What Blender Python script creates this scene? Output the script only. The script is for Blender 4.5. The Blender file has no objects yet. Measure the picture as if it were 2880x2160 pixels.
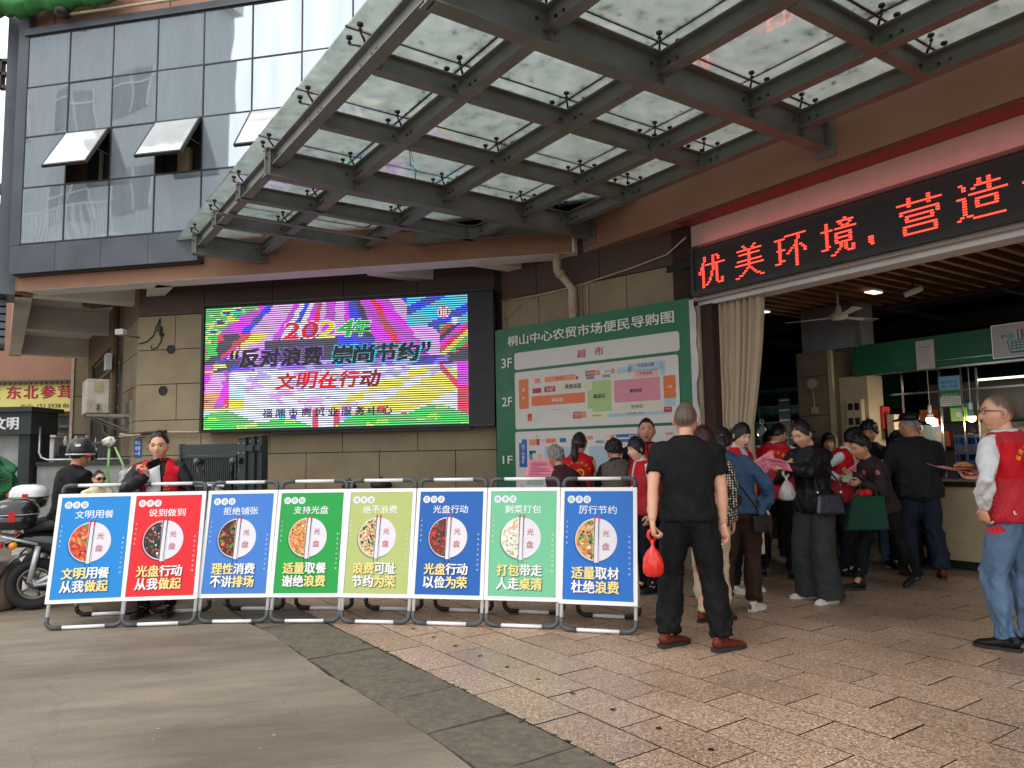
import bpy, math, random
import numpy as np
from mathutils import Matrix, Vector
from mathutils.bvhtree import BVHTree
random.seed(7); RNG = np.random.default_rng(7)
S = bpy.context.scene
COL = S.collection
rad = math.radians

# ---------------------------------------------------------------- camera, sky, sun, exposure
HC = 1.36
pit, rol = rad(5.255), rad(-0.977)
cp, sp_ = math.cos(pit), math.sin(pit)
Wd = Vector((0, cp, sp_)); U0 = Vector((0, -sp_, cp)); R0 = Vector((1, 0, 0))
Rt = math.cos(rol)*R0 + math.sin(rol)*U0
Up = -math.sin(rol)*R0 + math.cos(rol)*U0
cam = bpy.data.cameras.new('camera'); cam.sensor_width = 36; cam.lens = 26.033; cam.clip_start = 0.05; cam.clip_end = 600
co = bpy.data.objects.new('camera', cam); COL.objects.link(co)
M = Matrix.Identity(4)
for i in range(3):
    M[i][0] = Rt[i]; M[i][1] = Up[i]; M[i][2] = -Wd[i]
M[2][3] = HC
co.matrix_world = M
S.camera = co

world = bpy.data.worlds.new('World'); S.world = world; world.use_nodes = True
wn = world.node_tree; wn.nodes.clear()
sky = wn.nodes.new('ShaderNodeTexSky'); sky.sky_type = 'NISHITA'; sky.sun_disc = False
SUN_EL, SUN_AZ = 55, 215
sky.sun_elevation = rad(SUN_EL); sky.sun_rotation = rad(SUN_AZ); sky.air_density = 1.5; sky.dust_density = 5.0; sky.ozone_density = 1.0
hsv = wn.nodes.new('ShaderNodeHueSaturation'); hsv.inputs['Saturation'].default_value = 0.28; hsv.inputs['Value'].default_value = 1.0
bg = wn.nodes.new('ShaderNodeBackground'); bg.inputs['Strength'].default_value = 0.15
wo = wn.nodes.new('ShaderNodeOutputWorld')
# overcast: a nearly even bright cloud layer over the Nishita sky
wtc = wn.nodes.new('ShaderNodeTexCoord'); wnz = wn.nodes.new('ShaderNodeTexNoise'); wnz.inputs['Scale'].default_value = 2.2; wnz.inputs['Detail'].default_value = 5
wmr = wn.nodes.new('ShaderNodeMapRange'); wmr.inputs[3].default_value = 6.6; wmr.inputs[4].default_value = 9.4; wcl = wn.nodes.new('ShaderNodeCombineColor')
wmx = wn.nodes.new('ShaderNodeMix'); wmx.data_type = 'RGBA'; wmx.inputs['Factor'].default_value = .82
wn.links.new(wtc.outputs['Generated'], wnz.inputs['Vector']); wn.links.new(wnz.outputs[0], wmr.inputs[0])
for k in range(3): wn.links.new(wmr.outputs[0], wcl.inputs[k])
wn.links.new(sky.outputs[0], hsv.inputs['Color']); wn.links.new(hsv.outputs[0], wmx.inputs['A']); wn.links.new(wcl.outputs[0], wmx.inputs['B']); wn.links.new(wmx.outputs['Result'], bg.inputs[0]); wn.links.new(bg.outputs[0], wo.inputs[0])
sun = bpy.data.lights.new('sun', 'SUN'); sun.energy = 0.6; sun.angle = rad(25); sun.color = (1, .97, .92)
so = bpy.data.objects.new('sun', sun); COL.objects.link(so)
sd = Vector((math.sin(rad(SUN_AZ))*math.cos(rad(SUN_EL)), math.cos(rad(SUN_AZ))*math.cos(rad(SUN_EL)), math.sin(rad(SUN_EL))))
so.rotation_euler = sd.to_track_quat('Z', 'Y').to_euler(); so.location = (0, -5, 20)
S.view_settings.view_transform = 'Standard'; S.view_settings.look = 'None'; S.view_settings.gamma = 1
S.view_settings.use_curve_mapping = False
S.view_settings.exposure = 0.62
try:
    S.cycles.max_bounces = 7; S.cycles.transparent_max_bounces = 10; S.cycles.caustics_reflective = False; S.cycles.caustics_refractive = False
    S.cycles.sample_clamp_indirect = 4
except Exception: pass
EXPF = 2**S.view_settings.exposure

# ---------------------------------------------------------------- frames (plan axes of the place)
def azv(d): return np.array([math.sin(rad(d)), math.cos(rad(d)), 0.0])
class Frame:
    def __init__(s, az, org=(0, 0, 0)):
        s.u = azv(az); s.n = np.array([-s.u[1], s.u[0], 0.0]); s.o = np.array(org, float)
        if s.n @ (-s.o) < 0 and np.linalg.norm(s.o) > 0: pass
    def p(s, u, n, z): return s.o + s.u*u + s.n*n + np.array([0, 0, z])
F = Frame(-34.65); F.n = np.array([-.82264052, -.56856185, 0]); F.u = np.array([-.56856185, .82264052, 0])
L = Frame(-78.6, (.8, 9.3, 0)); L.n = np.array([-.19765734, -.98027117, 0])
_w = azv(-79.7); WF = Frame(-79.7, (-.60, 10.30, 0)); WF.n = np.array([-_w[1], _w[0], 0])
_b = azv(-47.6); BF = Frame(-47.6, (2.03, 8.18, 0)); BF.n = np.array([-_b[1], _b[0], 0])
XF = Frame(90); XF.u = np.array([1., 0, 0]); XF.n = np.array([0, -1., 0])   # plain frame: u = +x, n = -y (towards the viewer)

# ---------------------------------------------------------------- mesh builder
def lin(c):
    return tuple(((x/12.92) if x <= .04045 else ((x+.055)/1.055)**2.4) for x in c)
def rgb(r, g, b): return lin((r/255, g/255, b/255))

class MB:
    def __init__(s): s.v = []; s.f = []; s.c = []; s.m = []
    def add(s, vs, fs, col=None, mi=0):
        k = len(s.v); s.v.extend([tuple(map(float, q)) for q in vs])
        for f in fs: s.f.append(tuple(i+k for i in f)); s.c.append(col); s.m.append(mi)
        return s
    def hexa(s, p8, col=None, mi=0):
        return s.add(p8, [(0, 3, 2, 1), (4, 5, 6, 7), (0, 1, 5, 4), (1, 2, 6, 5), (2, 3, 7, 6), (3, 0, 4, 7)], col, mi)
    def fbox(s, fr, u0, u1, n0, n1, z0, z1, col=None, mi=0):
        p = fr.p
        return s.hexa([p(u0, n0, z0), p(u1, n0, z0), p(u1, n1, z0), p(u0, n1, z0), p(u0, n0, z1), p(u1, n0, z1), p(u1, n1, z1), p(u0, n1, z1)], col, mi)
    def box(s, c, d, col=None, mi=0, rz=0, M=None):
        x, y, z = d[0]/2, d[1]/2, d[2]/2; vs = []
        for sx, sy, sz in ((-1, -1, -1), (1, -1, -1), (1, 1, -1), (-1, 1, -1), (-1, -1, 1), (1, -1, 1), (1, 1, 1), (-1, 1, 1)):
            q = np.array([sx*x, sy*y, sz*z])
            if rz: q = np.array([q[0]*math.cos(rz)-q[1]*math.sin(rz), q[0]*math.sin(rz)+q[1]*math.cos(rz), q[2]])
            if M is not None: q = M @ q
            vs.append(q+np.array(c))
        return s.hexa(vs, col, mi)
    def tube(s, pts, r, n=8, cap=True, col=None, mi=0, closed=False, flat=1.0, ref=None, rnd=False):
        pts = [np.array(p, float) for p in pts]; N = len(pts)
        rs = r if isinstance(r, (list, tuple, np.ndarray)) else [r]*N
        rings = []; a = None
        for i, p in enumerate(pts):
            t = pts[min(i+1, N-1)]-pts[max(i-1, 0)]
            if closed: t = pts[(i+1) % N]-pts[i-1]
            t = t/(np.linalg.norm(t)+1e-9)
            if a is None:
                a = np.array(ref, float) if ref is not None else (np.array([0, 0, 1.]) if abs(t[2]) < .9 else np.array([1., 0, 0]))
            a = a-(a@t)*t; a = a/(np.linalg.norm(a)+1e-9)
            b = np.cross(t, a)
            rr = rs[i]; ra, rb = rr if isinstance(rr, (tuple, list, np.ndarray)) else (rr, rr*flat)
            rings.append([p+a*ra*math.cos(2*math.pi*k/n)+b*rb*math.sin(2*math.pi*k/n) for k in range(n)])
        vs = [q for ring in rings for q in ring]; fs = []
        for i in range(N-1 if not closed else N):
            j = (i+1) % N
            for k in range(n):
                fs.append((i*n+k, i*n+(k+1) % n, j*n+(k+1) % n, j*n+k))
        if cap and not closed:
            fs.append(tuple(range(n-1, -1, -1))); fs.append(tuple((N-1)*n+k for k in range(n)))
        return s.add(vs, fs, col, mi)
    def cyl(s, p0, p1, r, n=12, col=None, mi=0): return s.tube([p0, p1], r, n, True, col, mi)
    def ball(s, c, r, nu=12, nv=8, col=None, mi=0, M=None):
        r = np.array(r if isinstance(r, (tuple, list)) else (r, r, r), float); vs = []; fs = []
        for i in range(nv+1):
            th = math.pi*i/nv
            for j in range(nu):
                ph = 2*math.pi*j/nu
                q = np.array([math.sin(th)*math.cos(ph), math.sin(th)*math.sin(ph), math.cos(th)])*r
                if M is not None: q = M @ q
                vs.append(np.array(c)+q)
        for i in range(nv):
            for j in range(nu):
                a_, b_, c_, d_ = i*nu+j, i*nu+(j+1) % nu, (i+1)*nu+(j+1) % nu, (i+1)*nu+j
                if i == 0: fs.append((a_, d_, c_))
                elif i == nv-1: fs.append((a_, d_, b_))
                else: fs.append((a_, d_, c_, b_))
        return s.add(vs, fs, col, mi)
    def lathe(s, prof, c=(0, 0, 0), n=20, col=None, mi=0, M=None):
        vs = []; fs = []; P = len(prof)
        for r, z in prof:
            for k in range(n):
                q = np.array([r*math.cos(2*math.pi*k/n), r*math.sin(2*math.pi*k/n), z])
                if M is not None: q = M @ q
                vs.append(q+np.array(c))
        for i in range(P-1):
            for k in range(n): fs.append((i*n+k, i*n+(k+1) % n, (i+1)*n+(k+1) % n, (i+1)*n+k))
        fs.append(tuple(range(n-1, -1, -1))); fs.append(tuple((P-1)*n+k for k in range(n)))
        return s.add(vs, fs, col, mi)
    def quad(s, a, b, c, d, col=None, mi=0): return s.add([a, b, c, d], [(0, 1, 2, 3)], col, mi)

def mesh_of(mb, name, mats, smooth=False, org=None):
    me = bpy.data.meshes.new(name)
    vs = mb.v if org is None else [tuple(np.array(q)-org) for q in mb.v]
    me.from_pydata(vs, [], mb.f)
    mats = mats if isinstance(mats, (list, tuple)) else [mats]
    for m in mats: me.materials.append(m)
    if len(mats) > 1: me.polygons.foreach_set('material_index', mb.m)
    if any(c is not None for c in mb.c):
        at = me.color_attributes.new('Col', 'FLOAT_COLOR', 'CORNER')
        arr = np.ones((len(me.loops), 4), np.float32); k = 0
        for f, c in zip(mb.f, mb.c):
            n = len(f)
            if c is not None: arr[k:k+n, :3] = c
            k += n
        at.data.foreach_set('color', arr.ravel())
    if smooth: me.polygons.foreach_set('use_smooth', [True]*len(me.polygons))
    me.update()
    return me
def tag(o, label=None, cat=None, group=None, kind=None):
    if label: o['label'] = label
    if cat: o['category'] = cat
    if group: o['group'] = group
    if kind: o['kind'] = kind
    return o
def obj(name, mb, mats, parent=None, smooth=False, world=True, bevel=0, **kw):
    me = mb if isinstance(mb, bpy.types.Mesh) else mesh_of(mb, name, mats, smooth, org=(np.array(WLOC[parent.name]) if (parent is not None and world and parent.name in WLOC) else None))
    o = bpy.data.objects.new(name, me); COL.objects.link(o)
    if parent is not None:
        o.parent = parent
        if parent.name in WLOC: WLOC[o.name] = WLOC[parent.name]
    if bevel:
        b = o.modifiers.new('b', 'BEVEL'); b.width = bevel; b.segments = 2; b.limit_method = 'ANGLE'; b.angle_limit = rad(50)
    return tag(o, **kw)
WLOC = {}
def thing(name, label, cat, loc=(0, 0, 0), rz=0, group=None, kind=None):
    o = bpy.data.objects.new(name, None); COL.objects.link(o); o.location = loc; o.rotation_euler = (0, 0, rz); o.empty_display_size = .1
    if rz == 0: WLOC[o.name] = tuple(loc)
    return tag(o, label, cat, group, kind)
def copy_tree(o, parent=None):
    c = o.copy(); COL.objects.link(c)
    if parent is not None: c.parent = parent
    for ch in list(o.children): copy_tree(ch, c)
    return c

def loose(mb, tris=False):
    par = list(range(len(mb.v)))
    def fd(i):
        while par[i] != i: par[i] = par[par[i]]; i = par[i]
        return i
    for f in mb.f:
        for i in f[1:]: par[fd(i)] = fd(f[0])
    g = {}
    for k, f in enumerate(mb.f): g.setdefault(fd(f[0]), []).append(k)
    out = []
    for ks in g.values():
        ix = {}; m = MB()
        for k in ks:
            for i in mb.f[k]:
                if i not in ix: ix[i] = len(m.v); m.v.append(mb.v[i])
            m.f.append(tuple(ix[i] for i in mb.f[k])); m.c.append(mb.c[k]); m.m.append(mb.m[k])
        out.append(m)
    return out
def objs(name, mb, mats, parent=None, **kw):
    return [obj(name, m, mats, parent, **kw) for m in loose(mb)]

# ---------------------------------------------------------------- materials
MATS = {}
def nmat(name):
    m = bpy.data.materials.new(name); m.use_nodes = True; nt = m.node_tree
    return m, nt, nt.nodes['Principled BSDF'], nt.nodes['Material Output']
def pm(name, col, rough=.6, metal=0, var=.12, scale=6, bump=0, bscale=60, spec=.5, coat=0, detail=5, dark=None, dscale=1.2, damt=.0, attr=False, stretch=None, sheen=0, emis=None, estr=0, alpha=1, sub=0):
    if name in MATS: return MATS[name]
    m, nt, P, O = nmat(name); N = nt.nodes.new; K = nt.links.new
    tc = N('ShaderNodeTexCoord'); src = tc.outputs['Object']
    if stretch:
        mp = N('ShaderNodeMapping'); mp.inputs['Scale'].default_value = stretch; K(src, mp.inputs[0]); src = mp.outputs[0]
    nz = N('ShaderNodeTexNoise'); nz.inputs['Scale'].default_value = scale; nz.inputs['Detail'].default_value = detail; K(src, nz.inputs['Vector'])
    if attr:
        at = N('ShaderNodeVertexColor'); at.layer_name = 'Col'; base = at.outputs[0]
    else:
        rg = N('ShaderNodeRGB'); rg.outputs[0].default_value = (*col, 1); base = rg.outputs[0]
    mr = N('ShaderNodeMapRange'); mr.inputs[1].default_value = .3; mr.inputs[2].default_value = .7; mr.inputs[3].default_value = 1-var; mr.inputs[4].default_value = 1+var
    K(nz.outputs[0], mr.inputs[0])
    mx = N('ShaderNodeVectorMath'); mx.operation = 'SCALE'; K(base, mx.inputs[0]); K(mr.outputs[0], mx.inputs['Scale'])
    cur = mx.outputs[0]
    if dark is not None:
        n2 = N('ShaderNodeTexNoise'); n2.inputs['Scale'].default_value = dscale; n2.inputs['Detail'].default_value = 8; n2.inputs['Roughness'].default_value = .65; K(src, n2.inputs['Vector'])
        m2 = N('ShaderNodeMapRange'); m2.inputs[1].default_value = .45; m2.inputs[2].default_value = .72; m2.inputs[3].default_value = 0; m2.inputs[4].default_value = damt; K(n2.outputs[0], m2.inputs[0])
        mi = N('ShaderNodeMix'); mi.data_type = 'RGBA'; mi.inputs['B'].default_value = (*dark, 1); K(m2.outputs[0], mi.inputs['Factor']); K(cur, mi.inputs['A']); cur = mi.outputs['Result']
    K(cur, P.inputs['Base Color'])
    rr = N('ShaderNodeMapRange'); rr.inputs[1].default_value = .3; rr.inputs[2].default_value = .7; rr.inputs[3].default_value = max(.02, rough-.08); rr.inputs[4].default_value = min(1, rough+.08); K(nz.outputs[0], rr.inputs[0]); K(rr.outputs[0], P.inputs['Roughness'])
    P.inputs['Metallic'].default_value = metal; P.inputs['Specular IOR Level'].default_value = spec; P.inputs['Coat Weight'].default_value = coat
    if sheen: P.inputs['Sheen Weight'].default_value = sheen
    if alpha < 1: P.inputs['Alpha'].default_value = alpha
    if sub: P.inputs['Subsurface Weight'].default_value = sub; P.inputs['Subsurface Scale'].default_value = .02
    if emis is not None:
        P.inputs['Emission Strength'].default_value = estr
        if emis == 'attr': K(base, P.inputs['Emission Color'])
        else: P.inputs['Emission Color'].default_value = (*emis, 1)
    if bump:
        nb = N('ShaderNodeTexNoise'); nb.inputs['Scale'].default_value = bscale; nb.inputs['Detail'].default_value = 4; K(src, nb.inputs['Vector'])
        bm = N('ShaderNodeBump'); bm.inputs['Strength'].default_value = bump; bm.inputs['Distance'].default_value = .01; K(nb.outputs[0], bm.inputs['Height']); K(bm.outputs[0], P.inputs['Normal'])
    MATS[name] = m
    return m

# ---------------------------------------------------------------- flat print (signs, posters, screens)
_TX = {}
def text_geo(body, bold=0.0, space=1.0, res=2):
    key = (body, bold, space, res)
    if key in _TX: return _TX[key]
    c = bpy.data.curves.new('t', 'FONT'); c.body = body; c.offset = bold; c.space_character = space; c.resolution_u = res; c.size = 1
    o = bpy.data.objects.new('t', c); COL.objects.link(o)
    dg = bpy.context.evaluated_depsgraph_get(); me = bpy.data.meshes.new_from_object(o.evaluated_get(dg))
    n = len(me.vertices); a = np.empty(n*3); me.vertices.foreach_get('co', a); a = a.reshape(-1, 3)[:, :2].copy()
    fs = [tuple(p.vertices) for p in me.polygons]
    bpy.data.objects.remove(o); bpy.data.curves.remove(c); bpy.data.meshes.remove(me)
    mn = a.min(0); mx = a.max(0); a = (a-mn)/(mx-mn)
    _TX[key] = (a, fs, (mx-mn)[0]/(mx-mn)[1]); return _TX[key]
class Print:
    """polygons lying on a board; x to the viewer's right, y up, layers 0.5 mm apart"""
    def __init__(s, step=.0006): s.mb = MB(); s.step = step
    def poly(s, pts, col, layer=1):
        k = len(s.mb.v); z = layer*s.step
        s.mb.add([(p[0], p[1], z) for p in pts], [tuple(range(len(pts)))], col)
    def rect(s, x0, y0, x1, y1, col, layer=1):
        a, b = min(x0, x1), max(x0, x1); c, d = min(y0, y1), max(y0, y1)
        s.poly([(a, c), (b, c), (b, d), (a, d)], col, layer)
    def rrect(s, x0, y0, x1, y1, r, col, layer=1):
        a, b = min(x0, x1), max(x0, x1); c, d = min(y0, y1), max(y0, y1); pts = []
        r = min(r, (b-a)/2.01, (d-c)/2.01)
        for cx, cy, a0 in ((b-r, c+r, -90), (b-r, d-r, 0), (a+r, d-r, 90), (a+r, c+r, 180)):
            for k in range(5): t = rad(a0+k*22.5); pts.append((cx+r*math.cos(t), cy+r*math.sin(t)))
        s.poly(pts, col, layer)
    def disc(s, x, y, r, col, layer=1, n=28, a0=0, a1=360, ry=None):
        ry = ry or r; pts = [(x+r*math.cos(rad(a0+(a1-a0)*k/n)), y+ry*math.sin(rad(a0+(a1-a0)*k/n))) for k in range(n+(a1-a0 < 360))]
        s.poly(pts, col, layer)
    def text(s, body, x0, y0, x1, y1, col, layer=2, bold=0.0, space=1.0, shear=0):
        a, b = min(x0, x1), max(x0, x1); c, d = min(y0, y1), max(y0, y1)
        g, fs, _ = text_geo(body, 0.0, space); z = layer*s.step; h = (d-c)*bold*1.1
        for k, (ox, oy) in enumerate(((0, 0),) if bold <= 0 else ((-h, -h*.5), (h, -h*.5), (-h, h*.5), (h, h*.5))):
            zz = z+k*s.step*.2
            s.mb.add([(a+q[0]*(b-a)+shear*(q[1]-.5)*(d-c)+ox, c+q[1]*(d-c)+oy, zz) for q in g], fs, col)
    def line(s, pts, w, col, layer=2):
        for p, q in zip(pts, pts[1:]):
            p = np.array(p, float); q = np.array(q, float); t = (q-p)/(np.linalg.norm(q-p)+1e-9); nn = np.array([-t[1], t[0]])*w/2
            s.poly([p+nn, p-nn, q-nn, q+nn][::-1], col, layer)
def plane_matrix(org, xdir, ydir=(0, 0, 1)):
    x = np.array(xdir, float); x /= np.linalg.norm(x); y = np.array(ydir, float); y = y-(y@x)*x; y /= np.linalg.norm(y); z = np.cross(x, y)
    m = Matrix.Identity(4)
    for i in range(3): m[i][0] = x[i]; m[i][1] = y[i]; m[i][2] = z[i]; m[i][3] = org[i]
    return m
def place(mb, m):
    mm = np.array(m); out = MB(); out.f = mb.f; out.c = mb.c; out.m = mb.m
    if mb.v:
        a = np.array(mb.v) @ mm[:3, :3].T + mm[:3, 3]; out.v = [tuple(q) for q in a]
    return out
def merge(*mbs):
    o = MB()
    for b in mbs:
        k = len(o.v); o.v.extend(b.v); o.f.extend([tuple(i+k for i in f) for f in b.f]); o.c.extend(b.c); o.m.extend(b.m)
    return o

PRINT = pm('printed_vinyl', (1, 1, 1), .38, var=.03, attr=True, spec=.5)
PAINTED = pm('painted_lettering', (1, 1, 1), .5, var=.03, attr=True)
LEDMAT = pm('led_face', (0, 0, 0), .5, attr=True, emis='attr', estr=1.0/EXPF*1.15, var=0)
GLOWRED = pm('red_led', (0.2, 0, 0), .4, emis=(1.0, .05, .028), estr=3.4/EXPF, var=0)
WHITE = rgb(238, 238, 240); BLACK = (.012, .012, .014)
# ================================================================ materials of the place
def street_mat():
    m, nt, P, O = nmat('street_concrete'); N = nt.nodes.new; K = nt.links.new
    g = N('ShaderNodeNewGeometry'); rot = N('ShaderNodeMapping'); rot.inputs['Rotation'].default_value = (0, 0, rad(-12)); K(g.outputs['Position'], rot.inputs[0])
    def noise(sc, det, st=(1, 1, 1), rough=.6, dist=0):
        mp = N('ShaderNodeMapping'); mp.inputs['Scale'].default_value = st; K(rot.outputs[0], mp.inputs[0]); n = N('ShaderNodeTexNoise'); n.inputs['Scale'].default_value = sc; n.inputs['Detail'].default_value = det; n.inputs['Roughness'].default_value = rough; n.inputs['Distortion'].default_value = dist; K(mp.outputs[0], n.inputs['Vector']); return n.outputs[0]
    def rng(x, a, b, c, d):
        r = N('ShaderNodeMapRange'); r.inputs[1].default_value = a; r.inputs[2].default_value = b; r.inputs[3].default_value = c; r.inputs[4].default_value = d; K(x, r.inputs[0]); return r.outputs[0]
    cr = N('ShaderNodeValToRGB'); e = cr.color_ramp; e.elements[0].position = .34; e.elements[0].color = (*rgb(108, 97, 85), 1); e.elements[1].position = .68; e.elements[1].color = (*rgb(142, 131, 116), 1); x = e.elements.new(.5); x.color = (*rgb(125, 115, 101), 1)
    K(noise(1.15, 8, (.35, 1.25, 1), .62, .5), cr.inputs[0]); cur = cr.outputs[0]
    for f in (rng(noise(5.5, 9, (.4, 1.7, 1), .7), .3, .7, .84, 1.15), rng(noise(95, 3), .35, .65, .86, 1.14), rng(noise(26, 6, (.25, 2.2, 1), .7), .56, .72, 1.0, .78)):
        s = N('ShaderNodeVectorMath'); s.operation = 'SCALE'; K(cur, s.inputs[0]); K(f, s.inputs['Scale']); cur = s.outputs[0]
    v = N('ShaderNodeTexVoronoi'); v.feature = 'DISTANCE_TO_EDGE'; v.inputs['Scale'].default_value = .42; v.inputs['Randomness'].default_value = 1
    nw = N('ShaderNodeTexNoise'); nw.inputs['Scale'].default_value = 3; K(rot.outputs[0], nw.inputs['Vector']); ad = N('ShaderNodeVectorMath'); ad.operation = 'MULTIPLY_ADD'; ad.inputs[1].default_value = (.35, .35, 0); K(nw.outputs['Color'], ad.inputs[0]); K(rot.outputs[0], ad.inputs[2]); K(ad.outputs[0], v.inputs['Vector'])
    s = N('ShaderNodeVectorMath'); s.operation = 'SCALE'; K(cur, s.inputs[0]); K(rng(v.outputs['Distance'], 0, .004, .86, 1.0), s.inputs['Scale']); cur = s.outputs[0]
    K(cur, P.inputs['Base Color']); K(rng(noise(2.2, 6), .3, .7, .62, .9), P.inputs['Roughness']); P.inputs['Specular IOR Level'].default_value = .35
    bm = N('ShaderNodeBump'); bm.inputs['Strength'].default_value = .5; bm.inputs['Distance'].default_value = .006; K(noise(70, 6, (.6, 1.4, 1), .7), bm.inputs['Height']); K(bm.outputs[0], P.inputs['Normal'])
    return m
M_conc = street_mat()
def granite():
    m, nt, P, O = nmat('red_granite_tile'); N = nt.nodes.new; K = nt.links.new
    tc = N('ShaderNodeTexCoord'); oi = N('ShaderNodeObjectInfo')
    geo = N('ShaderNodeNewGeometry')
    v = N('ShaderNodeTexNoise'); v.inputs['Scale'].default_value = 78; v.inputs['Detail'].default_value = 3; v.inputs['Roughness'].default_value = .6; v.inputs['Distortion'].default_value = 1.2; K(geo.outputs['Position'], v.inputs['Vector'])
    cr = N('ShaderNodeValToRGB'); e = cr.color_ramp; e.elements[0].position = .37; e.elements[0].color = (*rgb(112, 84, 68), 1); e.elements[1].position = .63; e.elements[1].color = (*rgb(214, 194, 170), 1)
    x = e.elements.new(.5); x.color = (*rgb(164, 133, 112), 1); K(v.outputs[0], cr.inputs[0])
    n2 = N('ShaderNodeTexNoise'); n2.inputs['Scale'].default_value = 1.1; n2.inputs['Detail'].default_value = 7; K(geo.outputs['Position'], n2.inputs['Vector'])
    mr = N('ShaderNodeMapRange'); mr.inputs[1].default_value = .3; mr.inputs[2].default_value = .7; mr.inputs[3].default_value = .8; mr.inputs[4].default_value = 1.14; K(n2.outputs[0], mr.inputs[0])
    ra = N('ShaderNodeMapRange'); ra.inputs[3].default_value = .86; ra.inputs[4].default_value = 1.1; K(oi.outputs['Random'], ra.inputs[0])
    mu = N('ShaderNodeMath'); mu.operation = 'MULTIPLY'; K(mr.outputs[0], mu.inputs[0]); K(ra.outputs[0], mu.inputs[1])
    sc = N('ShaderNodeVectorMath'); sc.operation = 'SCALE'; K(cr.outputs[0], sc.inputs[0]); K(mu.outputs[0], sc.inputs['Scale']); K(sc.outputs[0], P.inputs['Base Color'])
    rr = N('ShaderNodeMapRange'); rr.inputs[1].default_value = .3; rr.inputs[2].default_value = .7; rr.inputs[3].default_value = .28; rr.inputs[4].default_value = .5; K(n2.outputs[0], rr.inputs[0]); K(rr.outputs[0], P.inputs['Roughness'])
    bm = N('ShaderNodeBump'); bm.inputs['Strength'].default_value = .12; bm.inputs['Distance'].default_value = .004; K(v.outputs[0], bm.inputs['Height']); K(bm.outputs[0], P.inputs['Normal'])
    return m
M_tile = granite()
M_kerb = pm('dark_kerb_stone', rgb(96, 90, 80), .8, var=.2, scale=9, detail=9, dark=rgb(128, 118, 100), dscale=22, damt=.7, bump=.5, bscale=70, spec=.3)
M_grout = pm('dark_joint', (.025, .021, .018), .9)
M_stone = pm('beige_stone', rgb(148, 134, 108), .75, var=.08, scale=3, detail=9, dark=rgb(112, 98, 74), dscale=1.1, damt=.65, bump=.15, bscale=120)
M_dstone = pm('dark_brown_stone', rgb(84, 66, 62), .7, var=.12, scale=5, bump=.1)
M_rough = pm('rough_brown_plaster', rgb(58, 38, 34), .9, var=.2, scale=20, bump=.6, bscale=50)
M_salmon = pm('salmon_paint', rgb(160, 120, 98), .75, var=.06, scale=2.5, dark=rgb(132, 96, 78), dscale=1.5, damt=.3, bump=.06)
M_white = pm('off_white_plaster', rgb(222, 220, 220), .8, var=.05, scale=3, dark=rgb(176, 168, 160), dscale=1.8, damt=.35)
M_soffit = pm('white_soffit', rgb(240, 240, 242), .85, var=.04, scale=3, dark=rgb(200, 196, 190), dscale=1.8, damt=.3)
M_agedwhite = pm('aged_white_board', rgb(176, 164, 160), .7, var=.06)
M_grey = pm('grey_metal_cladding', rgb(92, 98, 106), .42, metal=.35, var=.07, scale=2.2, dark=rgb(70, 74, 82), dscale=2, damt=.4)
M_steel = pm('grey_green_steel', rgb(122, 125, 123), .5, var=.12, scale=4, dark=rgb(88, 84, 78), dscale=3, damt=.5, bump=.05)
M_steelb = pm('bolt_steel', rgb(84, 78, 72), .4, metal=.6)
M_darkmetal = pm('charcoal_metal', rgb(60, 66, 68), .45, metal=.3, var=.08)
M_frame = pm('dark_window_frame', rgb(60, 58, 60), .5, metal=.3)
M_black = pm('black_plastic', (.014, .014, .015), .45)
M_pipe = pm('cream_pipe', rgb(196, 176, 152), .55, dark=rgb(120, 100, 80), dscale=5, damt=.5)
M_slat = pm('wood_slat', rgb(120, 78, 42), .55, var=.2, scale=3, stretch=(1, 1, 8))
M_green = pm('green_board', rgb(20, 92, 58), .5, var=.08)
M_beige = pm('beige_panel', rgb(176, 160, 128), .6, var=.08)
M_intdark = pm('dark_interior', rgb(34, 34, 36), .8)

def glass_curtain():
    m = bpy.data.materials.new('coated_window_glass'); m.use_nodes = True; nt = m.node_tree; nt.nodes.clear(); N = nt.nodes.new; K = nt.links.new
    o = N('ShaderNodeOutputMaterial'); mx = N('ShaderNodeMixShader'); g = N('ShaderNodeBsdfGlossy'); d = N('ShaderNodeBsdfDiffuse')
    g.inputs['Color'].default_value = (.66, .74, .79, 1); g.inputs['Roughness'].default_value = .025
    tc = N('ShaderNodeTexCoord'); mp = N('ShaderNodeMapping'); mp.inputs['Scale'].default_value = (2.5, 2.5, .35); K(tc.outputs['Object'], mp.inputs[0])
    n = N('ShaderNodeTexNoise'); n.inputs['Scale'].default_value = 1.6; n.inputs['Detail'].default_value = 7; K(mp.outputs[0], n.inputs['Vector'])
    cr = N('ShaderNodeMapRange'); cr.inputs[1].default_value = .35; cr.inputs[2].default_value = .7; cr.inputs[3].default_value = .44; cr.inputs[4].default_value = .66; K(n.outputs[0], cr.inputs[0]); K(cr.outputs[0], mx.inputs[0])
    d.inputs['Color'].default_value = (*rgb(152, 164, 172), 1)
    nb = N('ShaderNodeTexNoise'); nb.inputs['Scale'].default_value = .9; nb.inputs['Detail'].default_value = 1; K(tc.outputs['Object'], nb.inputs['Vector'])
    b = N('ShaderNodeBump'); b.inputs['Strength'].default_value = .25; b.inputs['Distance'].default_value = .03; K(nb.outputs[0], b.inputs['Height']); K(b.outputs[0], g.inputs['Normal'])
    K(d.outputs[0], mx.inputs[1]); K(g.outputs[0], mx.inputs[2]); K(mx.outputs[0], o.inputs[0]); return m
M_cglass = glass_curtain()
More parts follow.
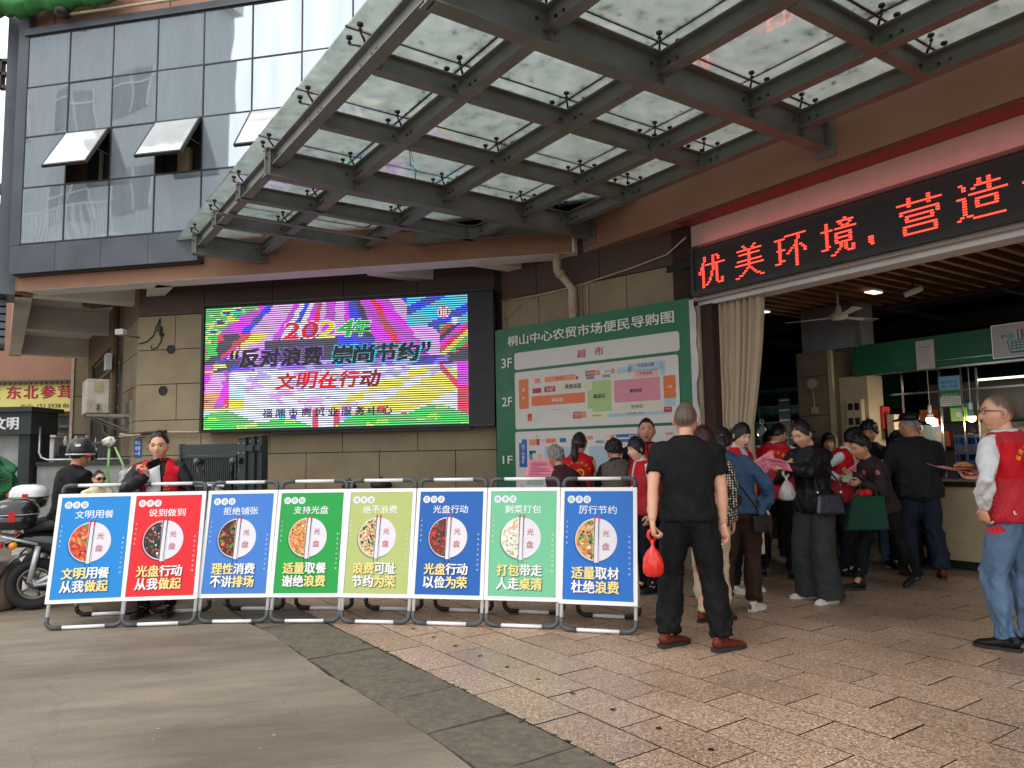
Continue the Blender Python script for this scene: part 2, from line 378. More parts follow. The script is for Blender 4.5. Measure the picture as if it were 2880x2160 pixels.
def glass_canopy():
    m = bpy.data.materials.new('dirty_canopy_glass'); m.use_nodes = True; nt = m.node_tree; nt.nodes.clear(); N = nt.nodes.new; K = nt.links.new
    o = N('ShaderNodeOutputMaterial'); tr = N('ShaderNodeBsdfTransparent'); tl = N('ShaderNodeBsdfTranslucent'); gl = N('ShaderNodeBsdfGlossy'); m1 = N('ShaderNodeMixShader'); m2 = N('ShaderNodeMixShader')
    tc = N('ShaderNodeTexCoord'); n = N('ShaderNodeTexNoise'); n.inputs['Scale'].default_value = 4.5; n.inputs['Detail'].default_value = 12; n.inputs['Roughness'].default_value = .74; n.inputs['Distortion'].default_value = .15; K(tc.outputs['Object'], n.inputs['Vector'])
    cr = N('ShaderNodeValToRGB'); e = cr.color_ramp; e.elements[0].position = .28; e.elements[0].color = (*rgb(104, 106, 92), 1); e.elements[1].position = .42; e.elements[1].color = (*rgb(178, 186, 182), 1)
    q = e.elements.new(.66); q.color = (*rgb(208, 212, 210), 1); q = e.elements.new(.76); q.color = (*rgb(206, 188, 152), 1); K(n.outputs[0], cr.inputs[0]); K(cr.outputs[0], tl.inputs['Color'])
    tr.inputs['Color'].default_value = (*rgb(212, 218, 216), 1)
    mr = N('ShaderNodeMapRange'); mr.inputs[1].default_value = .25; mr.inputs[2].default_value = .6; mr.inputs[3].default_value = .95; mr.inputs[4].default_value = .70; K(n.outputs[0], mr.inputs[0]); K(mr.outputs[0], m1.inputs[0])
    K(tr.outputs[0], m1.inputs[1]); K(tl.outputs[0], m1.inputs[2])
    ge = N('ShaderNodeNewGeometry'); dt = N('ShaderNodeVectorMath'); dt.operation = 'DOT_PRODUCT'; K(ge.outputs['Incoming'], dt.inputs[0]); K(ge.outputs['True Normal'], dt.inputs[1])
    ab = N('ShaderNodeMath'); ab.operation = 'ABSOLUTE'; K(dt.outputs['Value'], ab.inputs[0]); om = N('ShaderNodeMath'); om.operation = 'SUBTRACT'; om.inputs[0].default_value = 1; K(ab.outputs[0], om.inputs[1])
    fr = N('ShaderNodeMath'); fr.operation = 'POWER'; fr.inputs[1].default_value = 4; K(om.outputs[0], fr.inputs[0])
    gl.inputs['Roughness'].default_value = .03; gl.inputs['Color'].default_value = (.9, .95, .95, 1)
    mf = N('ShaderNodeMath'); mf.operation = 'MULTIPLY_ADD'; mf.inputs[1].default_value = .7; mf.inputs[2].default_value = .11; K(fr.outputs[0], mf.inputs[0]); K(mf.outputs[0], m2.inputs[0])
    K(m1.outputs[0], m2.inputs[1]); K(gl.outputs[0], m2.inputs[2]); K(m2.outputs[0], o.inputs[0]); return m
M_rglass = glass_canopy()

# ================================================================ ground
g = MB(); g.quad((-120, -60, -.035), (120, -60, -.035), (120, 160, -.035), (-120, 160, -.035)); obj('ground', g, pm('ground_asphalt', (.06, .058, .055), .9), kind='structure')
# concrete street: everything on the street side of the kerb (n > -1.75), slightly ragged edge
c = MB(); us = np.arange(-6, 40, .12); edge = [(u, -1.752+RNG.normal(0, .006)+.012*math.sin(u*3.1)) for u in us]
for (u0, n0), (u1, n1) in zip(edge, edge[1:]): c.quad(F.p(u0, n0, 0), F.p(u1, n1, 0), F.p(u1, 14, 0), F.p(u0, 14, 0))
obj('street', c, M_conc, kind='structure')
c = MB()
c.quad((-60, 12, -.002), (-2, 12, -.002), (-2, 60, -.002), (-60, 60, -.002)); obj('yard', c, M_conc, kind='structure')
pav = thing('pavement', None, None, kind='structure')
bed = MB(); bed.fbox(F, -2, 13, -16, -1.76, -.034, -.014); obj('joint_bed', bed, M_grout, pav)
# kerb stones
ku = [.58, 1.13, 1.68, 2.23, 2.78, 3.335, 3.89, 4.445, 5.0, 5.545, 6.11, 6.66, 7.2, 7.75, 8.3, 8.85, 9.4, 9.95, 10.5]
for a, b in zip(ku, ku[1:]):
    m = MB(); j = lambda s=.006: RNG.normal(0, s); z = RNG.normal(0, .002)
    n0, n1 = -2.243, -1.762; gp = .008
    pts = [(a+gp+j(.003), n0), ((a+b)/2, n0+j(.002)), (b-gp+j(.003), n0), (b-gp+j(.004), (n0+n1)/2), (b-gp+j(.007), n1+j(.006)), ((a+b)/2+j(), n1+j(.008)), (a+gp+j(.007), n1+j(.006)), (a+gp+j(.004), (n0+n1)/2)]
    k = len(pts); vs = [F.p(u, n, z) for u, n in pts]+[F.p(u, n, -.03) for u, n in pts]
    m.add(vs, [tuple(range(k))[::-1] if False else tuple(range(k))]+[(i, i+k, (i+1) % k+k, (i+1) % k) for i in range(k)])
    obj('kerb_stone', m, M_kerb, pav)
# granite tiles: rows parallel to the facade
TU, TR = .575, .306
def tile_mesh(du, dn):
    m = MB(); e = .0045; b = .0015
    lo = [(e, e), (du-e, e), (du-e, dn-e), (e, dn-e)]; hi = [(e+b, e+b), (du-e-b, e+b), (du-e-b, dn-e-b), (e+b, dn-e-b)]
    vs = [F.u*u-F.n*n+np.array([0, 0, -.016]) for u, n in lo]+[F.u*u-F.n*n+np.array([0, 0, -.001]) for u, n in lo]+[F.u*u-F.n*n for u, n in hi]
    m.add(vs, [(8, 9, 10, 11)]+[(4+i, 4+(i+1) % 4, 8+(i+1) % 4, 8+i) for i in range(4)])
    m.add(vs[:8], [(i, (i+1) % 4, 4+(i+1) % 4, 4+i) for i in range(4)], None, 1)
    return m
tme = mesh_of(tile_mesh(TU, TR), 'tile', [M_tile, M_grout]); rest = MB(); tm = tile_mesh(TU, TR); cnt = 0; slots = []
for r in range(0, 44):
    n = -2.25-r*TR
    for k in range(-9, 24):
        u = 4.266-(.29*(r % 2))+k*TU-.0
        P = F.p(u+TU/2, n-TR/2, 0); x, y = P[0], P[1]
        if y < 1.2 or u > 12.2: vis = 0
        else:
            dxy = (x/y*2083/2.8125+512); sy = 1.36*2083/y/2.8125
            vis = 1 if (-60 < dxy < 1090 and sy < 345 and n > -8.7) else 0
        if u > 12.3 or (n < -6 and u > 9) : continue
        slots.append((0 if vis else 1, math.hypot(x, y), u, n))
slots.sort()
for i, (v, d, u, n) in enumerate(slots):
    p = F.p(u, n, RNG.normal(0, .0009))
    if v == 0 and i < 296:
        o = bpy.data.objects.new('tile', tme); COL.objects.link(o); o.location = p; o.parent = pav
    else: rest = merge(rest, MB()) if False else rest; k0 = len(rest.v); rest.v.extend([tuple(np.array(q)+p) for q in tm.v]); rest.f.extend([tuple(i_+k0 for i_ in f_) for f_ in tm.f]); rest.c.extend(tm.c); rest.m.extend(tm.m)
obj('tile_field', rest, [M_tile, M_grout], pav, kind='stuff')
dm = MB()
for u in [4.35, 4.026, 3.694, 3.371, 3.039, 2.705, 2.381, 4.68, 5.0, 5.33, 5.66]:
    dm.add([F.p(u+.016*math.cos(t)*1.0, -2.708+.016*math.sin(t), .0035) for t in np.linspace(0, 2*math.pi, 12, endpoint=False)], [tuple(range(12))])
tag(obj('anchor_plug', dm, M_black, pav), kind='stuff')
# worn white line by the scooters
wl = MB(); A_, B_ = np.array([-5.2, 7.66, .004]), np.array([-8.4, 12.6, .004]); t = (B_-A_)/np.linalg.norm(B_-A_); s = np.array([t[1], -t[0], 0])*.2
for k in range(28):
    a0, a1 = k/28, (k+.93)/28
    if k in (9, 17): continue
    w0, w1 = 1+RNG.normal(0, .1), 1+RNG.normal(0, .1)
    P0, P1 = A_+(B_-A_)*a0, A_+(B_-A_)*a1; wl.quad(P0, P0+s*w0, P1+s*w1, P1+s*RNG.normal(0, .05))
obj('road_marking', wl, pm('worn_white_paint', rgb(205, 200, 188), .8, var=.25, scale=14, dark=rgb(140, 132, 120), dscale=9, damt=.8), kind='structure')

# ================================================================ the market building
bld = thing('market_building', 'market hall with beige stone walls, salmon fascia and grey glass upper floor', 'building', tuple(F.p(5.6, -6.33, 0)))
def stone(fr, u0, u1, n, z0, z1, mat=M_stone, nm='stone_panel', th=.03, gap=.006):
    m = MB(); m.fbox(fr, u0+gap, u1-gap, n-th, n, z0+gap, z1-gap)
    return obj(nm, m, mat, bld)
bk = MB()
bk.fbox(WF, -.60, 5.30, -.50, -.285, 0, 4.6); bk.fbox(BF, 0, 3.25, -.40, -.176, 0, 4.6)
bk.fbox(F, 12.95, 24.0, -2.1, -1.80, 0, 4.6)
objs('wall_core', bk, M_grout, bld)
rows = [(.87, 1.40, [5.40, 3.69, 2.55, 1.41, .27, -.36]), (1.40, 1.94, [5.40, 4.27, 3.13, 1.98, .83, -.36]), (1.94, 2.5, [5.40, 4.70, 3.56, 2.42, 1.28, .14, -.36]), (2.5, 3.04, [5.40, 4.13, 3.0, 1.86, .7, -.36]), (3.04, 3.58, [5.40, 4.75, 3.6, 2.45, 1.3, .16, -.36])]
for z0, z1, us_ in rows:
    for b, a in zip(us_, us_[1:]): stone(WF, a, b, -.25, z0, z1)
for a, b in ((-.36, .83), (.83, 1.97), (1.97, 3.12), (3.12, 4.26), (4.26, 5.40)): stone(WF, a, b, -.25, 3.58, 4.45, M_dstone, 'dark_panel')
for z0, z1, us_ in ((0, .5, [.0, 1.2, 2.3, 3.05]), (.5, 1.0, [.0, .6, 1.8, 3.05]), (1.0, 1.5, [0, 1.2, 2.3, 3.05]), (1.5, 2.0, [0, .6, 1.8, 3.05]), (2., 2.5, [0, 1.2, 2.3, 3.05]), (2.5, 3.0, [0, .6, 1.8, 3.05]), (3.0, 3.5, [.30, .95, 1.62, 2.36, 3.05])):
    for a, b in zip(us_, us_[1:]): stone(BF, a, b, -.14, z0, z1)
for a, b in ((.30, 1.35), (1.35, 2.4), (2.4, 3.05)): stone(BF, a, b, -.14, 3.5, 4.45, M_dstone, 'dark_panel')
m = MB(); m.fbox(BF, -.02, .295, -.2, -.12, 3.0, 4.45); obj('rough_band', m, M_rough, bld)
# red-brown granite ledge under the screen
m = MB(); m.fbox(WF, -.34, 4.0, -.24, .12, 0, .83); m.fbox(WF, -.36, 4.05, -.24, .15, .832, .875); obj('granite_ledge', m, pm('red_brown_granite', rgb(92, 56, 46), .35, var=.25, scale=30), bld, bevel=.004)
# side wall (runs away from the corner)
SF = F
for z0, z1 in ((0, .95), (.95, 1.40), (1.40, 1.94), (1.94, 2.5), (2.5, 3.04), (3.04, 3.58)):
    m = MB(); m.fbox(F, 12.86, 14.6, -1.80, -1.74, z0+.006, z1-.006); obj('stone_panel', m, M_stone, bld)
m = MB(); m.fbox(F, 12.9, 21.3, -1.80, -1.745, 3.585, 4.5); obj('side_fascia', m, pm('brown_band', rgb(120, 96, 86), .8), bld)
m = MB(); m.fbox(F, 14.6, 15.2, -1.80, -1.75, 0, 3.58); m.fbox(F, 20.2, 21.3, -1.80, -1.75, 0, 3.58); m.fbox(F, 15.2, 20.2, -1.80, -1.75, 0, .9); objs('side_pier', m, pm('side_grey', rgb(96, 88, 78), .8), bld)
w = MB(); w.fbox(F, 15.2, 20.2, -1.93, -1.90, .9, 3.58); win = obj('side_window', w, pm('side_window_glass', rgb(70, 74, 76), .2, var=.2), bld)
m = MB()
for k in range(9): uu = 15.2+k*.62; m.fbox(F, uu, uu+.06, -1.90, -1.80, .9, 3.58)
for z in (.9, 1.7, 2.3, 2.72, 3.14, 3.52): m.fbox(F, 15.2, 20.2, -1.895, -1.79, z, z+.05)
obj('window_grille', m, pm('dull_aluminium', rgb(110, 106, 98), .5, metal=.4), win)
# overhanging floor: salmon fascia + soffit slab + beams (bottoms at 3.9)
m = MB(); CF = F.p(7.45, -6.10, 0)
def lp(u, n, z): return L.p(u, n, z)
zt = 4.98
m.fbox(L, 0.0, 8.37, -.22, 0, 3.90, zt); obj('salmon_fascia', m, M_salmon, bld)
m = MB(); m.fbox(F, -3.0, 7.22, -6.34, -6.10, 3.90, 9.6); obj('salmon_fascia', m, M_salmon, bld)
# end wall fascia running back on the left
m = MB(); m.fbox(F, 13.25, 21.6, -.34, -.10, 3.90, 4.6); obj('end_fascia', m, M_salmon, bld)
so_ = MB()
so_.add([lp(-.6, -.05, 4.35), lp(8.35, -.05, 4.35), F.p(21.5, -.15, 4.35), F.p(21.5, -1.80, 4.35), F.p(12.9, -1.9, 4.35), WF.p(5.3, -.3, 4.35), WF.p(-.4, -.3, 4.35), BF.p(0, -.1, 4.35), F.p(6.0, -6.3, 4.35)], [tuple(range(9))])
so_.add([lp(-.6, -.05, 4.5), lp(8.35, -.05, 4.5), F.p(21.5, -.15, 4.5), F.p(21.5, -1.80, 4.5), F.p(12.9, -1.9, 4.5), WF.p(5.3, -.3, 4.5), WF.p(-.4, -.3, 4.5), BF.p(0, -.1, 4.5), F.p(6.0, -6.3, 4.5)], [tuple(range(9))])
obj('soffit', so_, M_soffit, bld)
for (fr, u0, u1, n0, n1) in ((L, -.03, 8.3, -.36, -.003), (F, 13.7, 21.35, -.33, -.103), (F, 13.45, 13.70, -1.78, -.335), (F, 17.0, 17.25, -1.76, -.335), (F, 21.15, 21.4, -1.76, -.335), (F, 11.75, 14.1, -2.04, -1.81)):
    m = MB(); m.fbox(fr, u0, u1, n0, n1, 3.897, 4.345); obj('soffit_beam', m, M_soffit, bld)
# beams running in behind the screen corner
m = MB(); m.fbox(F, 7.25, 9.2, -6.33, -6.05, 3.894, 4.34); obj('soffit_beam', m, M_soffit, bld)
for uu in (9.4, 8.2):
    m = MB(); m.fbox(F, uu, uu+.25, -5.9 if uu > 9 else -6.0, -4.2 if uu > 9 else -5.2, 3.893, 4.34); obj('soffit_beam', m, M_soffit, bld)
# pink-lit white board above the red sign, lintel
m = MB(); m.fbox(F, -3, 5.56, -6.36, -6.335, 3.0, 3.899); m.fbox(F, -3, 5.56, -6.60, -6.36, 3.06, 3.2); objs('white_board', m, M_agedwhite, bld)
m = MB(); m.fbox(F, -3, 5.56, -6.62, -6.40, 2.95, 3.04); obj('lintel', m, M_white, bld)
m = MB(); m.fbox(F, -3, 5.56, -6.334, -6.10, 3.86, 3.895, ); obj('red_trim', m, pm('dark_red_trim', rgb(120, 50, 44), .6), bld)
# door jamb
m = MB(); m.fbox(F, 5.335, 5.49, -6.66, -6.36, 0, 2.95); obj('door_jamb', m, M_rough, bld)
m = MB(); m.fbox(F, 5.495, 5.56, -6.40, -6.33, 0, 2.949); obj('door_trim', m, pm('cream_trim', rgb(188, 172, 148), .5), bld)
m = MB(); m.fbox(F, 5.565, 5.62, -6.42, -6.31, 0, 3.0); obj('door_trim', m, M_rough, bld)
# body of the upper floors (keeps daylight out)
m = MB(); m.fbox(F, -3, 7.3, -17, -6.36, 4.6, 9.5); m.fbox(L, -.5, 8.2, -7, -.45, 4.6, 9.5); m.fbox(F, 13.3, 21.5, -6, -.4, 4.62, 9.4); objs('upper_body', m, M_salmon, bld)

# curtain wall ---------------------------------------------------------
UM = [8.24, 7.50, 6.745, 6.0, 5.245, 4.475, 3.71, 2.95, 2.2, 1.45, .7, -.05]
ZR = [4.57, 5.43, 6.22, 7.0, 7.81]
cw = .15
for i in range(len(UM)-1):
    for j in range(4):
        u1, u0 = UM[i], UM[i+1]; z0, z1 = ZR[j], ZR[j+1]
        op = (j == 1 and i in (1, 3, 5))
        if op: continue
        m = MB(); tl = RNG.normal(0, .0028); tz = RNG.normal(0, .002)
        p = lambda u, z: L.p(u, cw-.02+(u-u0)*tl+(z-z0)*tz, z)
        m.hexa([p(u0+.013, z0+.013)-L.n*.01, p(u1-.013, z0+.013)-L.n*.01, p(u1-.013, z0+.013), p(u0+.013, z0+.013), p(u0+.013, z1-.013)-L.n*.01, p(u1-.013, z1-.013)-L.n*.01, p(u1-.013, z1-.013), p(u0+.013, z1-.013)])
        obj('window_pane', m, M_cglass, bld)
for u in UM: m = MB(); m.fbox(L, u-.010, u+.010, -.0, cw-.012, 4.57, 7.81); obj('mullion', m, M_frame, bld)
for z in ZR: m = MB(); m.fbox(L, -.04, 8.22, 0, cw-.013, z-.010, z+.010); obj('transom', m, M_frame, bld)
# room seen through the open sashes
m = MB(); m.fbox(L, 4.3, 7.6, -.42, -.40, 5.2, 6.4); obj('room_back', m, pm('dim_room', rgb(52, 54, 60), .8), bld)
m = MB(); m.fbox(L, 5.75, 5.95, -.38, -.30, 5.43, 6.0); m.fbox(L, 7.3, 7.34, -.38, -.34, 5.43, 6.1); objs('room_locker', m, M_beige, bld)
for ui in (1, 3, 5):
    u1, u0 = UM[ui], UM[ui+1]; th = rad(32); h = .79; zt_ = 6.20
    dn, dz = math.sin(th), -math.cos(th)
    p = lambda u, a, o=0: L.p(u, cw+.01+a*dn+o*math.cos(th), zt_+a*dz+o*math.sin(th))
    def slab(m, a0, a1, x0, x1, o0, o1):
        m.hexa([p(x0, a0, o0), p(x1, a0, o0), p(x1, a0, o1), p(x0, a0, o1), p(x0, a1, o0), p(x1, a1, o0), p(x1, a1, o1), p(x0, a1, o1)])
    m = MB(); slab(m, .02, h-.02, u0+.03, u1-.03, 0, .012); sash = obj('open_sash', m, pm('sash_glass', rgb(206, 210, 212), .12, var=.12, scale=3, spec=1, coat=1) if ui != 9 else M_cglass, bld)
    m = MB(); slab(m, 0, .03, u0+.01, u1-.01, -.03, .014); slab(m, h-.03, h, u0+.01, u1-.01, -.03, .014); slab(m, .03, h-.03, u0+.01, u0+.035, -.03, .014); slab(m, .03, h-.03, u1-.035, u1-.01, -.03, .014)
    obj('sash_frame', m, M_frame, sash)
    m = MB()
    for uu in (u0+.02, u1-.02): m.tube([p(uu, .45, -.03), L.p(uu, .10, 5.80), L.p(uu, .12, 6.1)], .009, 5)
    objs('sash_stay', m, M_steelb, sash)
# grey metal band under the glass, and the frame above it
for a, b in ((8.39, 7.6), (7.6, 6.83), (6.83, 6.05), (6.05, 5.26)):
    m = MB(); m.fbox(L, b+.003, a-.003, .0, .16, 4.12, 4.545); obj('cladding_panel', m, M_grey, bld)
m = MB(); m.fbox(L, 5.26, 8.35, -.05, .10, 4.10, 4.118); m.fbox(L, -.1, 5.25, .0, .12, 4.985, 5.0) ; objs('band_edge', m, M_frame, bld)
m = MB(); m.fbox(L, -.1, 8.30, 0.0, .17, 7.825, 7.93); obj('head_flashing', m, M_grey, bld)
m = MB(); m.fbox(L, -.4, 8.3, -.2, .02, 7.94, 9.6); obj('parapet', m, M_salmon, bld)
m = MB()
for u in (7.9, 5.9, 3.9, 1.9): m.fbox(L, u-.006, u+.006, .021, .024, 7.94, 9.6)
objs('render_joint', m, M_grout, bld)
m = MB(); m.fbox(L, 8.24, 8.42, -.5, .14, 4.56, 8.6); obj('corner_pilaster', m, M_grey, bld)
m = MB(); m.fbox(F, 13.55, 14.3, -.2, .14, 3.9, 8.8); obj('corner_pilaster', m, M_grey, bld)
m = MB()
for k in range(6): m.fbox(F, 13.9, 14.6, .0, .16, 3.18+k*.12, 3.27+k*.12)
m.fbox(F, 14.6, 14.62, .0, .16, 3.15, 3.9)
objs('louvre', m, M_grey, bld)

pipe = MB(); pipe.tube([L.p(7.44, .26, 7.99), L.p(5.8, .26, 7.97), L.p(4.2, .26, 8.0)], .022, 7); pipe.tube([L.p(5.78, .26, 7.98), L.p(5.76, .24, 8.1), L.p(5.7, .1, 8.15)], .02, 6); pipe.ball(L.p(7.44, .26, 7.99), .035)
tag(obj('pipe_rail', pipe, M_pipe, smooth=True), 'thin cream pipe running along the wall above the glass panes', 'pipe')
dome = MB(); dome.lathe([(.0, -.12), (.10, -.08), (.115, 0), (.05, .05), (.04, .1)], tuple(L.p(7.5, .30, 8.04)), 14)
tag(obj('dome_lamp', dome, M_black, smooth=True), 'small black dome lamp on the salmon wall above the glass', 'lamp')
# green rolled tarpaulin at the top left corner
tp = MB(); gx = 26; gz = 9; vs = []
for i in range(gx):
    for j in range(gz):
        u = 8.75-i*(2.2/(gx-1)); a = j/(gz-1)*math.pi*1.25; r = .20+.02*math.sin(i*1.7+j)+.02*RNG.normal()
        vs.append(L.p(u, .25+r*math.sin(a)*1.1, 8.27-r*math.cos(a)*.9+.03*math.sin(i*.8)-(i/gx)*.02))
fs = [(i*gz+j, i*gz+j+1, (i+1)*gz+j+1, (i+1)*gz+j) for i in range(gx-1) for j in range(gz-1)]
tp.add(vs, fs); o = obj('green_tarpaulin', tp, pm('green_tarp', rgb(64, 140, 76), .7, var=.3, scale=3), smooth=True); tag(o, 'rolled green tarpaulin on the roof edge at the top left corner', 'tarpaulin')
sm = o.modifiers.new('s', 'SOLIDIFY'); sm.thickness = .01
m = MB(); m.tube([L.p(8.9, .5, 8.9), L.p(8.32, .2, 8.12)], .03, 8); tag(obj('street_lamp_arm', m, M_white, smooth=True), 'thin white metal arm reaching up from the corner pilaster', 'bracket')

# small fittings on the beige walls -------------------------------------
for (u, z, r) in ((4.81, 3.04, .065), (4.93, 2.40, .068)):
    m = MB(); pts = [WF.p(u+r*math.cos(t), -.245, z+r*math.sin(t)) for t in np.linspace(0, 2*math.pi, 20, endpoint=False)]
    m.add(pts, [tuple(range(20))]); m.tube([WF.p(u+r*math.cos(t), -.244, z+r*math.sin(t)) for t in np.linspace(0, 2*math.pi, 20, endpoint=False)], .008, 5, closed=True, cap=False)
    tag(obj('wall_hole', m, M_black, bld))
DPX = [F.p(7.42, -5.90, 4.12), F.p(7.38, -5.84, 3.90), BF.p(1.84, .10, 3.68), BF.p(1.73, -.07, 3.44), BF.p(1.73, -.07, 1.2)]
dp = MB(); dp.tube(DPX, .055, 12)
dr = thing('drain_pipe', 'cream plastic downpipe with a bend coming from the canopy, behind the map banner', 'pipe', tuple(BF.p(1.73, -.07, 0)))
obj('pipe', dp, M_pipe, dr, smooth=True)
m = MB(); m.tube([F.p(7.42, -5.90, 4.16), F.p(7.42, -5.90, 4.07)], [.11, .075], 12); obj('hopper', m, M_pipe, dr)
m = MB()
for z in (3.3, 3.15): m.tube([BF.p(1.73, -.07, z-.02), BF.p(1.73, -.07, z+.02)], .064, 12)
m.tube([DPX[1]+(DPX[2]-DPX[1])*.05, DPX[1]+(DPX[2]-DPX[1])*.15], .063, 12); m.tube([DPX[2]+(DPX[3]-DPX[2])*.1, DPX[2]+(DPX[3]-DPX[2])*.3], .063, 12)
objs('pipe_collar', m, M_pipe, dr, smooth=True)
dp2 = MB(); dp2.tube([F.p(15.1, -1.66, 4.3), F.p(15.1, -1.66, 0)], .06, 10); dp2.tube([F.p(15.1, -1.66, 4.2), F.p(15.3, -1.3, 4.15), F.p(15.6, -1.2, 4.22)], .06, 10)
tag(obj('drain_pipe', dp2, pm('brown_pipe', rgb(122, 98, 78), .6), smooth=True), 'brown downpipe on the side wall next to the air conditioner', 'pipe')
m = MB(); m.fbox(F, 14.9, 15.2, -1.60, -1.50, 2.95, 3.25); tag(obj('meter_box', m, M_white, bevel=.01), 'small white box strapped to the brown downpipe', 'box')
m = MB(); m.fbox(WF, 5.27, 5.40, -.248, -.24, 1.38, 1.66); bp = tag(obj('number_plate', m, pm('blue_plate', rgb(40, 84, 160), .4)), 'small blue enamel plate with white writing on the beige wall corner', 'plate')
pr = Print()
for j, s_ in enumerate(('中心', '市场', '一号')): pr.text(s_, -.045, .17-j*.085, .045, .235-j*.085, WHITE)
pr.line([(0, 0), (0, .0)], .001, WHITE)
obj('lettering', place(pr.mb, plane_matrix(WF.p(5.335, -.2385, 1.40), -WF.u)), PAINTED, bp, world=False)
cb = MB(); cb.tube([WF.p(*q) for q in ((5.62, -.20, 1.74), (5.3, -.2, 1.70), (4.9, -.2, 1.76), (4.4, -.2, 1.745), (4.12, -.2, 1.75))], .016, 6); cb.tube([WF.p(*q) for q in ((5.62, -.18, 1.70), (5.2, -.17, 1.73), (4.85, -.17, 1.71), (5.0, -.17, 1.62), (5.15, -.17, 1.5))], .012, 6)
tag(obj('wall_cable', cb, M_pipe, smooth=True), 'bundle of pale cables running along the beige wall to the screen', 'cable')
cb = MB(); cb.tube([F.p(14.6, -1.45, 2.0), F.p(14.2, -1.45, 1.8), F.p(13.6, -1.5, 1.7), F.p(13.1, -1.6, 1.72), WF.p(5.2, -.17, 1.74), WF.p(4.8, -.17, 1.76)], .026, 7)
tag(obj('wall_cable', cb, M_black, smooth=True), 'thick black hose sagging from the air conditioner to the wall corner', 'cable')
cb = MB()
cb.tube([WF.p(u, -.23, z) for u, z in ((5.0, 3.54), (5.06, 3.40), (5.12, 3.26), (5.22, 3.18), (5.36, 3.15))], .009, 5); cb.tube([WF.p(u, -.23, z) for u, z in ((5.0, 3.52), (5.01, 3.40), (4.98, 3.30), (4.97, 3.18), (5.04, 3.08), (5.13, 3.05), (5.15, 3.12))], .008, 5)
cb.box(WF.p(5.01, -.21, 3.37), (.09, .06, .07)); cb.ball(WF.p(4.96, -.21, 3.28), .035)
tag(obj('wall_cable', cb, M_black, smooth=False), 'loop of black wires with a small junction box high on the beige wall', 'cable')
cam_o = thing('wall_camera', 'small white security camera on a bracket at the beige wall corner', 'camera', tuple(WF.p(5.6, -.1, 3.3)))
m = MB(); m.fbox(WF, 5.52, 5.66, -.16, -.06, 3.28, 3.37); obj('housing', m, M_white, cam_o, bevel=.01)
m = MB(); m.tube([WF.p(5.52, -.12, 3.27), WF.p(5.42, -.14, 3.25), WF.p(5.36, -.24, 3.25)], .01, 6); obj('bracket', m, M_steelb, cam_o)
cb = MB(); cb.tube([BF.p(3.05, -0.120, 3.49), BF.p(2.3, -0.115, 3.46), BF.p(1.6, -0.120, 3.49), BF.p(.9, -0.120, 3.56), BF.p(.35, -0.100, 3.63), BF.p(.06, -0.030, 3.76)], .011, 5); cb.tube([BF.p(3.0, -0.120, 3.2), BF.p(2.7, -0.120, 3.38), BF.p(2.4, -0.120, 3.46)], .006, 5); cb.tube([BF.p(1.53, -0.120, 3.48), BF.p(1.53, -0.120, 3.0)], .012, 5); cb.tube([BF.p(3.0, -0.120, 3.3), BF.p(2.95, -0.100, 3.1), BF.p(2.9, -0.120, 3.0)], .006, 5)
tag(obj('wall_cable', cb, M_pipe, smooth=True), 'thin white cable drooping along the stone wall above the green map banner', 'cable')

# air conditioner ---------------------------------------------------------
ac = thing('air_conditioner', 'old white air conditioner outdoor unit on a bracket on the side wall', 'air conditioner', tuple(F.p(13.9, -1.4, 2.0)))
m = MB(); m.fbox(F, 13.25, 14.0, -1.40, -1.08, 2.08, 2.62); obj('casing', m, pm('aged_white_metal', rgb(196, 190, 176), .55, dark=rgb(120, 104, 84), dscale=4, damt=.6), ac, bevel=.015)
m = MB(); m.fbox(F, 13.242, 13.249, -1.30, -1.18, 2.42, 2.58); m.fbox(F, 13.242, 13.249, -1.28, -1.2, 2.12, 2.24); objs('service_cover', m, M_beige, ac)
m = MB()
for z in (2.15, 2.2): m.tube([F.p(13.24, -1.24, z), F.p(13.19, -1.24, z)], .018, 8)
objs('valve', m, M_steelb, ac)
m = MB()
for uu in (13.3, 13.9): m.fbox(F, uu, uu+.04, -1.74, -1.1, 2.03, 2.07); m.fbox(F, uu, uu+.04, -1.745, -1.70, 1.75, 2.3); m.tube([F.p(uu+.02, -1.2, 2.03), F.p(uu+.02, -1.7, 1.8)], .015, 5)
objs('bracket', m, pm('galvanised', rgb(150, 148, 142), .45, metal=.6), ac)

# ================================================================ glass canopy
can = thing('glass_canopy', 'steel and glass entrance canopy of grey I-beams with dirty greenish glass', 'canopy', tuple(F.p(5, -4, 4.1)))
UG = [3.73+1.09*k for k in range(-4, 7)]   # -0.63 ... 10.27
NG = [-2.10, -2.92, -3.98, -5.04, -5.72]
ZB, ZTOP = 4.15, 4.31
def nlim(u):   # where a beam running along n meets the wall (chamfer side)
    # left fascia line: points L.o + t L.u ; solve for n at given u
    a = L.o @ F.u; b = L.u @ F.u; t = (u-a)/b; q = L.o+L.u*t; return max(-6.10, q @ F.n)
def ibeam_n(u, n0, n1, zb, zt, w):
    m = MB(); m.fbox(F, u-.006, u+.006, n0, n1, zb+.01, zt-.01); m.fbox(F, u-w/2, u+w/2, n0, n1, zb, zb+.01); m.fbox(F, u-w/2, u+w/2, n0, n1, zt-.01, zt); return m
def ibeam_u(n, u0, u1, zb, zt, w):
    m = MB(); m.fbox(F, u0, u1, n-.005, n+.005, zb+.01, zt-.01); m.fbox(F, u0, u1, n-w/2, n+w/2, zb, zb+.01); m.fbox(F, u0, u1, n-w/2, n+w/2, zt-.01, zt); return m
mains = [UG[1], UG[4], UG[7], UG[10]]
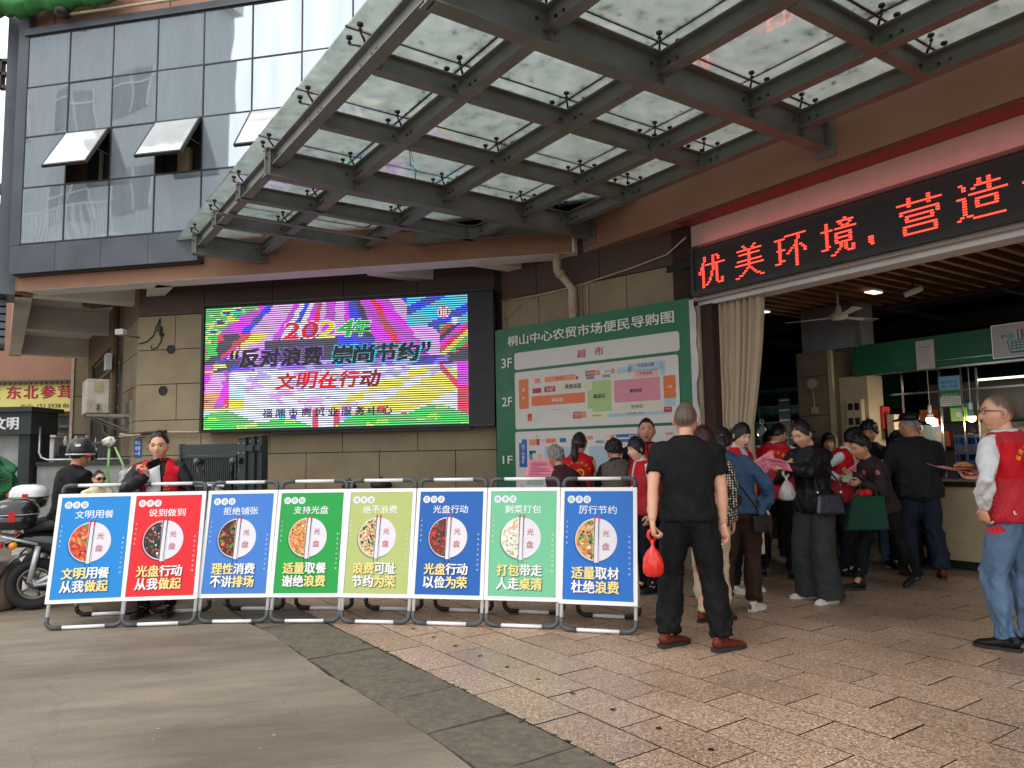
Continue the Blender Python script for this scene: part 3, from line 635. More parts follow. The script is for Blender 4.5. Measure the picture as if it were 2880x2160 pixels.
for i, u in enumerate(UG):
    nl = nlim(u)+.003
    if u in mains: obj('main_beam', ibeam_n(u, nl, -1.99, 4.04, ZTOP-.001, .13), M_steel, can)
    elif u > 7.5: obj('main_beam', ibeam_n(u, nl, -2.0, 4.13, ZTOP-.001, .09), M_steel, can)
    else:
        for a, b in zip(NG, NG[1:]): obj('cross_beam', ibeam_n(u, b+.056, a-.056, ZB-.006, ZTOP-.004, .085), M_steel, can)
def ulim(n):
    a = L.o @ F.n; b = L.u @ F.n; t = (n-a)/b; q = L.o+L.u*t; return min(10.36, q @ F.u)
for j, n in enumerate(NG):
    end = ulim(n)-.05 if n < -2.5 else 10.36
    bp_ = [x for x in mains if x < end]
    st = -.8; 
    for x in bp_+[end]:
        if x-st > .2: obj('purlin', ibeam_u(n, st+(.008 if st > 0 else 0), x-.008, ZB, ZTOP, .105), M_steel, can)
        st = x
# edge beam following the splayed wall
m = MB(); m.fbox(L, .25, 2.05, .06, .16, 4.13, 4.14); m.fbox(L, .25, 2.05, .10, .115, 4.14, 4.30); m.fbox(L, .25, 2.05, .06, .16, 4.30, 4.309); obj('purlin', m, M_steel, can)
# tie strips seen below the far corner
m = MB(); m.fbox(F, 8.6, 8.68, nlim(8.6), -1.93, 4.118, 4.128); obj('tie_plate', m, M_steel, can)
for u in mains+UG[8:10]:
    m = MB(); z0 = 4.04 if u in mains else 4.13
    m.fbox(F, u-.05, u+.05, -2.035, -2.025, z0, ZTOP-.004); obj('end_plate', m, M_steel, can)
    for n in NG[1:]:
        if n > nlim(u)+.1:
            m = MB(); m.fbox(F, u-.05, u-.007, n-.005, n+.005, z0+.011, ZB-.001); m.fbox(F, u+.007, u+.05, n-.005, n+.005, z0+.011, ZB-.001); objs('stiffener', m, M_steel, can)
for u in mains[:3]:
    m = MB(); m.fbox(F, u-.10, u+.10, -6.098, -6.075, 3.98, 4.36); obj('wall_plate', m, M_steel, can)
# bolts at the purlin joints
bt = MB()
for u in UG:
    for n in NG:
        if n < nlim(u): continue
        for du in (-.10, -.18, .10):
            bt.tube([F.p(u+du, n+.005, 4.22), F.p(u+du, n+.018, 4.22)], .012, 6)
        for dn in (-.10, .10):
            bt.tube([F.p(u-.006, n+dn, 4.22), F.p(u-.02, n+dn, 4.22)], .012, 6)
obj('bolt', bt, M_steelb, can, kind='stuff')
# glass panels
ZG = 4.425
NGP = [-1.93, -2.92, -3.98, -5.04, -6.06]
UGP = [UG[0]]+UG[1:-1]+[11.25]
for a, b in zip(UGP, UGP[1:]):
    for n1, n0 in zip(NGP, NGP[1:]):
        pts = [(a+.008, n0+.008), (b-.008, n0+.008), (b-.008, n1-.008), (a+.008, n1-.008)]
        # clip by the splayed wall
        def inside(p): q = F.p(p[0], p[1], 0)-L.o; return q @ L.n > .03
        out = []
        for k in range(4):
            p, q = pts[k], pts[(k+1) % 4]; ip, iq = inside(p), inside(q)
            if ip: out.append(p)
            if ip != iq:
                dp_ = (F.p(p[0], p[1], 0)-L.o) @ L.n-.03; dq = (F.p(q[0], q[1], 0)-L.o) @ L.n-.03; t = dp_/(dp_-dq); out.append((p[0]+(q[0]-p[0])*t, p[1]+(q[1]-p[1])*t))
        if len(out) < 3: continue
        k = len(out); m = MB(); dz = RNG.normal(0, .0012)
        m.add([F.p(u, n, ZG+dz) for u, n in out]+[F.p(u, n, ZG+.014+dz) for u, n in out], [tuple(range(k)), tuple(range(k, 2*k))[::-1]]+[(i, (i+1) % k, (i+1) % k+k, i+k) for i in range(k)])
        obj('glass_panel', m, M_rglass, can)
# dirt along the pane edges, also painted for the beams' dark reflections and shade
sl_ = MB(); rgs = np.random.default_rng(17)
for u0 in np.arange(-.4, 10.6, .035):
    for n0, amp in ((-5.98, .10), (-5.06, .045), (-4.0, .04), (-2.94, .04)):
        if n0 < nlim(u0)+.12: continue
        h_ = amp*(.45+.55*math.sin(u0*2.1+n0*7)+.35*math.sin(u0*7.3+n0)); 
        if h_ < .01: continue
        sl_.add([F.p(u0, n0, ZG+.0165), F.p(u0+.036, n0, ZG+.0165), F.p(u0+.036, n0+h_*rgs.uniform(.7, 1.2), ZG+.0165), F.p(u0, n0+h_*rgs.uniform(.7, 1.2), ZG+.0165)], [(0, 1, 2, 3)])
tag(obj('silt_shade', sl_, pm('dried_silt_shade', rgb(84, 72, 52), .95, var=.3, alpha=.72), can), kind='stuff')
# silicone joints + spiders
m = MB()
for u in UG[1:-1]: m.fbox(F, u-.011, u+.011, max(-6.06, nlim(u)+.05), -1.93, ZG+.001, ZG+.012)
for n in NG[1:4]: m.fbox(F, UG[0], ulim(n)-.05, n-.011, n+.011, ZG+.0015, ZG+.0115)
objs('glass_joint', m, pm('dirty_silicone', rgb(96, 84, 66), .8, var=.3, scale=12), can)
sp = MB()
for sx, sy in ((1, 1), (1, -1), (-1, 1), (-1, -1)):
    e = F.u*sx*.10+F.n*sy*.10
    sp.tube([np.array([0, 0, .0]), e*.55+np.array([0, 0, .035]), e+np.array([0, 0, .05])], [.012, .009, .007], 6)
    sp.tube([e+np.array([0, 0, .05]), e+np.array([0, 0, .095])], .008, 6)
    sp.tube([e+np.array([0, 0, .096]), e+np.array([0, 0, .112])], .024, 10); sp.tube([e+np.array([0, 0, .06]), e+np.array([0, 0, .072])], .015, 8)
spm = mesh_of(sp, 'glass_fitting', M_steelb, True)
for u in UG:
    for n in NG:
        if n < nlim(u)+.08: continue
        o = bpy.data.objects.new('glass_fitting', spm); COL.objects.link(o); o.parent = can; o.location = Vector(F.p(u, n, ZTOP))-Vector(WLOC[can.name])
# leaves and grime lying on the glass
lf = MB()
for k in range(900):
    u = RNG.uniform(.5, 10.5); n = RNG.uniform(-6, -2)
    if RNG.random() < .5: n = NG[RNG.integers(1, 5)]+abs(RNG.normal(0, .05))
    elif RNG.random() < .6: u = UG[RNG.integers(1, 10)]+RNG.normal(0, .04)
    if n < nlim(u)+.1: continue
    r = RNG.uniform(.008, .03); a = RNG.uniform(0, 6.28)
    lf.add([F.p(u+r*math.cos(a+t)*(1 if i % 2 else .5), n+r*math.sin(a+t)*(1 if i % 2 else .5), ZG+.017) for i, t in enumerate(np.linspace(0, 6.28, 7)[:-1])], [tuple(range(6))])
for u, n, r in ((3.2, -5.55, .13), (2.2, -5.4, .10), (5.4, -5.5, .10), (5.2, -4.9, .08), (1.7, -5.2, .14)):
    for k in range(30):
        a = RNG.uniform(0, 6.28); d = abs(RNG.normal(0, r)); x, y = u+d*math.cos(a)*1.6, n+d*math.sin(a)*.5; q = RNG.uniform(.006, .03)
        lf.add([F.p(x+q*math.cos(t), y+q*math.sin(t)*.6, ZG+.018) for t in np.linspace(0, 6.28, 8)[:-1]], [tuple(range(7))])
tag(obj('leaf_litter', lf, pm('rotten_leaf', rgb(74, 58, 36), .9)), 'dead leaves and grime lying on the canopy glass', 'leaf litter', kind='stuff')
m = MB(); m.tube([F.p(5.93, -3.0, 4.15), F.p(5.96, -3.02, 4.02), F.p(5.90, -3.05, 3.95), F.p(5.94, -3.05, 3.83)], .004, 4); m.tube([F.p(5.93, -3.0, 4.15), F.p(5.85, -2.98, 4.08), F.p(5.86, -3.0, 4.0)], .003, 4)
tag(obj('hanging_wire', m, M_black), 'bit of dead wire dangling from a canopy joint', 'wire')

# litter and grit on the ground
lt = MB(); rgl = np.random.default_rng(9)
for k in range(420):
    y = rgl.uniform(2.0, 9); x = rgl.uniform(-.7*y, .7*y); r = rgl.uniform(.002, .006)*(1 if k % 9 else 2.2); a = rgl.uniform(0, 6.28)
    lt.add([(x+r*math.cos(a+q)*(1 if q_ % 2 else .6), y+r*math.sin(a+q)*(1 if q_ % 2 else .6), .0045) for q_, q in enumerate(np.linspace(0, 6.28, 6)[:-1])], [tuple(range(5))], (.45, .42, .38) if k % 3 == 0 else (.03, .025, .02))
obj('grit', lt, pm('grit', (1, 1, 1), .9, attr=True), kind='stuff')
ms = MB()
for k in range(160):
    u = rgl.uniform(1.5, 6.5); n = -2.247+rgl.normal(0, .008); r = rgl.uniform(.004, .014); c = F.p(u, n, .003)
    ms.add([c+np.array([r*math.cos(q), r*math.sin(q)*.8, 0]) for q in np.linspace(0, 6.28, 6)[:-1]], [tuple(range(5))])
obj('moss', ms, pm('dark_moss', rgb(44, 54, 34), .95), kind='stuff')
# ================================================================ red dot-matrix sign over the entrance
rs = thing('led_sign', 'long black dot-matrix sign with glowing red Chinese characters above the market entrance', 'led sign', tuple(F.p(5.5, -6.3, 3.05)))
SN = -6.235
m = MB(); m.fbox(F, .6, 5.46, SN-.075, SN-.012, 3.075, 3.56); obj('panel', m, pm('led_sign_face', rgb(34, 24, 28), .55, var=.25, scale=180), rs)
m = MB(); m.fbox(F, .55, 5.50, SN-.08, SN, 3.035, 3.085); m.fbox(F, .55, 5.50, SN-.08, SN, 3.55, 3.59); m.fbox(F, 5.455, 5.50, SN-.08, SN, 3.085, 3.55); obj('frame', m, M_black, rs)
GL = {'you': """....#....#.#....|....#....#..#...|....#....#..#...|...#.....#......|...#.###########|..##.....#.#....|..##.....#.#....|.#.#.....#.#....|.#.#....#..#....|...#....#..#....|...#....#..#....|...#...#...#....|...#...#...#..#.|...#..#....#..#.|...#.#......###.|...#............""",
'mei': """....#.....#.....|.....#...#......|.#############..|.......#........|..###########...|.......#........|.......#........|.#############..|.......#........|###############.|.......#........|......#.#.......|.....#...#......|....#.....#.....|..##.......##...|##...........##.""",
'huan': """................|.....##########.|#####......#....|..#........#....|..#.......#.....|..#.......#.....|..#......##.#...|.####...#.#..#..|..#....#..#...#.|..#...#...#...#.|..#.......#.....|..#.......#.....|..###.....#.....|###.......#.....|..........#.....|..........#.....""",
'jing': """..........#.....|..#....#######..|..#.....#...#...|..#......#.#....|#####.#########.|..#.............|..#...#######...|..#...#.....#...|..#...#######...|..#...#.....#...|..#...#######...|..##....#.#.....|###.....#.#..#..|.......#..#..#..|......#....###..|....##..........""",
'dou': """................|................|................|................|................|................|................|................|................|................|................|......##........|......##........|......##........|.......#........|................""",
'ying': """....#......#....|....#......#....|################|....#......#....|................|.##############.|.#............#.|...##########.#.|...#........#...|...##########...|................|..############..|..#..........#..|..#..........#..|..############..|................""",
'zao': """.......#..#.....|.#.....#..#.....|..#...########..|..#..#....#.....|..........#.....|....############|###.............|..#...#######...|..#...#.....#...|..#...#.....#...|..#...#######...|..#.............|..#.............|.#.##...........|#....##########.|................"""}
POS = {'you': (5.36, 5.05), 'mei': (4.93, 4.64), 'huan': (4.54, 4.24), 'jing': (4.115, 3.815), 'dou': (3.78, 3.48), 'ying': (3.54, 3.28), 'zao': (3.17, 2.90)}
POS = {'you': 5.41, 'mei': 4.90, 'huan': 4.42, 'jing': 3.915, 'dou': 3.60, 'ying': 3.20, 'zao': 2.72}
for kx, u0 in POS.items():
    w = .37/16; h = .345/16; m = MB()
    for r, row in enumerate(GL[kx].split('|')):
        z = 3.445-(r+.5)*h; cidx = 0
        while cidx < 16:
            if row[cidx] == '#':
                e = cidx
                while e < 16 and row[e] == '#': e += 1
                a, b = cidx, e
                if e-cidx == 1: a, b = cidx-.15, e+.15
                m.fbox(F, u0-b*w, u0-a*w, SN-.012, SN-.006, z-h*.27, z+h*.27); cidx = e
            else: cidx += 1
    obj('lettering', m, GLOWRED, rs)
# the sign keeps running to the right of the frame
m = MB(); m.fbox(F, 1.9, 2.25, SN-.012, SN-.006, 3.30, 3.315); m.fbox(F, 2.05, 2.07, SN-.012, SN-.006, 3.12, 3.44); obj('lettering', m, GLOWRED, rs)

# ================================================================ colour LED screen on the splayed wall
ls = thing('led_screen', 'large colour LED screen glowing with a garish striped slogan picture on the beige wall', 'led screen', tuple(WF.p(1.9, 0, 1.7)))
m = MB(); m.fbox(WF, -.36, 4.12, -.23, -.012, 1.725, 3.655); obj('cabinet', m, M_black, ls)
m = MB(); m.fbox(WF, -.36, -.02, -.011, -.002, 1.74, 3.64); obj('blank_module', m, pm('matt_black_module', rgb(44, 46, 54), .6), ls)
m = MB(); m.fbox(WF, 4.085, 4.12, -.011, .03, 1.725, 3.655); m.fbox(WF, -.36, 4.084, -.011, .03, 3.625, 3.655); m.fbox(WF, -.36, 4.084, -.011, .03, 1.725, 1.755); obj('frame', m, M_black, ls)
m = MB(); m.fbox(WF, .0, 3.0, -.2, -.05, 1.69, 1.724)
for k in range(24): m.fbox(WF, -.375, -.361, -.2, -.05, 2.3+k*.05, 2.325+k*.05)
obj('cabinet_rail', m, M_darkmetal, ls)
def hsl(c): return {'k': (.01, .01, .012), 'w': (.82, .86, 1), 'm': (.75, .02, .85), 'b': (.0, .02, .75), 'r': (.80, .01, .03), 'g': (.02, .62, .04), 'y': (.85, .78, .04), 'c': (.03, .62, .80), 'o': (.9, .35, .08), 'l': (.50, .46, .95), 'p': (.80, .42, .90), 'q': (.50, .88, .95), 'v': (.30, .12, .70), 'G': (.3, .8, .04)}[c]
def screen_col(x, y):
    # x 0..1 left-right, y 0..1 top-down
    n = math.sin(x*37+y*21)*.5+math.sin(x*91-y*57)*.3+math.sin(x*13+y*83)*.4
    if x < .24 and y < .30 and (x/.24+y/.30+.22*n) < .95: return 'g' if n > -.15 else ('y' if n > -.5 else ('c' if n > -.8 else 'k'))
    if x < .05 and y < .45 and n > 0: return 'g'
    hill = .93-.05*math.sin(x*9+.8)-.035*math.sin(x*23)
    if x > .80: hill -= .05*(x-.8)/.2
    if y > hill: return 'G' if n > .75 else ('g' if n < .55 else 'y')
    bx = (x*24) % 1
    if y > .845 and .30 < x < .78 and int(x*24) in (7, 8, 10, 12, 13, 15, 16, 18) and .2 < bx < .78 and y > .87+.03*math.sin(int(x*24)*5): return 'rcbgrb'[int(x*24) % 6]
    if y < .47:
        ang = math.atan2(y+.55, (x-.52)*2.1)*180/math.pi+1.6*n*.5
        if x < .28 and y > .22 and (x-.05)*1.2+(y-.22) < .25+.04*n:
            return 'yggrkry'[int(abs(x*22+y*9+n*.4)) % 7]
        seq = 'qbccbmmbpppmwbwmrpmmppmbbkmmrmmppbmkbkrwc'
        i = int((ang-20)/140*len(seq)) % len(seq); c = seq[-i-1]
        if .24 < x < .66 and y > .26+.16*abs(x-.45): c = 'k' if x < .52 else ('b' if y < .40 else 'k')
        if x > .90 and y > .22: c = 'rkmryg'[int((x*40+y*22)) % 6]
        if y > .41 and n > .15: c = 'k'
        if x > .78 and y < .22: c = 'bcc'[int((x+y)*14) % 3]
        return c
    if y < .54: return ('vkmykb'[int((x*17+y*30+n)) % 6]) if (x < .2 or x > .8) else ('l' if n > .1 else 'v')
    if x < .10 and y < .82:
        return 'm' if ((x*30+y*6+n*.4) % 3) < 1.3 else ('p' if y < .7 else 'r' if n > .2 else 'o')
    if x > .96: return 'm' if y < .7 else 'r'
    if x > .9 and abs(y-(.55+(x-.9)*2.3)) < .03: return 'r'
    sw = math.sin((x-.55)*5+y*7)
    if x > .50 and .56 < y < .90:
        band = (y-.56)*1.15+(x-.50)*.95+.03*n
        if .30 < band < .37 or .44 < band < .64 and sw > -.6: return 'y'
    if x < .16 and y > .76 and y < .84: return 'y'
    if y < .62 and n > .2: return 'l'
    return 'q' if (x < .16 and n > .1) else ('p' if (math.sin(x*6-y*9)+n*.5 > 1.05) else ('l' if (y < .70 and math.sin(x*11+y*5)+n > .9) else 'w'))
pr = Print(.001); NX, NY = 260, 58; Wt, Ht = 4.06, 1.83
for j in range(NY):
    i = 0; cs = [screen_col((k+.5)/NX, (j+.5)/NY) for k in range(NX)]
    while i < NX:
        e = i
        while e < NX and cs[e] == cs[i]: e += 1
        cc_ = np.array(hsl(cs[i])); gm = float(cc_.mean()); cc_ = (cc_*.86+.14*np.array([.55, .5, .85]))*(1+.06*math.sin(j*2.3+i)); pr.rect(i/NX*Wt, Ht-(j+1)/NY*Ht, e/NX*Wt, Ht-j/NY*Ht, tuple(cc_), 0); i = e
G_, Y_, R_, C_, K_, B_, M_ = hsl('g'), hsl('y'), hsl('r'), hsl('c'), hsl('k'), hsl('b'), hsl('m')
def sb(x0, y0, x1, y1): return x0*Wt, (1-y1)*Ht, x1*Wt, (1-y0)*Ht
for ch, x, c in zip('2024年', (.315, .385, .45, .52, .58), (R_, R_, Y_, G_, G_)):
    a = sb(x, .155, x+.062, .285); pr.text(ch, a[0]-.012, a[1]-.012, a[2]+.012, a[3]+.012, hsl('w'), 1, bold=.05, shear=.25); pr.text(ch, *a, c, 2, bold=.03, shear=.25)
for ch, x, c in zip('“反对浪费崇尚节约”', (.105, .145, .225, .31, .39, .505, .585, .67, .75, .835), (B_, B_, R_, R_, Y_, G_, B_, R_, M_, R_)):
    w = .03 if ch in '“”' else .072; a = sb(x, .355, x+w, .50 if ch not in '“”' else .43)
    pr.text(ch, a[0]-.014, a[1]-.014, a[2]+.014, a[3]+.014, C_ if x > .5 else hsl('v'), 1, bold=.06, shear=.15); pr.text(ch, *a, K_, 2, bold=.045, shear=.15)
for ch, x in zip('文明在行动', (.29, .37, .45, .53, .61)):
    a = sb(x, .56, x+.07, .69); pr.text(ch, *a, (.75, .0, .0) if x < .6 else (.25, 0, .02), 2, bold=.035, shear=.22)
for k, ch in enumerate('福鼎市商贸业服务中心'): a = sb(.235+k*.0505, .845, .235+k*.0505+.036, .91); pr.text(ch, *a, (.03, .02, .08), 2, bold=.03)
for (x, y, r) in ((.915, .13, .045), (.955, .20, .03)):
    pr.disc(x*Wt, (1-y)*Ht, r*2, hsl('w'), 1, 16); pr.disc(x*Wt, (1-y)*Ht, r*1.7, R_ if x < .93 else B_, 2, 16)
    for q in range(-1, 2): pr.rect(x*Wt+q*r*.8-.012, (1-y)*Ht-r*1.4, x*Wt+q*r*.8+.012, (1-y)*Ht+r*1.4, hsl('w'), 3)
pmx = plane_matrix(WF.p(4.075, -.010, 1.765), -WF.u)
obj('picture', place(pr.mb, pmx), LEDMAT, ls)
m = MB()
for j in range(NY+1):
    z = 1.765+j*Ht/NY; m.fbox(WF, .02, 4.078, -.0045, -.003, z-.0074, z+.0074)
obj('scan_gap', m, M_black, ls, kind='stuff')

# ================================================================ market map banner
ban = thing('map_banner', 'tall green vinyl banner with a coloured floor plan of the market hung on the wall', 'banner', tuple(BF.p(1.5, .05, 0)))
gx, gz = 24, 20; m = MB(); vs = []
for i in range(gx+1):
    for j in range(gz+1):
        u = .01+3.01*i/gx; z = .72+(3.045-.72)*j/gz
        vs.append(BF.p(u, .03, z))
fs = [(i*(gz+1)+j, i*(gz+1)+j+1, (i+1)*(gz+1)+j+1, (i+1)*(gz+1)+j) for i in range(gx) for j in range(gz)]
m.add(vs, fs); bs = obj('sheet', m, pm('green_vinyl', rgb(14, 104, 66), .42, var=.06, bump=.06, bscale=5), ban); md = bs.modifiers.new('s', 'SOLIDIFY'); md.thickness = .012
m = MB(); pts = []
for j in range(30):
    z = .75+(3.02-.75)*j/29; pts.append((z, .0+.012*math.sin(j*.9)+.008*math.sin(j*2.3), .04+.02*math.sin(j*.5)))
for (z0, a, b), (z1, c_, d) in zip(pts, pts[1:]): m.quad(BF.p(.02, .032, z0), BF.p(-.06+a, b, z0), BF.p(-.06+c_, d, z1), BF.p(.02, .032, z1))
obj('loose_edge', m, pm('banner_back', rgb(200, 196, 196), .6), ban, smooth=True)
CB = dict(panel=rgb(206, 204, 200), orange=rgb(214, 108, 50), orange2=rgb(222, 140, 96), red=rgb(176, 24, 46), cream=rgb(206, 206, 176), cream2=rgb(214, 214, 150), white=rgb(214, 214, 212), blueg=rgb(170, 190, 190), blue_l=rgb(166, 188, 204), pinkl=rgb(222, 168, 164), pink=rgb(208, 132, 150), green_l=rgb(164, 190, 122), green_l2=rgb(190, 205, 160), blue=rgb(24, 92, 168), teal=rgb(140, 180, 170), w=rgb(225, 225, 222), k=rgb(40, 40, 40), y=rgb(240, 200, 60))
BR = [('panel', 0.356, 2.69, 2.867, 2.463),('panel', 0.357, 2.426, 2.845, 1.663),('panel', 0.349, 1.628, 2.807, 0.766),('orange', 0.429, 2.324, 0.601, 1.93),('orange', 0.649, 2.087, 1.527, 1.957),('orange2', 0.709, 2.319, 0.804, 2.257),('orange2', 0.886, 2.324, 1.381, 2.256),('red', 1.393, 2.296, 1.426, 2.253),('red', 0.671, 2.19, 0.822, 2.125),('red', 0.872, 2.2, 1.056, 2.126),('cream', 1.102, 2.224, 1.596, 2.128),('red', 1.54, 2.346, 1.698, 2.282),('orange2', 1.711, 2.342, 1.765, 2.281),('white', 1.776, 2.341, 1.918, 2.283),('orange2', 1.929, 2.343, 1.981, 2.281),('blueg', 1.544, 2.284, 1.681, 2.237),('blueg', 1.802, 2.284, 1.92, 2.238),('blue_l', 2.014, 2.343, 2.219, 2.273),('blue_l', 2.174, 2.376, 2.675, 2.277),('blue_l', 2.612, 2.357, 2.672, 2.206),('pinkl', 2.26, 2.287, 2.575, 2.205),('green_l', 1.637, 2.214, 1.922, 1.834),('green_l', 1.567, 2.104, 1.635, 1.876),('pink', 1.965, 2.195, 2.598, 1.926),('cream', 1.958, 1.904, 2.605, 1.831),('orange', 2.641, 2.197, 2.8, 2.015),('orange', 2.642, 2.014, 2.802, 1.937),('blue_l', 2.642, 1.936, 2.79, 1.85),('red', 2.638, 1.841, 2.74, 1.782),('cream2', 1.547, 1.807, 1.857, 1.759),('blue_l', 1.859, 1.8, 2.739, 1.758),('red', 0.577, 1.86, 0.651, 1.763),('red', 1.335, 1.848, 1.469, 1.764),('orange2', 1.476, 1.849, 1.536, 1.769),('blue', 0.414, 1.526, 0.555, 1.159),('white', 0.414, 1.526, 0.462, 1.479),('orange2', 0.595, 1.522, 0.712, 1.446),('red', 0.72, 1.527, 0.773, 1.445),('orange2', 0.881, 1.528, 1.049, 1.467),('blue', 1.11, 1.526, 1.215, 1.473),('blue', 0.593, 1.375, 0.709, 1.341),('blue', 0.593, 1.375, 0.646, 1.16),('green_l2', 0.655, 1.341, 0.695, 1.16),('pinkl', 0.736, 1.328, 0.81, 1.16),('blue_l', 0.851, 1.419, 1.501, 1.102),('blue_l', 1.572, 1.415, 2.045, 1.105),('orange2', 1.544, 1.542, 1.634, 1.497),('orange2', 1.888, 1.548, 1.956, 1.5),('blue', 1.969, 1.549, 2.497, 1.512),('blue', 1.889, 1.491, 2.266, 1.456),('blueg', 1.669, 1.486, 1.799, 1.448),('teal', 0.542, 1.146, 0.823, 0.931),('orange2', 2.65, 1.55, 2.745, 1.526)]
BT = [('桐山中心农贸市场便民导购图', 'w', 0.242, 2.933, 2.809, 2.794),('超', 'red', 1.424, 2.62, 1.557, 2.52),('市', 'red', 1.694, 2.63, 1.825, 2.521),('3F', 'w', 0.124, 2.636, 0.309, 2.507),('2F', 'w', 0.122, 2.103, 0.303, 1.982),('1F', 'w', 0.116, 1.311, 0.294, 1.204),('天', 'w', 0.493, 2.202, 0.541, 2.156),('桥', 'w', 0.49, 2.092, 0.538, 2.049),('停车场', 'w', 0.993, 2.041, 1.18, 1.99),('熟食店面', 'k', 1.221, 2.205, 1.472, 2.144),('蔬菜区', 'k', 1.656, 2.05, 1.838, 1.997),('猪肉区', 'k', 2.186, 2.079, 2.361, 2.033),('生杂区', 'k', 2.196, 1.891, 2.371, 1.848),('干品类店面', 'k', 2.304, 2.367, 2.527, 2.322),('牛羊肉区', 'k', 2.328, 2.267, 2.503, 2.23),('扶梯', 'red', 1.071, 2.309, 1.199, 2.275),('干品类店面（仓储）', 'k', 2.123, 1.802, 2.366, 1.78),('粮食制品区', 'k', 1.636, 1.799, 1.768, 1.778),('零杂区', 'k', 1.807, 2.277, 1.913, 2.245),('熟食摊位', 'k', 1.559, 2.275, 1.676, 2.242),('洗手间', 'k', 1.828, 2.332, 1.915, 2.302),('货梯', 'w', 2.693, 2.083, 2.754, 2.05),('消防控制室', 'w', 1.547, 2.333, 1.692, 2.293),('中心农贸', 'w', 0.9, 2.19, 1.032, 2.161),('检测室', 'w', 0.918, 2.163, 1.015, 2.138),('市场管理', 'w', 1.341, 1.835, 1.461, 1.811),('者协会', 'w', 1.363, 1.807, 1.45, 1.78),('自', 'w', 0.468, 1.462, 0.511, 1.417),('产', 'w', 0.467, 1.41, 0.51, 1.368),('自', 'w', 0.466, 1.36, 0.509, 1.318),('销', 'w', 0.464, 1.311, 0.507, 1.264),('区', 'w', 0.463, 1.258, 0.506, 1.212),('海鲜区', 'k', 1.672, 1.481, 1.797, 1.454),('海鲜批发', 'w', 2.153, 1.539, 2.288, 1.513),('饮', 'w', 0.603, 1.318, 0.632, 1.29),('食', 'w', 0.602, 1.282, 0.631, 1.255),('区', 'w', 0.601, 1.247, 0.63, 1.218),('扶二梯', 'red', 0.916, 1.511, 1.019, 1.485),('进入口', 'red', 0.794, 1.514, 0.863, 1.496),('进入口', 'red', 1.475, 1.535, 1.538, 1.519),('进入口', 'red', 1.815, 1.533, 1.878, 1.518),('党', 'y', 0.594, 1.815, 0.637, 1.793),('会议室', 'y', 0.582, 1.789, 0.645, 1.77),('自产品区', 'w', 2.662, 1.828, 2.717, 1.808)]
pr = Print(.0008)
for k, x0, y0, x1, y1 in BR:
    if k == 'panel': pr.rrect(x0, y0, x1, y1, .035, CB[k], 1)
    elif k in ('orange', 'pink', 'green_l', 'cream') and abs(x1-x0) > .15: pr.rrect(x0, y0, x1, y1, .015, CB[k], 2)
    else: pr.rect(x0, y0, x1, y1, CB[k], 2 if k not in ('red', 'orange2', 'white') else 3)
    if k == 'orange2':
        a, b, c, d = x0+.012, y0-.012, x1-.012, y1+.012
        pr.line([(a, b), (c, b), (c, d), (a, d), (a, b)], .004, CB['orange'], 4)
pr.line([(.66, 1.765), (.75, 1.77), (.83, 1.90), (1.22, 1.89), (1.33, 1.79)], .004, rgb(160, 160, 158), 3)
for s, k, x0, y0, x1, y1 in BT: pr.text(s, x0, y1, x1, y0, CB[k], 5, bold=.02 if (y0-y1) > .045 else .0)
for (x, y, r) in ((.40, .86, .018), (.50, .86, .02), (.73, 1.56, .014)): pr.disc(x, y, r, CB['red'], 3, 12); pr.disc(x, y, r*.6, CB['panel'], 4, 12)
pr.poly([(.44, .95), (.60, .80), (.50, .74), (.40, .78)], CB['pinkl'], 3)
for k in range(5): pr.rect(.60, 1.10-k*.035, .80, 1.105-k*.035, CB['w'], 4)
obj('printed_map', place(pr.mb, plane_matrix(BF.p(3.02, .0365, 0), -BF.u)), PRINT, ban)

# ================================================================ eight poster stands
M_alu = pm('white_aluminium', rgb(238, 240, 242), .35, var=.03, metal=0)
M_elbow = pm('grey_plastic_elbow', rgb(76, 80, 84), .5, var=.06)
M_post = pm('poster_print', (1, 1, 1), .22, var=.02, attr=True, coat=.06, spec=.35)
PAL = [[(214, 66, 40), (236, 110, 60), (176, 34, 24), (240, 150, 90), (70, 160, 80)], [(30, 30, 30), (190, 40, 30), (70, 96, 50), (220, 220, 210), (50, 40, 36)], [(96, 26, 20), (60, 20, 16), (214, 104, 50), (60, 140, 50), (150, 60, 30)], [(226, 150, 80), (196, 60, 36), (240, 196, 130), (110, 150, 50), (240, 214, 170)],
       [(222, 200, 150), (60, 44, 40), (196, 50, 30), (110, 170, 70), (236, 226, 210)], [(110, 30, 26), (150, 50, 40), (214, 40, 36), (60, 130, 60), (80, 24, 20)], [(240, 232, 220), (250, 248, 240), (226, 160, 100), (150, 190, 80), (240, 240, 236)], [(226, 170, 110), (60, 150, 50), (190, 116, 70), (50, 40, 34), (240, 206, 160)]]
BGC = [(0, 134, 214), (226, 20, 34), (58, 122, 206), (6, 158, 62), (180, 192, 116), (0, 92, 178), (112, 194, 150), (0, 106, 198)]
TXT = [('文明用餐', '文明', '用餐', '从我', '做起'), ('说到做到', '光盘', '行动', '从我', '做起'), ('拒绝铺张', '理性', '消费', '不讲', '排场'), ('支持光盘', '适量', '取餐', '谢绝', '浪费'), ('绝不浪费', '浪费', '可耻', '节约', '为荣'), ('光盘行动', '光盘', '行动', '以俭', '为荣'), ('剩菜打包', '打包', '带走', '人走', '桌清'), ('厉行节约', '适量', '取材', '杜绝', '浪费')]
YEL = rgb(246, 222, 140)
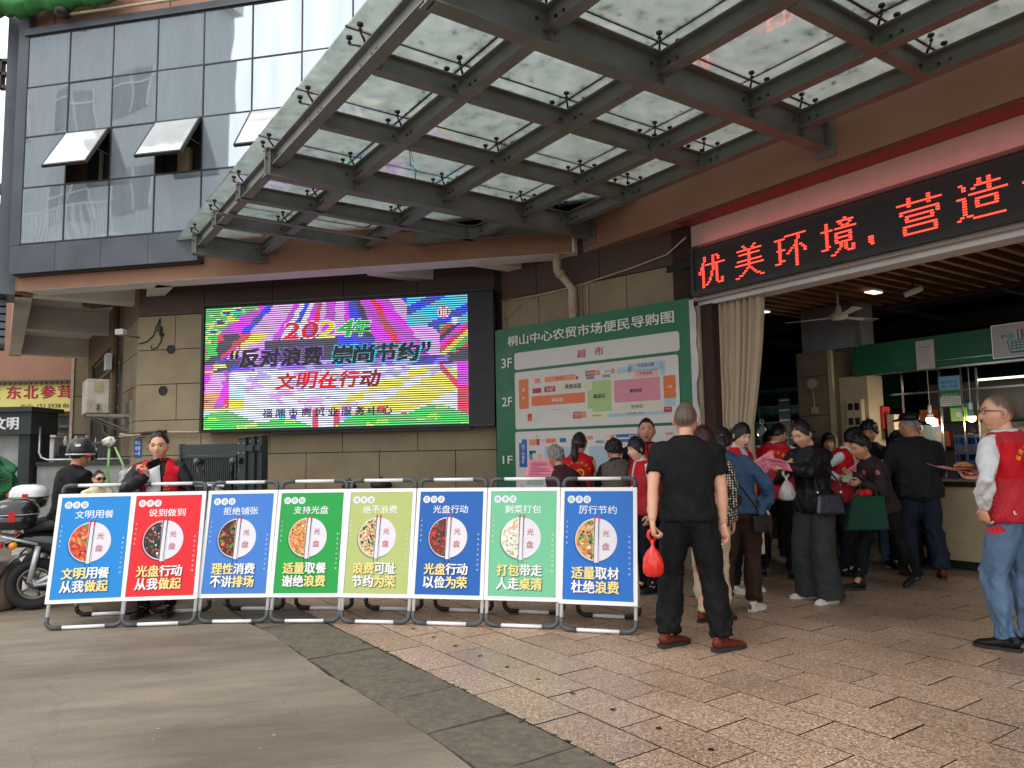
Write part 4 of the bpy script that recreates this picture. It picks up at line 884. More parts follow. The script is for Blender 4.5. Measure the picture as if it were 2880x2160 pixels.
def poster(i):
    pr = Print(.0004); W, H = .535, .835; X = lambda x: (x-.5)*W; Y = lambda y: H*(1-y)
    bgc = lin(tuple(c/255 for c in BGC[i])); pr.rect(-W/2, 0, W/2, H, bgc, 0)
    for k, ch in enumerate('我承诺'):
        x = .10+.117*k; pr.disc(X(x), Y(.083), .030, rgb(232, 234, 240), 1, 20); pr.text(ch, X(x-.033), Y(.083)-.018, X(x+.033), Y(.083)+.018, rgb(96, 130, 170) if i not in (1,) else rgb(170, 110, 120), 2)
    for k, ch in enumerate(TXT[i][0]): pr.text(ch, X(.215+k*.142), Y(.218), X(.215+k*.142+.128), Y(.142), rgb(236, 238, 242), 2, bold=.008)
    cx, cy, r = X(.47), Y(.452), .163
    pr.disc(cx-.008, cy-.01, r*1.02, tuple(c*.55 for c in bgc), 1, 40); pr.disc(cx, cy, r, rgb(224, 222, 232), 2, 44)
    rr = r*.945; pr.disc(cx-.004, cy, rr, lin(tuple(c/255 for c in PAL[i][0])), 3, 30, 92, 268)
    rg = np.random.default_rng(100+i); big = i in (0, 2, 5, 7)
    for k in range(110 if big else 230):
        a = rg.uniform(95, 265); d = rr*math.sqrt(rg.uniform(0, .93)); x, y = cx-.004+d*math.cos(rad(a)), cy+d*math.sin(rad(a))
        s_ = rg.uniform(.009, .022) if big else rg.uniform(.004, .012); t0 = rg.uniform(0, 6.28); as_ = rg.uniform(.35, .9)
        if x+s_ > cx-.006 or math.hypot(x-cx, y-cy)+s_*.6 > rr: continue
        col = PAL[i][rg.choice(5, p=[.32, .24, .2, .14, .1])]; f = rg.uniform(.75, 1.2)
        pts = [(x+s_*math.cos(t)*math.cos(t0)-s_*as_*math.sin(t)*math.sin(t0), y+s_*math.cos(t)*math.sin(t0)+s_*as_*math.sin(t)*math.cos(t0)) for t in np.linspace(0, 6.28, 9)[:-1]]
        pr.poly(pts, lin(tuple(min(1, c*f/255) for c in col)), 4+k % 6)
    pr.rect(X(.437), Y(.66), X(.517), cy+.155, rgb(226, 224, 232), 11)
    for q in (.452, .512): pr.poly([(X(q)-.0035, Y(.235)), (X(q-.012)-.0018, Y(.69)), (X(q-.012)+.0018, Y(.69)), (X(q)+.0035, Y(.235))], rgb(40, 28, 34), 13); pr.rect(X(q)-.005, Y(.29), X(q)+.005, Y(.232), rgb(196, 40, 46), 14)
    pr.text('光', X(.565), Y(.425), X(.665), Y(.365), rgb(196, 70, 80), 12); pr.text('盘', X(.56), Y(.545), X(.665), Y(.483), rgb(196, 70, 80), 12)
    for ln, y0, y1 in ((0, .70, .805), (1, .822, .93)):
        for k in range(4):
            ch = (TXT[i][1]+TXT[i][2] if ln == 0 else TXT[i][3]+TXT[i][4])[k]; col = (YEL if k < 2 else WHITE) if ln == 0 else (WHITE if k < 2 else YEL)
            x = .125+k*.172; pr.text(ch, X(x)+.005, Y(y1)-.005, X(x+.158)+.005, Y(y0)-.005, tuple(c*.22 for c in bgc), 11, bold=.03); pr.text(ch, X(x), Y(y1), X(x+.158), Y(y0), col, 13, bold=.03)
    for k, ch in enumerate('今天不剩饭'): pr.text(ch, X(.03), Y(.30+k*.048), X(.055), Y(.283+k*.048), rgb(230, 235, 240), 2)
    for k, ch in enumerate('饭菜吃光给点赞呀'): pr.text(ch, X(.935), Y(.43+k*.048), X(.962), Y(.412+k*.048), rgb(230, 235, 240), 2)
    return pr.mb
SPOS = [(-3.77, 6.06, -3.19, 6.15), (-3.20, 6.14, -2.62, 6.19), (-2.62, 6.22, -2.03, 6.20), (-2.02, 6.20, -1.43, 6.16), (-1.43, 6.15, -.85, 6.06), (-.84, 6.06, -.26, 5.94), (-.25, 5.94, .33, 5.81), (.32, 5.76, .90, 5.59)]
SLAB = ['sky blue poster stand at the left end of the row, title 文明用餐', 'red poster stand titled 说到做到, second from the left end', 'medium blue poster stand titled 拒绝铺张, between the red and green ones', 'bright green poster stand titled 支持光盘', 'yellow-green poster stand titled 绝不浪费', 'deep blue poster stand titled 光盘行动, between the yellow-green and mint ones', 'mint green poster stand titled 剩菜打包', 'blue poster stand titled 厉行节约, at the right end beside the man in black']
TILT = rad(12)
def sloped(mb, tilt, hinge=None):
    out = MB(); out.f = mb.f; out.c = mb.c; out.m = mb.m
    for x, y, z in mb.v: out.v.append((x, y*math.cos(tilt)+z*math.sin(tilt), -y*math.sin(tilt)+z*math.cos(tilt)))
    return out
def tubeframe(LN, w):
    """white tubes + dark elbows, in the plane x-z, y = thickness"""
    t = MB(); e = MB(); h = w/2; r = .0145
    t.tube([(-h, 0, .10), (-h, 0, LN-.10)], r, 8); t.tube([(h, 0, .10), (h, 0, LN-.10)], r, 8); t.tube([(-h+.10, 0, .02), (h-.10, 0, .02)], r, 8); t.tube([(-h+.10, 0, LN-.015), (h-.10, 0, LN-.015)], r, 8)
    for s in (-1, 1):
        e.tube([(s*h, 0, .105), (s*h, 0, .06), (s*(h-.010), 0, .04), (s*(h-.045), 0, .021), (s*(h-.12), 0, .019)], .0185, 8)
        e.tube([(s*h, 0, LN-.10), (s*h, 0, LN-.05), (s*(h-.012), 0, LN-.025), (s*(h-.04), 0, LN-.015), (s*(h-.11), 0, LN-.015)], .0185, 8)
    return t, e
tf, ef = tubeframe(1.18, .565); tb, eb = tubeframe(1.0, .50)
hy, hz = math.sin(TILT)*1.02, math.cos(TILT)*1.02      # hinge point on the front frame
RT = math.atan2(.50-hy-.0, hz)                          # rear frame runs from the hinge down to y = .50
def rear(mb):
    out = MB(); out.f = mb.f; out.c = mb.c; out.m = mb.m
    for x, y, z in mb.v:
        zz = z-1.0+.0; a = -RT; yy, z2 = y*math.cos(a)+zz*math.sin(a), -y*math.sin(a)+zz*math.cos(a); out.v.append((x, yy+hy+.03, z2+hz))
    zmin = min(q[2] for q in out.v); out.v = [(x, y, z-zmin*max(0, 1-z/.6)) for x, y, z in out.v]
    return out
def pframe():
    m = MB(); W, H, b = .60, .885, .03
    for s in (-1, 1): m.box((s*(W/2-b/2), -.028, .205+H/2), (b, .016, H-.002))
    m.box((0, -.028, .205+b/2), (W-2*b-.001, .0155, b)); m.box((0, -.028, .205+H-b/2), (W-2*b-.001, .0155, b)); return m
def grp(mb, nm, mt, k):
    ps = loose(mb); return [(nm, mesh_of(p_, nm, mt, True)) for p_ in ps] if k is None else [(nm, mesh_of(merge(*ps[i:i+k]), nm, mt, True)) for i in range(0, len(ps), k)]
SHARED = grp(sloped(tf, TILT), 'frame_tube', M_alu, None)+grp(sloped(ef, TILT), 'corner_elbow', M_elbow, None)+grp(rear(tb), 'rear_tube', M_alu, None)+grp(rear(eb), 'rear_elbow', M_black, None)
spf = mesh_of(sloped(pframe(), TILT), 'poster_frame', M_alu)
bkp = MB(); bkp.box((0, -.022, .205+.4425), (.56, .006, .85)); sbk = mesh_of(sloped(bkp, TILT), 'backing_board', pm('white_board_back', rgb(190, 190, 190), .6))
for i, (x0, y0, x1, y1) in enumerate(SPOS):
    az = math.atan2(y1-y0, x1-x0)
    t = thing('poster_stand', SLAB[i], 'poster stand', ((x0+x1)/2, (y0+y1)/2, 0), az+1e-9, 'food saving poster stands in a row')
    for nm, me in SHARED+[('poster_frame', spf), ('backing_board', sbk)]: obj(nm, me, None, t)
    pmb = poster(i); pmb.v = [(x, -.0335-z, y+.230) for x, y, z in pmb.v]
    obj('poster', sloped(pmb, TILT), M_post, t, world=False)
# ================================================================ inside the market hall
hall = thing('market_hall_interior', 'dark market hall seen through the open entrance, with slatted timber ceiling', 'hall', tuple(F.p(3, -9, 0)))
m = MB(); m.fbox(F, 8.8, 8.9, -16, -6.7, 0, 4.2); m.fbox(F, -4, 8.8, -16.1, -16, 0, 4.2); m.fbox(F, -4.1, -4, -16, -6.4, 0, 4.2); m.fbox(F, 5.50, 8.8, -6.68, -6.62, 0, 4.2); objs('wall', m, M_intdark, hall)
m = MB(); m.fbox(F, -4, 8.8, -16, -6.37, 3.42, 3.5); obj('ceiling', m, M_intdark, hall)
for k in range(34):
    u = 5.9-k*.17; m = MB(); m.fbox(F, u-.025, u+.025, -9.0+.0*k, -6.66, 3.10, 3.22); obj('ceiling_slat', m, M_slat, hall)
m = MB(); m.fbox(F, -1, 6.2, -9.06, -9.02, 3.06, 3.42); obj('ceiling_beam', m, M_rough, hall)
for n, z in ((-10.2, 3.2), (-11.4, 3.0), (-12.6, 3.15)):
    m = MB(); m.fbox(F, -3, 8, n, n+.25, z, z+.2); obj('duct', m, M_black, hall)
for k in range(7):
    m = MB(); m.fbox(F, 7.4-k*1.3, 7.46-k*1.3, -14, -9.1, 3.05, 3.09); obj('ceiling_rail', m, M_darkmetal, hall)
M_dim = pm('ceiling_light_glow', (1, 1, 1), .5, emis=(1, .96, .9), estr=1.0)
for u, n in ((5.86, -7.95), (4.46, -8.08), (2.6, -7.7)):
    m = MB(); m.fbox(F, u-.05, u+.05, n-.10, n+.10, 3.085, 3.098); tag(obj('ceiling_light', m, M_dim), {5.86: 'small lit ceiling lamp beside the curtain top', 4.46: 'small lit lamp between the ceiling slats near the fan', 2.6: 'small lit lamp in the timber ceiling at the far right'}[u], 'ceiling light', 'lit lamps in the slatted ceiling')
# column
m = MB(); m.fbox(F, 5.30, 5.78, -9.05, -8.50, 0, 2.57); obj('column_cladding', m, pm('column_beige', rgb(124, 112, 90), .6), hall, bevel=.008)
m = MB(); m.fbox(F, 5.0, 5.72, -9.0, -8.56, 2.572, 3.42); obj('column_top', m, pm('column_paint', rgb(132, 136, 142), .7), hall)
m = MB(); m.fbox(F, 4.93, 5.295, -9.0, -8.66, 0, 2.22); m.fbox(F, 5.27, 5.32, -8.52, -8.47, 0, 2.56); objs('stall_end_panel', m, M_beige, hall)
m = MB()
for z in (.6, 1.2, 1.75, 2.25): m.fbox(F, 5.33, 5.77, -8.499, -8.492, z, z+.008)
objs('cladding_joint', m, M_grout, hall)
eb = thing('electric_box', 'cream metal electric meter box with small dark windows on the hall column', 'meter box', tuple(F.p(5.1, -8.62, 1.7)))
m = MB(); m.fbox(F, 4.97, 5.17, -8.655, -8.57, 1.50, 1.93); obj('casing', m, M_beige, eb, bevel=.005)
for uu in (4.99, 5.075):
    for z in (1.62, 1.80): m = MB(); m.fbox(F, uu+.005, uu+.065, -8.568, -8.562, z, z+.085); obj('window', m, M_black, eb)
dl = thing('wall_gauge', 'round pale dial with a cable and socket on the hall column', 'gauge', tuple(F.p(5.56, -8.48, 2.15)))
m = MB(); m.tube([F.p(5.55, -8.495, 2.16), F.p(5.55, -8.46, 2.16)], .065, 18); obj('dial', m, M_beige, dl)
m = MB(); m.tube([F.p(5.55, -8.47, 2.10), F.p(5.53, -8.46, 1.98), F.p(5.53, -8.47, 1.86)], .008, 5); m.fbox(F, 5.49, 5.57, -8.49, -8.455, 1.78, 1.86); obj('socket', m, M_beige, dl)

# the stall: header, counter, glass, things on it
st = thing('market_stall', 'market stall with green header board, beige counter front and glass screens', 'stall', tuple(F.p(3.5, -8.7, 0)))
m = MB(); m.fbox(F, -2.5, 5.10, -8.74, -8.65, 2.23, 2.59); obj('header', m, M_green, st)
m = MB(); m.fbox(F, -2.5, 5.10, -8.742, -8.645, 2.212, 2.229); m.fbox(F, -2.5, 5.1, -8.649, -8.645, 2.30, 2.306); obj('header_trim', m, pm('chrome_trim', rgb(190, 190, 190), .25, metal=.9), st)
m = MB(); m.fbox(F, -2.5, 4.88, -9.4, -8.66, .10, .90); obj('counter', m, M_beige, st)
m = MB(); m.fbox(F, -2.5, 4.92, -9.45, -8.62, .902, .96); m.fbox(F, -2.5, 4.86, -9.38, -8.70, 0, .099); obj('worktop', m, M_black, st)
m = MB(); m.fbox(F, -2.5, 4.9, -9.16, -9.12, 1.98, 2.0)
for u in (4.75, 4.3, 3.9, 3.3, 2.6, 1.9): m.fbox(F, u, u+.018, -9.15, -9.13, .96, 2.23)
obj('screen_frame', m, pm('chrome_trim', rgb(190, 190, 190), .25, metal=.9), st)
for a, b in ((4.3, 4.75), (3.3, 3.9), (2.6, 3.3)):
    m = MB(); m.fbox(F, a+.02, b, -9.142, -9.138, 1.0, 1.6); obj('screen_pane', m, pm('clear_glass', rgb(200, 220, 214), .05, alpha=.07, spec=1), st)
# dark back wall of stalls
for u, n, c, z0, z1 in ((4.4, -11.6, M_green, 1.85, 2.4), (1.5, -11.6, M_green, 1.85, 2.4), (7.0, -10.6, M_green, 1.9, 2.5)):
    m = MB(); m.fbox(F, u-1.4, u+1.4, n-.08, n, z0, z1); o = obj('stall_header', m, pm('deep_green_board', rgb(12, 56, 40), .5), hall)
bs_ = thing('back_stall', 'dark stall with shelves and glass cabinets behind the beige curtain', 'stall', tuple(F.p(6.6, -9.6, 0)))
m = MB(); m.fbox(F, 6.0, 8.0, -10.2, -9.6, 0, .95); obj('counter', m, pm('dark_counter', rgb(60, 58, 54), .5), bs_)
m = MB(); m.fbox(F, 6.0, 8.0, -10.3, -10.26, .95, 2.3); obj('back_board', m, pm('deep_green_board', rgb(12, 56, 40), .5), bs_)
m = MB()
for z in (1.5, 1.75, 2.0): m.fbox(F, 6.02, 7.98, -10.25, -10.0, z, z+.015)
for u in (6.0, 6.5, 7.0, 7.5): m.fbox(F, u, u+.015, -10.0, -9.99, .95, 2.2)
obj('shelf', m, M_darkmetal, bs_)
rg = np.random.default_rng(5)
def posterboard(u, z, w, h, n, col, label, pr_fn=None, frame=None, cat='poster', group=None):
    t = thing('poster', label, cat, tuple(F.p(u, n, z)), group=group)
    m = MB(); m.fbox(F, u-w/2, u+w/2, n-.012, n, z-h/2, z+h/2); obj('sheet', m, pm('paper_%d_%d_%d' % tuple(int(c*255) for c in col), col, .5, var=.03), t)
    if pr_fn:
        pr = Print(.0008); pr_fn(pr, w, h); obj('print', place(pr.mb, plane_matrix(F.p(u, n+.001, z), -F.u)), PRINT, t)
    if frame:
        m = MB(); b = .008
        m.fbox(F, u-w/2-b, u+w/2+b, n-.014, n+.006, z+h/2, z+h/2+b); m.fbox(F, u-w/2-b, u+w/2+b, n-.014, n+.006, z-h/2-b, z-h/2); m.fbox(F, u-w/2-b, u-w/2, n-.014, n+.006, z-h/2, z+h/2); m.fbox(F, u+w/2, u+w/2+b, n-.014, n+.006, z-h/2, z+h/2)
        obj('frame', m, frame, t)
    return t
def cert(pr, w, h):
    pr.text('营业执照', -.06, h*.24, .06, h*.31, rgb(80, 76, 70), 1); pr.disc(0, h*.4, .014, rgb(140, 120, 110), 1, 16); pr.disc(0, h*.4, .009, rgb(200, 196, 188), 2, 16)
    for k in range(7): pr.rect(-w*.36, h*.14-k*.022, -w*.36+w*(.5 if k % 3 else .66), h*.14-k*.022+.004, rgb(130, 126, 118), 1)
posterboard(4.215, 2.385, .20, .33, -8.642, rgb(196, 188, 178), 'white certificate sheet pinned to the green stall header', cert)
def basket(pr, w, h):
    pr.poly([(-.11, .0), (.11, .0), (.085, -.12), (.07, -.135), (-.07, -.135), (-.085, -.12)], rgb(60, 92, 96), 1); pr.poly([(-.098, -.008), (.098, -.008), (.075, -.115), (-.075, -.115)], rgb(140, 176, 170), 2)
    for r in range(3):
        for c in range(4): pr.rect(-.072+c*.038, -.035-r*.03, -.045+c*.038, -.018-r*.03, rgb(50, 76, 80), 3)
    pr.disc(-.07, .045, .045, rgb(110, 160, 170), 1, 14, ry=.032); pr.poly([(-.13, .04), (-.16, .02), (-.15, .07), (-.10, .06)], rgb(90, 140, 150), 1)
    pr.disc(.075, .04, .042, rgb(196, 56, 48), 1, 14, ry=.03); pr.poly([(.11, .06), (.15, .09), (.15, .04), (.12, .03)], rgb(196, 56, 48), 1); pr.poly([(.04, .06), (.03, .10), (.06, .09)], rgb(196, 56, 48), 1)
    for k in range(4): pr.poly([(-.02+k*.016, .0), (-.03+k*.018, .10), (-.012+k*.018, .11), (.0+k*.014, .0)], rgb(70, 96, 92) if k % 2 else rgb(180, 190, 180), 2)
posterboard(3.26, 2.43, .48, .34, -8.62, rgb(176, 172, 174), 'white framed picture of a basket full of fish and vegetables on the green header', basket, pm('chrome_trim', rgb(190, 190, 190), .25, metal=.9), 'sign')
def p1(pr, w, h):
    pr.rect(-w/2, .0, w/2, h/2, rgb(120, 176, 206), 1); pr.text('食品安全', -w*.4, h*.25, w*.4, h*.37, rgb(40, 80, 110), 2); pr.text('放心市场', -w*.4, h*.10, w*.4, h*.22, rgb(40, 80, 110), 2); pr.rect(-w/2, -.03, w/2, .01, rgb(60, 120, 60), 2)
    pr.rect(-w/2, -.06, w/2, -.032, rgb(24, 110, 70), 2); pr.text('蔬菜价格公示', -w*.4, -.056, w*.4, -.038, WHITE, 3)
    for k in range(4): pr.rect(-w*.42, -.085-k*.024, w*.42, -.081-k*.024, rgb(90, 100, 96), 2)
posterboard(4.095, 1.97, .225, .34, -8.9, rgb(200, 204, 196), 'blue and green price notice in a chrome stand on the stall counter', p1)
m = MB()
for u in (3.97, 4.215): m.tube([F.p(u, -8.905, 2.34), F.p(u, -8.905, 1.0)], .009, 6)
tag(obj('sign_stand', m, pm('chrome_trim', rgb(190, 190, 190), .25, metal=.9)), 'two thin chrome rods holding the price notice above the counter', 'stand')
def p2(pr, w, h): pr.rect(-w*.3, -h*.35, w*.38, h*.4, rgb(150, 200, 150), 1); pr.disc(0, 0, .03, rgb(220, 230, 220), 2, 16)
posterboard(4.03, 1.70, .17, .15, -8.93, rgb(150, 210, 60), 'lime green card box on the stall shelf', p2, cat='box')
posterboard(4.30, 1.62, .07, .09, -8.94, rgb(186, 60, 60), 'small red and white card on the stall screen', None)
posterboard(6.30, 1.90, .32, .24, -9.7, rgb(60, 110, 60), 'dim green framed notice in the stall behind the curtain', lambda pr, w, h: (pr.rect(-w*.4, -h*.35, -w*.05, h*.35, rgb(120, 160, 110), 1), pr.rect(w*.05, -h*.35, w*.4, h*.35, rgb(120, 160, 110), 1)), pm('pale_frame', rgb(170, 190, 120), .5))
posterboard(6.85, 1.86, .20, .50, -9.72, rgb(40, 50, 60), 'dark price board hanging in the stall behind the curtain', lambda pr, w, h: [pr.rect(-w*.45, h*(.40-.3*k), w*.45, h*(.44-.3*k), rgb(150, 160, 170), 1) for k in range(3)])
for k, (u, z, c, lb) in enumerate(((4.93, 1.70, rgb(190, 40, 36), 'red gift box leaning at the stall end'), (4.80, 1.60, rgb(190, 170, 140), 'pale paper bag beside the red gift box'), (3.0, 1.10, rgb(60, 70, 60), 'dark tub on the counter'), (2.6, 1.12, rgb(140, 130, 110), 'beige tub on the counter'))):
    m = MB(); m.box(F.p(u, -8.98, z), (.14, .10, .28), rz=.5, M=None); tag(obj('package', m, pm('pack_%d' % k, c, .5), bevel=.01), lb, 'box')
cr = MB()
for k in range(3):
    t = thing('crate', ['lowest dark blue plastic crate of the stack behind the counter', 'middle dark blue plastic crate of the stack behind the counter', 'topmost dark blue plastic crate of the stack behind the counter'][k], 'crate', tuple(F.p(4.25, -9.75, .9+.2*k)), group='stacked blue crates')
    m = MB(); u0, u1, n0, n1, z = 4.02, 4.42, -10.0, -9.62, .9+.2*k
    m.fbox(F, u0, u1, n0, n0+.015, z, z+.18); m.fbox(F, u0, u1, n1-.015, n1, z, z+.06); m.fbox(F, u0, u1, n1-.015, n1, z+.14, z+.18); m.fbox(F, u0, u0+.015, n0+.015, n1-.015, z, z+.18); m.fbox(F, u1-.015, u1, n0+.015, n1-.015, z, z+.18); m.fbox(F, u0+.015, u1-.015, n0+.015, n1-.015, z, z+.015)
    for q in range(4): m.fbox(F, u0+.04+q*.1, u0+.06+q*.1, n1-.013, n1-.002, z+.06, z+.14)
    obj('body', m, pm('blue_plastic', rgb(30, 60, 100), .45), t)
# bare bulbs
GL_ = pm('lit_bulb', (1, 1, 1), .3, emis=(1, .93, .8), estr=14); GY_ = pm('lit_bulb_warm', (1, 1, 1), .3, emis=(1, .72, .3), estr=2.4)
for (u, n, z, g, lb) in ((4.33, -8.9, 1.66, GL_, 'brightly lit hanging bulb beside the price notice'), (3.885, -8.9, 1.66, GY_, 'yellow hanging bulb near the head of the vendor'), (7.3, -9.4, 1.56, GL_, 'white lit bulb low behind the curtain')):
    t = thing('hanging_bulb', lb, 'lamp', tuple(F.p(u, n, z)), group='bare bulbs over the stalls')
    m = MB(); m.lathe([(.001, -.055), (.032, -.045), (.047, -.015), (.044, .012)], tuple(F.p(u, n, z)), 14); obj('bulb', m, g, t, smooth=True)
    m = MB(); m.lathe([(.044, .0125), (.034, .04), (.017, .07), (.016, .09)], tuple(F.p(u, n, z)), 14); obj('neck', m, pm('clear_glass', rgb(200, 220, 214), .05, alpha=.07, spec=1), t, smooth=True)
    m = MB(); m.lathe([(.018, .088), (.02, .15), (.008, .17)], tuple(F.p(u, n, z)), 10); m.tube([F.p(u, n, z+.17), F.p(u, n, 2.6 if u < 6 else 3.1)], .004, 5); obj('cord', m, M_white, t)
    la = bpy.data.lights.new('bulb_light', 'POINT'); la.energy = 6 if g is GL_ else 3; la.color = (1, .88, .72) if g is GL_ else (1, .62, .3); la.shadow_soft_size = .05
    lo = bpy.data.objects.new('bulb_light', la); COL.objects.link(lo); lo.parent = t; lo.location = (0, 0, -.09)
# ceiling fan
fn = thing('ceiling_fan', 'white three-bladed ceiling fan hanging below the timber slats', 'ceiling fan', tuple(F.p(4.85, -8.0, 2.87)))
m = MB(); m.tube([F.p(4.85, -8, 3.2), F.p(4.85, -8, 2.95)], .011, 8); obj('rod', m, M_white, fn)
m = MB(); m.lathe([(.0, -.05), (.07, -.045), (.10, -.02), (.10, .01), (.04, .04), (.035, .10), (.02, .12)], tuple(F.p(4.85, -8, 2.88)), 18); obj('motor', m, M_white, fn, smooth=True)
for k in range(3):
    a = rad(20+120*k); d = F.u*math.cos(a)+F.n*math.sin(a); s = F.u*-math.sin(a)+F.n*math.cos(a); c0 = F.p(4.85, -8, 2.86); m = MB()
    m.hexa([c0+d*.10-s*.035, c0+d*.60-s*.06+[0, 0, .01], c0+d*.60+s*.05-[0, 0, .01], c0+d*.10+s*.03, c0+d*.10-s*.035+[0, 0, .006], c0+d*.60-s*.06+[0, 0, .016], c0+d*.60+s*.05-[0, 0, .004], c0+d*.10+s*.03+[0, 0, .006]]); obj('blade', m, M_white, fn)
cc = thing('ceiling_camera', 'small white camera hanging from the timber ceiling', 'camera', tuple(F.p(3.88, -7.8, 2.96)))
m = MB(); m.tube([F.p(3.88, -7.8, 3.12), F.p(3.88, -7.8, 3.0)], .012, 6); obj('stem', m, M_black, cc)
m = MB(); m.tube([F.p(3.95, -7.75, 2.93), F.p(3.86, -7.8, 2.965), F.p(3.80, -7.83, 2.99)], [.028, .034, .03], 10); obj('body', m, M_white, cc, smooth=True)
# hanging white plastic bag
def bag_mesh(h, w, d, seed, knot=.18):
    rg_ = np.random.default_rng(seed); prof = [(0, -.0), (.35, -.02), (.5, -.12), (.52, -.3), (.45, -.5), (.3, -.68), (.12, -.80), (.07, -.86), (.10, -.95), (.05, -1.0)]
    m = MB(); n = 26; ph = rg_.uniform(0, 6.28, 6); vs = []
    for i, (r, z) in enumerate(prof):
        for k in range(n):
            a = 2*math.pi*k/n; q = 1+.10*math.sin(5*a+ph[0]+i)*min(1, i/3)+.07*math.sin(9*a+ph[1]-i*.7)+rg_.normal(0, .02)
            vs.append((r*w*q*math.cos(a), r*d*q*math.sin(a), -z*h))
    fs = [(i*n+k, i*n+(k+1) % n, (i+1)*n+(k+1) % n, (i+1)*n+k) for i in range(len(prof)-1) for k in range(n)]
    m.add(vs, fs+[tuple(range(n-1, -1, -1))]); return m
def bag(name, label, loc, h, w, d, mat, seed, cat='bag', handles=True):
    t = thing(name, label, cat, loc); b = bag_mesh(h*.78, w, d, seed); b.v = [(x, y, z-h) for x, y, z in b.v]; obj('bag_body', b, mat, t, smooth=True, world=False)
    if handles:
        m = MB()
        for s in (-1, 1): m.tube([(s*.01, 0, -h*.24), (s*.028, .004, -h*.14), (s*.022, 0, -h*.05), (0, 0, .0)], [(.012, .004)]*4, 6)
        obj('handle', m, mat, t, smooth=True, world=False)
    return t
M_plw = pm('white_thin_plastic', rgb(206, 208, 208), .25, alpha=.62, coat=.5, var=.1)
bag('plastic_bag', 'white plastic bag hanging from the shelf behind the curtain', tuple(F.p(6.95, -9.3, 1.78)), .26, .14, .09, M_plw, 3)
# right-hand depth of the hall: shapes of produce on the counter and shelves
CN = [('brown', rgb(90, 60, 36)), ('dark green', rgb(40, 70, 40)), ('orange', rgb(190, 96, 40)), ('cream', rgb(190, 176, 140)), ('dark red', rgb(120, 30, 30)), ('grey', rgb(110, 110, 106)), ('purple', rgb(80, 50, 80)), ('yellow', rgb(200, 170, 60))]
for k, (cn, cc_) in enumerate(CN):
    m = MB(); u = .9+k*.44; m.lathe([(.10, 0), (.13, .02), (.145, .07), (.135, .07), (.11, .03)], tuple(F.p(u, -9.1, .962)), 16)
    for q in range(7): a = q*.9; m.ball(F.p(u+.06*math.cos(a), -9.1+.06*math.sin(a), 1.02+.02*(q % 2)), (.04, .035, .03), 7, 5)
    tag(obj('food_tray', m, pm('food_'+cn.replace(' ', '_'), cc_, .6), smooth=True), 'round tray heaped with %s food on the stall counter' % cn, 'tray', 'trays on the stall counter')
GC = [('red', rgb(170, 36, 34)), ('white', rgb(190, 190, 186)), ('yellow', rgb(200, 180, 70)), ('blue', rgb(50, 90, 150)), ('lime', rgb(130, 170, 60)), ('brown', rgb(110, 84, 58)), ('silver', rgb(150, 150, 150)), ('pink', rgb(190, 120, 130)), ('teal', rgb(50, 120, 120)), ('orange', rgb(200, 110, 50))]
sf = thing('back_shelf', 'dim metal shelf with packets along the back wall of the stall', 'shelf', tuple(F.p(3, -10.5, 1.4)))
for z in (1.32, 1.66): m = MB(); m.fbox(F, .5, 5.2, -10.7, -10.4, z, z+.02); obj('board', m, M_darkmetal, sf)
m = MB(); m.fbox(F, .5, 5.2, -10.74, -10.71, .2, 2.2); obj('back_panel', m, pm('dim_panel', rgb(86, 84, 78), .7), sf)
for k, (cn, cc_) in enumerate(GC):
    for r in (0, 1):
        m = MB(); u = .8+k*.45+r*.2; h = .14+.1*((k*7+r*3) % 5)/5; m.fbox(F, u, u+.16+.03*(k % 3), -10.62, -10.42, (1.342, 1.682)[r], (1.342, 1.682)[r]+h); tag(obj('packet', m, pm('packet_'+cn, cc_, .5), bevel=.008), '%s packet on the %s shelf behind the stall' % (cn, ('lower', 'upper')[r]), 'packet', 'packets on the stall shelves')
la = bpy.data.lights.new('stall_fill', 'AREA'); la.shape = 'RECTANGLE'; la.size = 2.5; la.size_y = .04; la.energy = 5; la.color = (1, .95, .86)  # added fill light for the back shelf
lo = bpy.data.objects.new('stall_fill', la); COL.objects.link(lo); lo.location = F.p(3.2, -10.3, 2.16); lo.rotation_euler = (0, 0, rad(124.65))
m = MB(); m.tube([F.p(2.0, -10.3, 2.18), F.p(4.4, -10.3, 2.18)], .014, 8); tag(obj('fill_tube', m, pm('tube_glow', (1, 1, 1), .4, emis=(1, .95, .86), estr=1.2)), 'added thin glowing tube over the back shelf of the stall', 'lamp')  # made-up tube that goes with the added fill light
# curtain
cu = MB(); NXc, NZc = 90, 26; vs = []
for j in range(NZc+1):
    t = j/NZc; z = 2.96-t*2.75; wl_, wr_ = 5.335-.0*t, 4.77+(.20 if t < .5 else .20)*min(1, t*2)**1.5
    for i in range(NXc+1):
        s = i/NXc; u = wl_+(wr_-wl_)*s; amp = .028*(1-.25*t)
        n = -6.50+amp*math.sin(s*2*math.pi*7+.6*math.sin(t*3)+.8*math.sin(s*5))+.012*math.sin(s*2*math.pi*15+t*2)+.02*math.exp(-((s-.22)/.12)**2-((t-.35)/.2)**2)*math.sin(t*30)
        vs.append(F.p(u, n, z+.012*math.sin(s*44)*(1 if j == 0 else 0)))
cu.add(vs, [(j*(NXc+1)+i, j*(NXc+1)+i+1, (j+1)*(NXc+1)+i+1, (j+1)*(NXc+1)+i) for j in range(NZc) for i in range(NXc)])
o = obj('curtain', cu, pm('tan_curtain_cloth', rgb(184, 166, 142), .85, var=.05, sheen=.2), smooth=True); tag(o, 'long tan cloth curtain gathered at the left side of the entrance', 'curtain'); o.modifiers.new('s', 'SOLIDIFY').thickness = .004
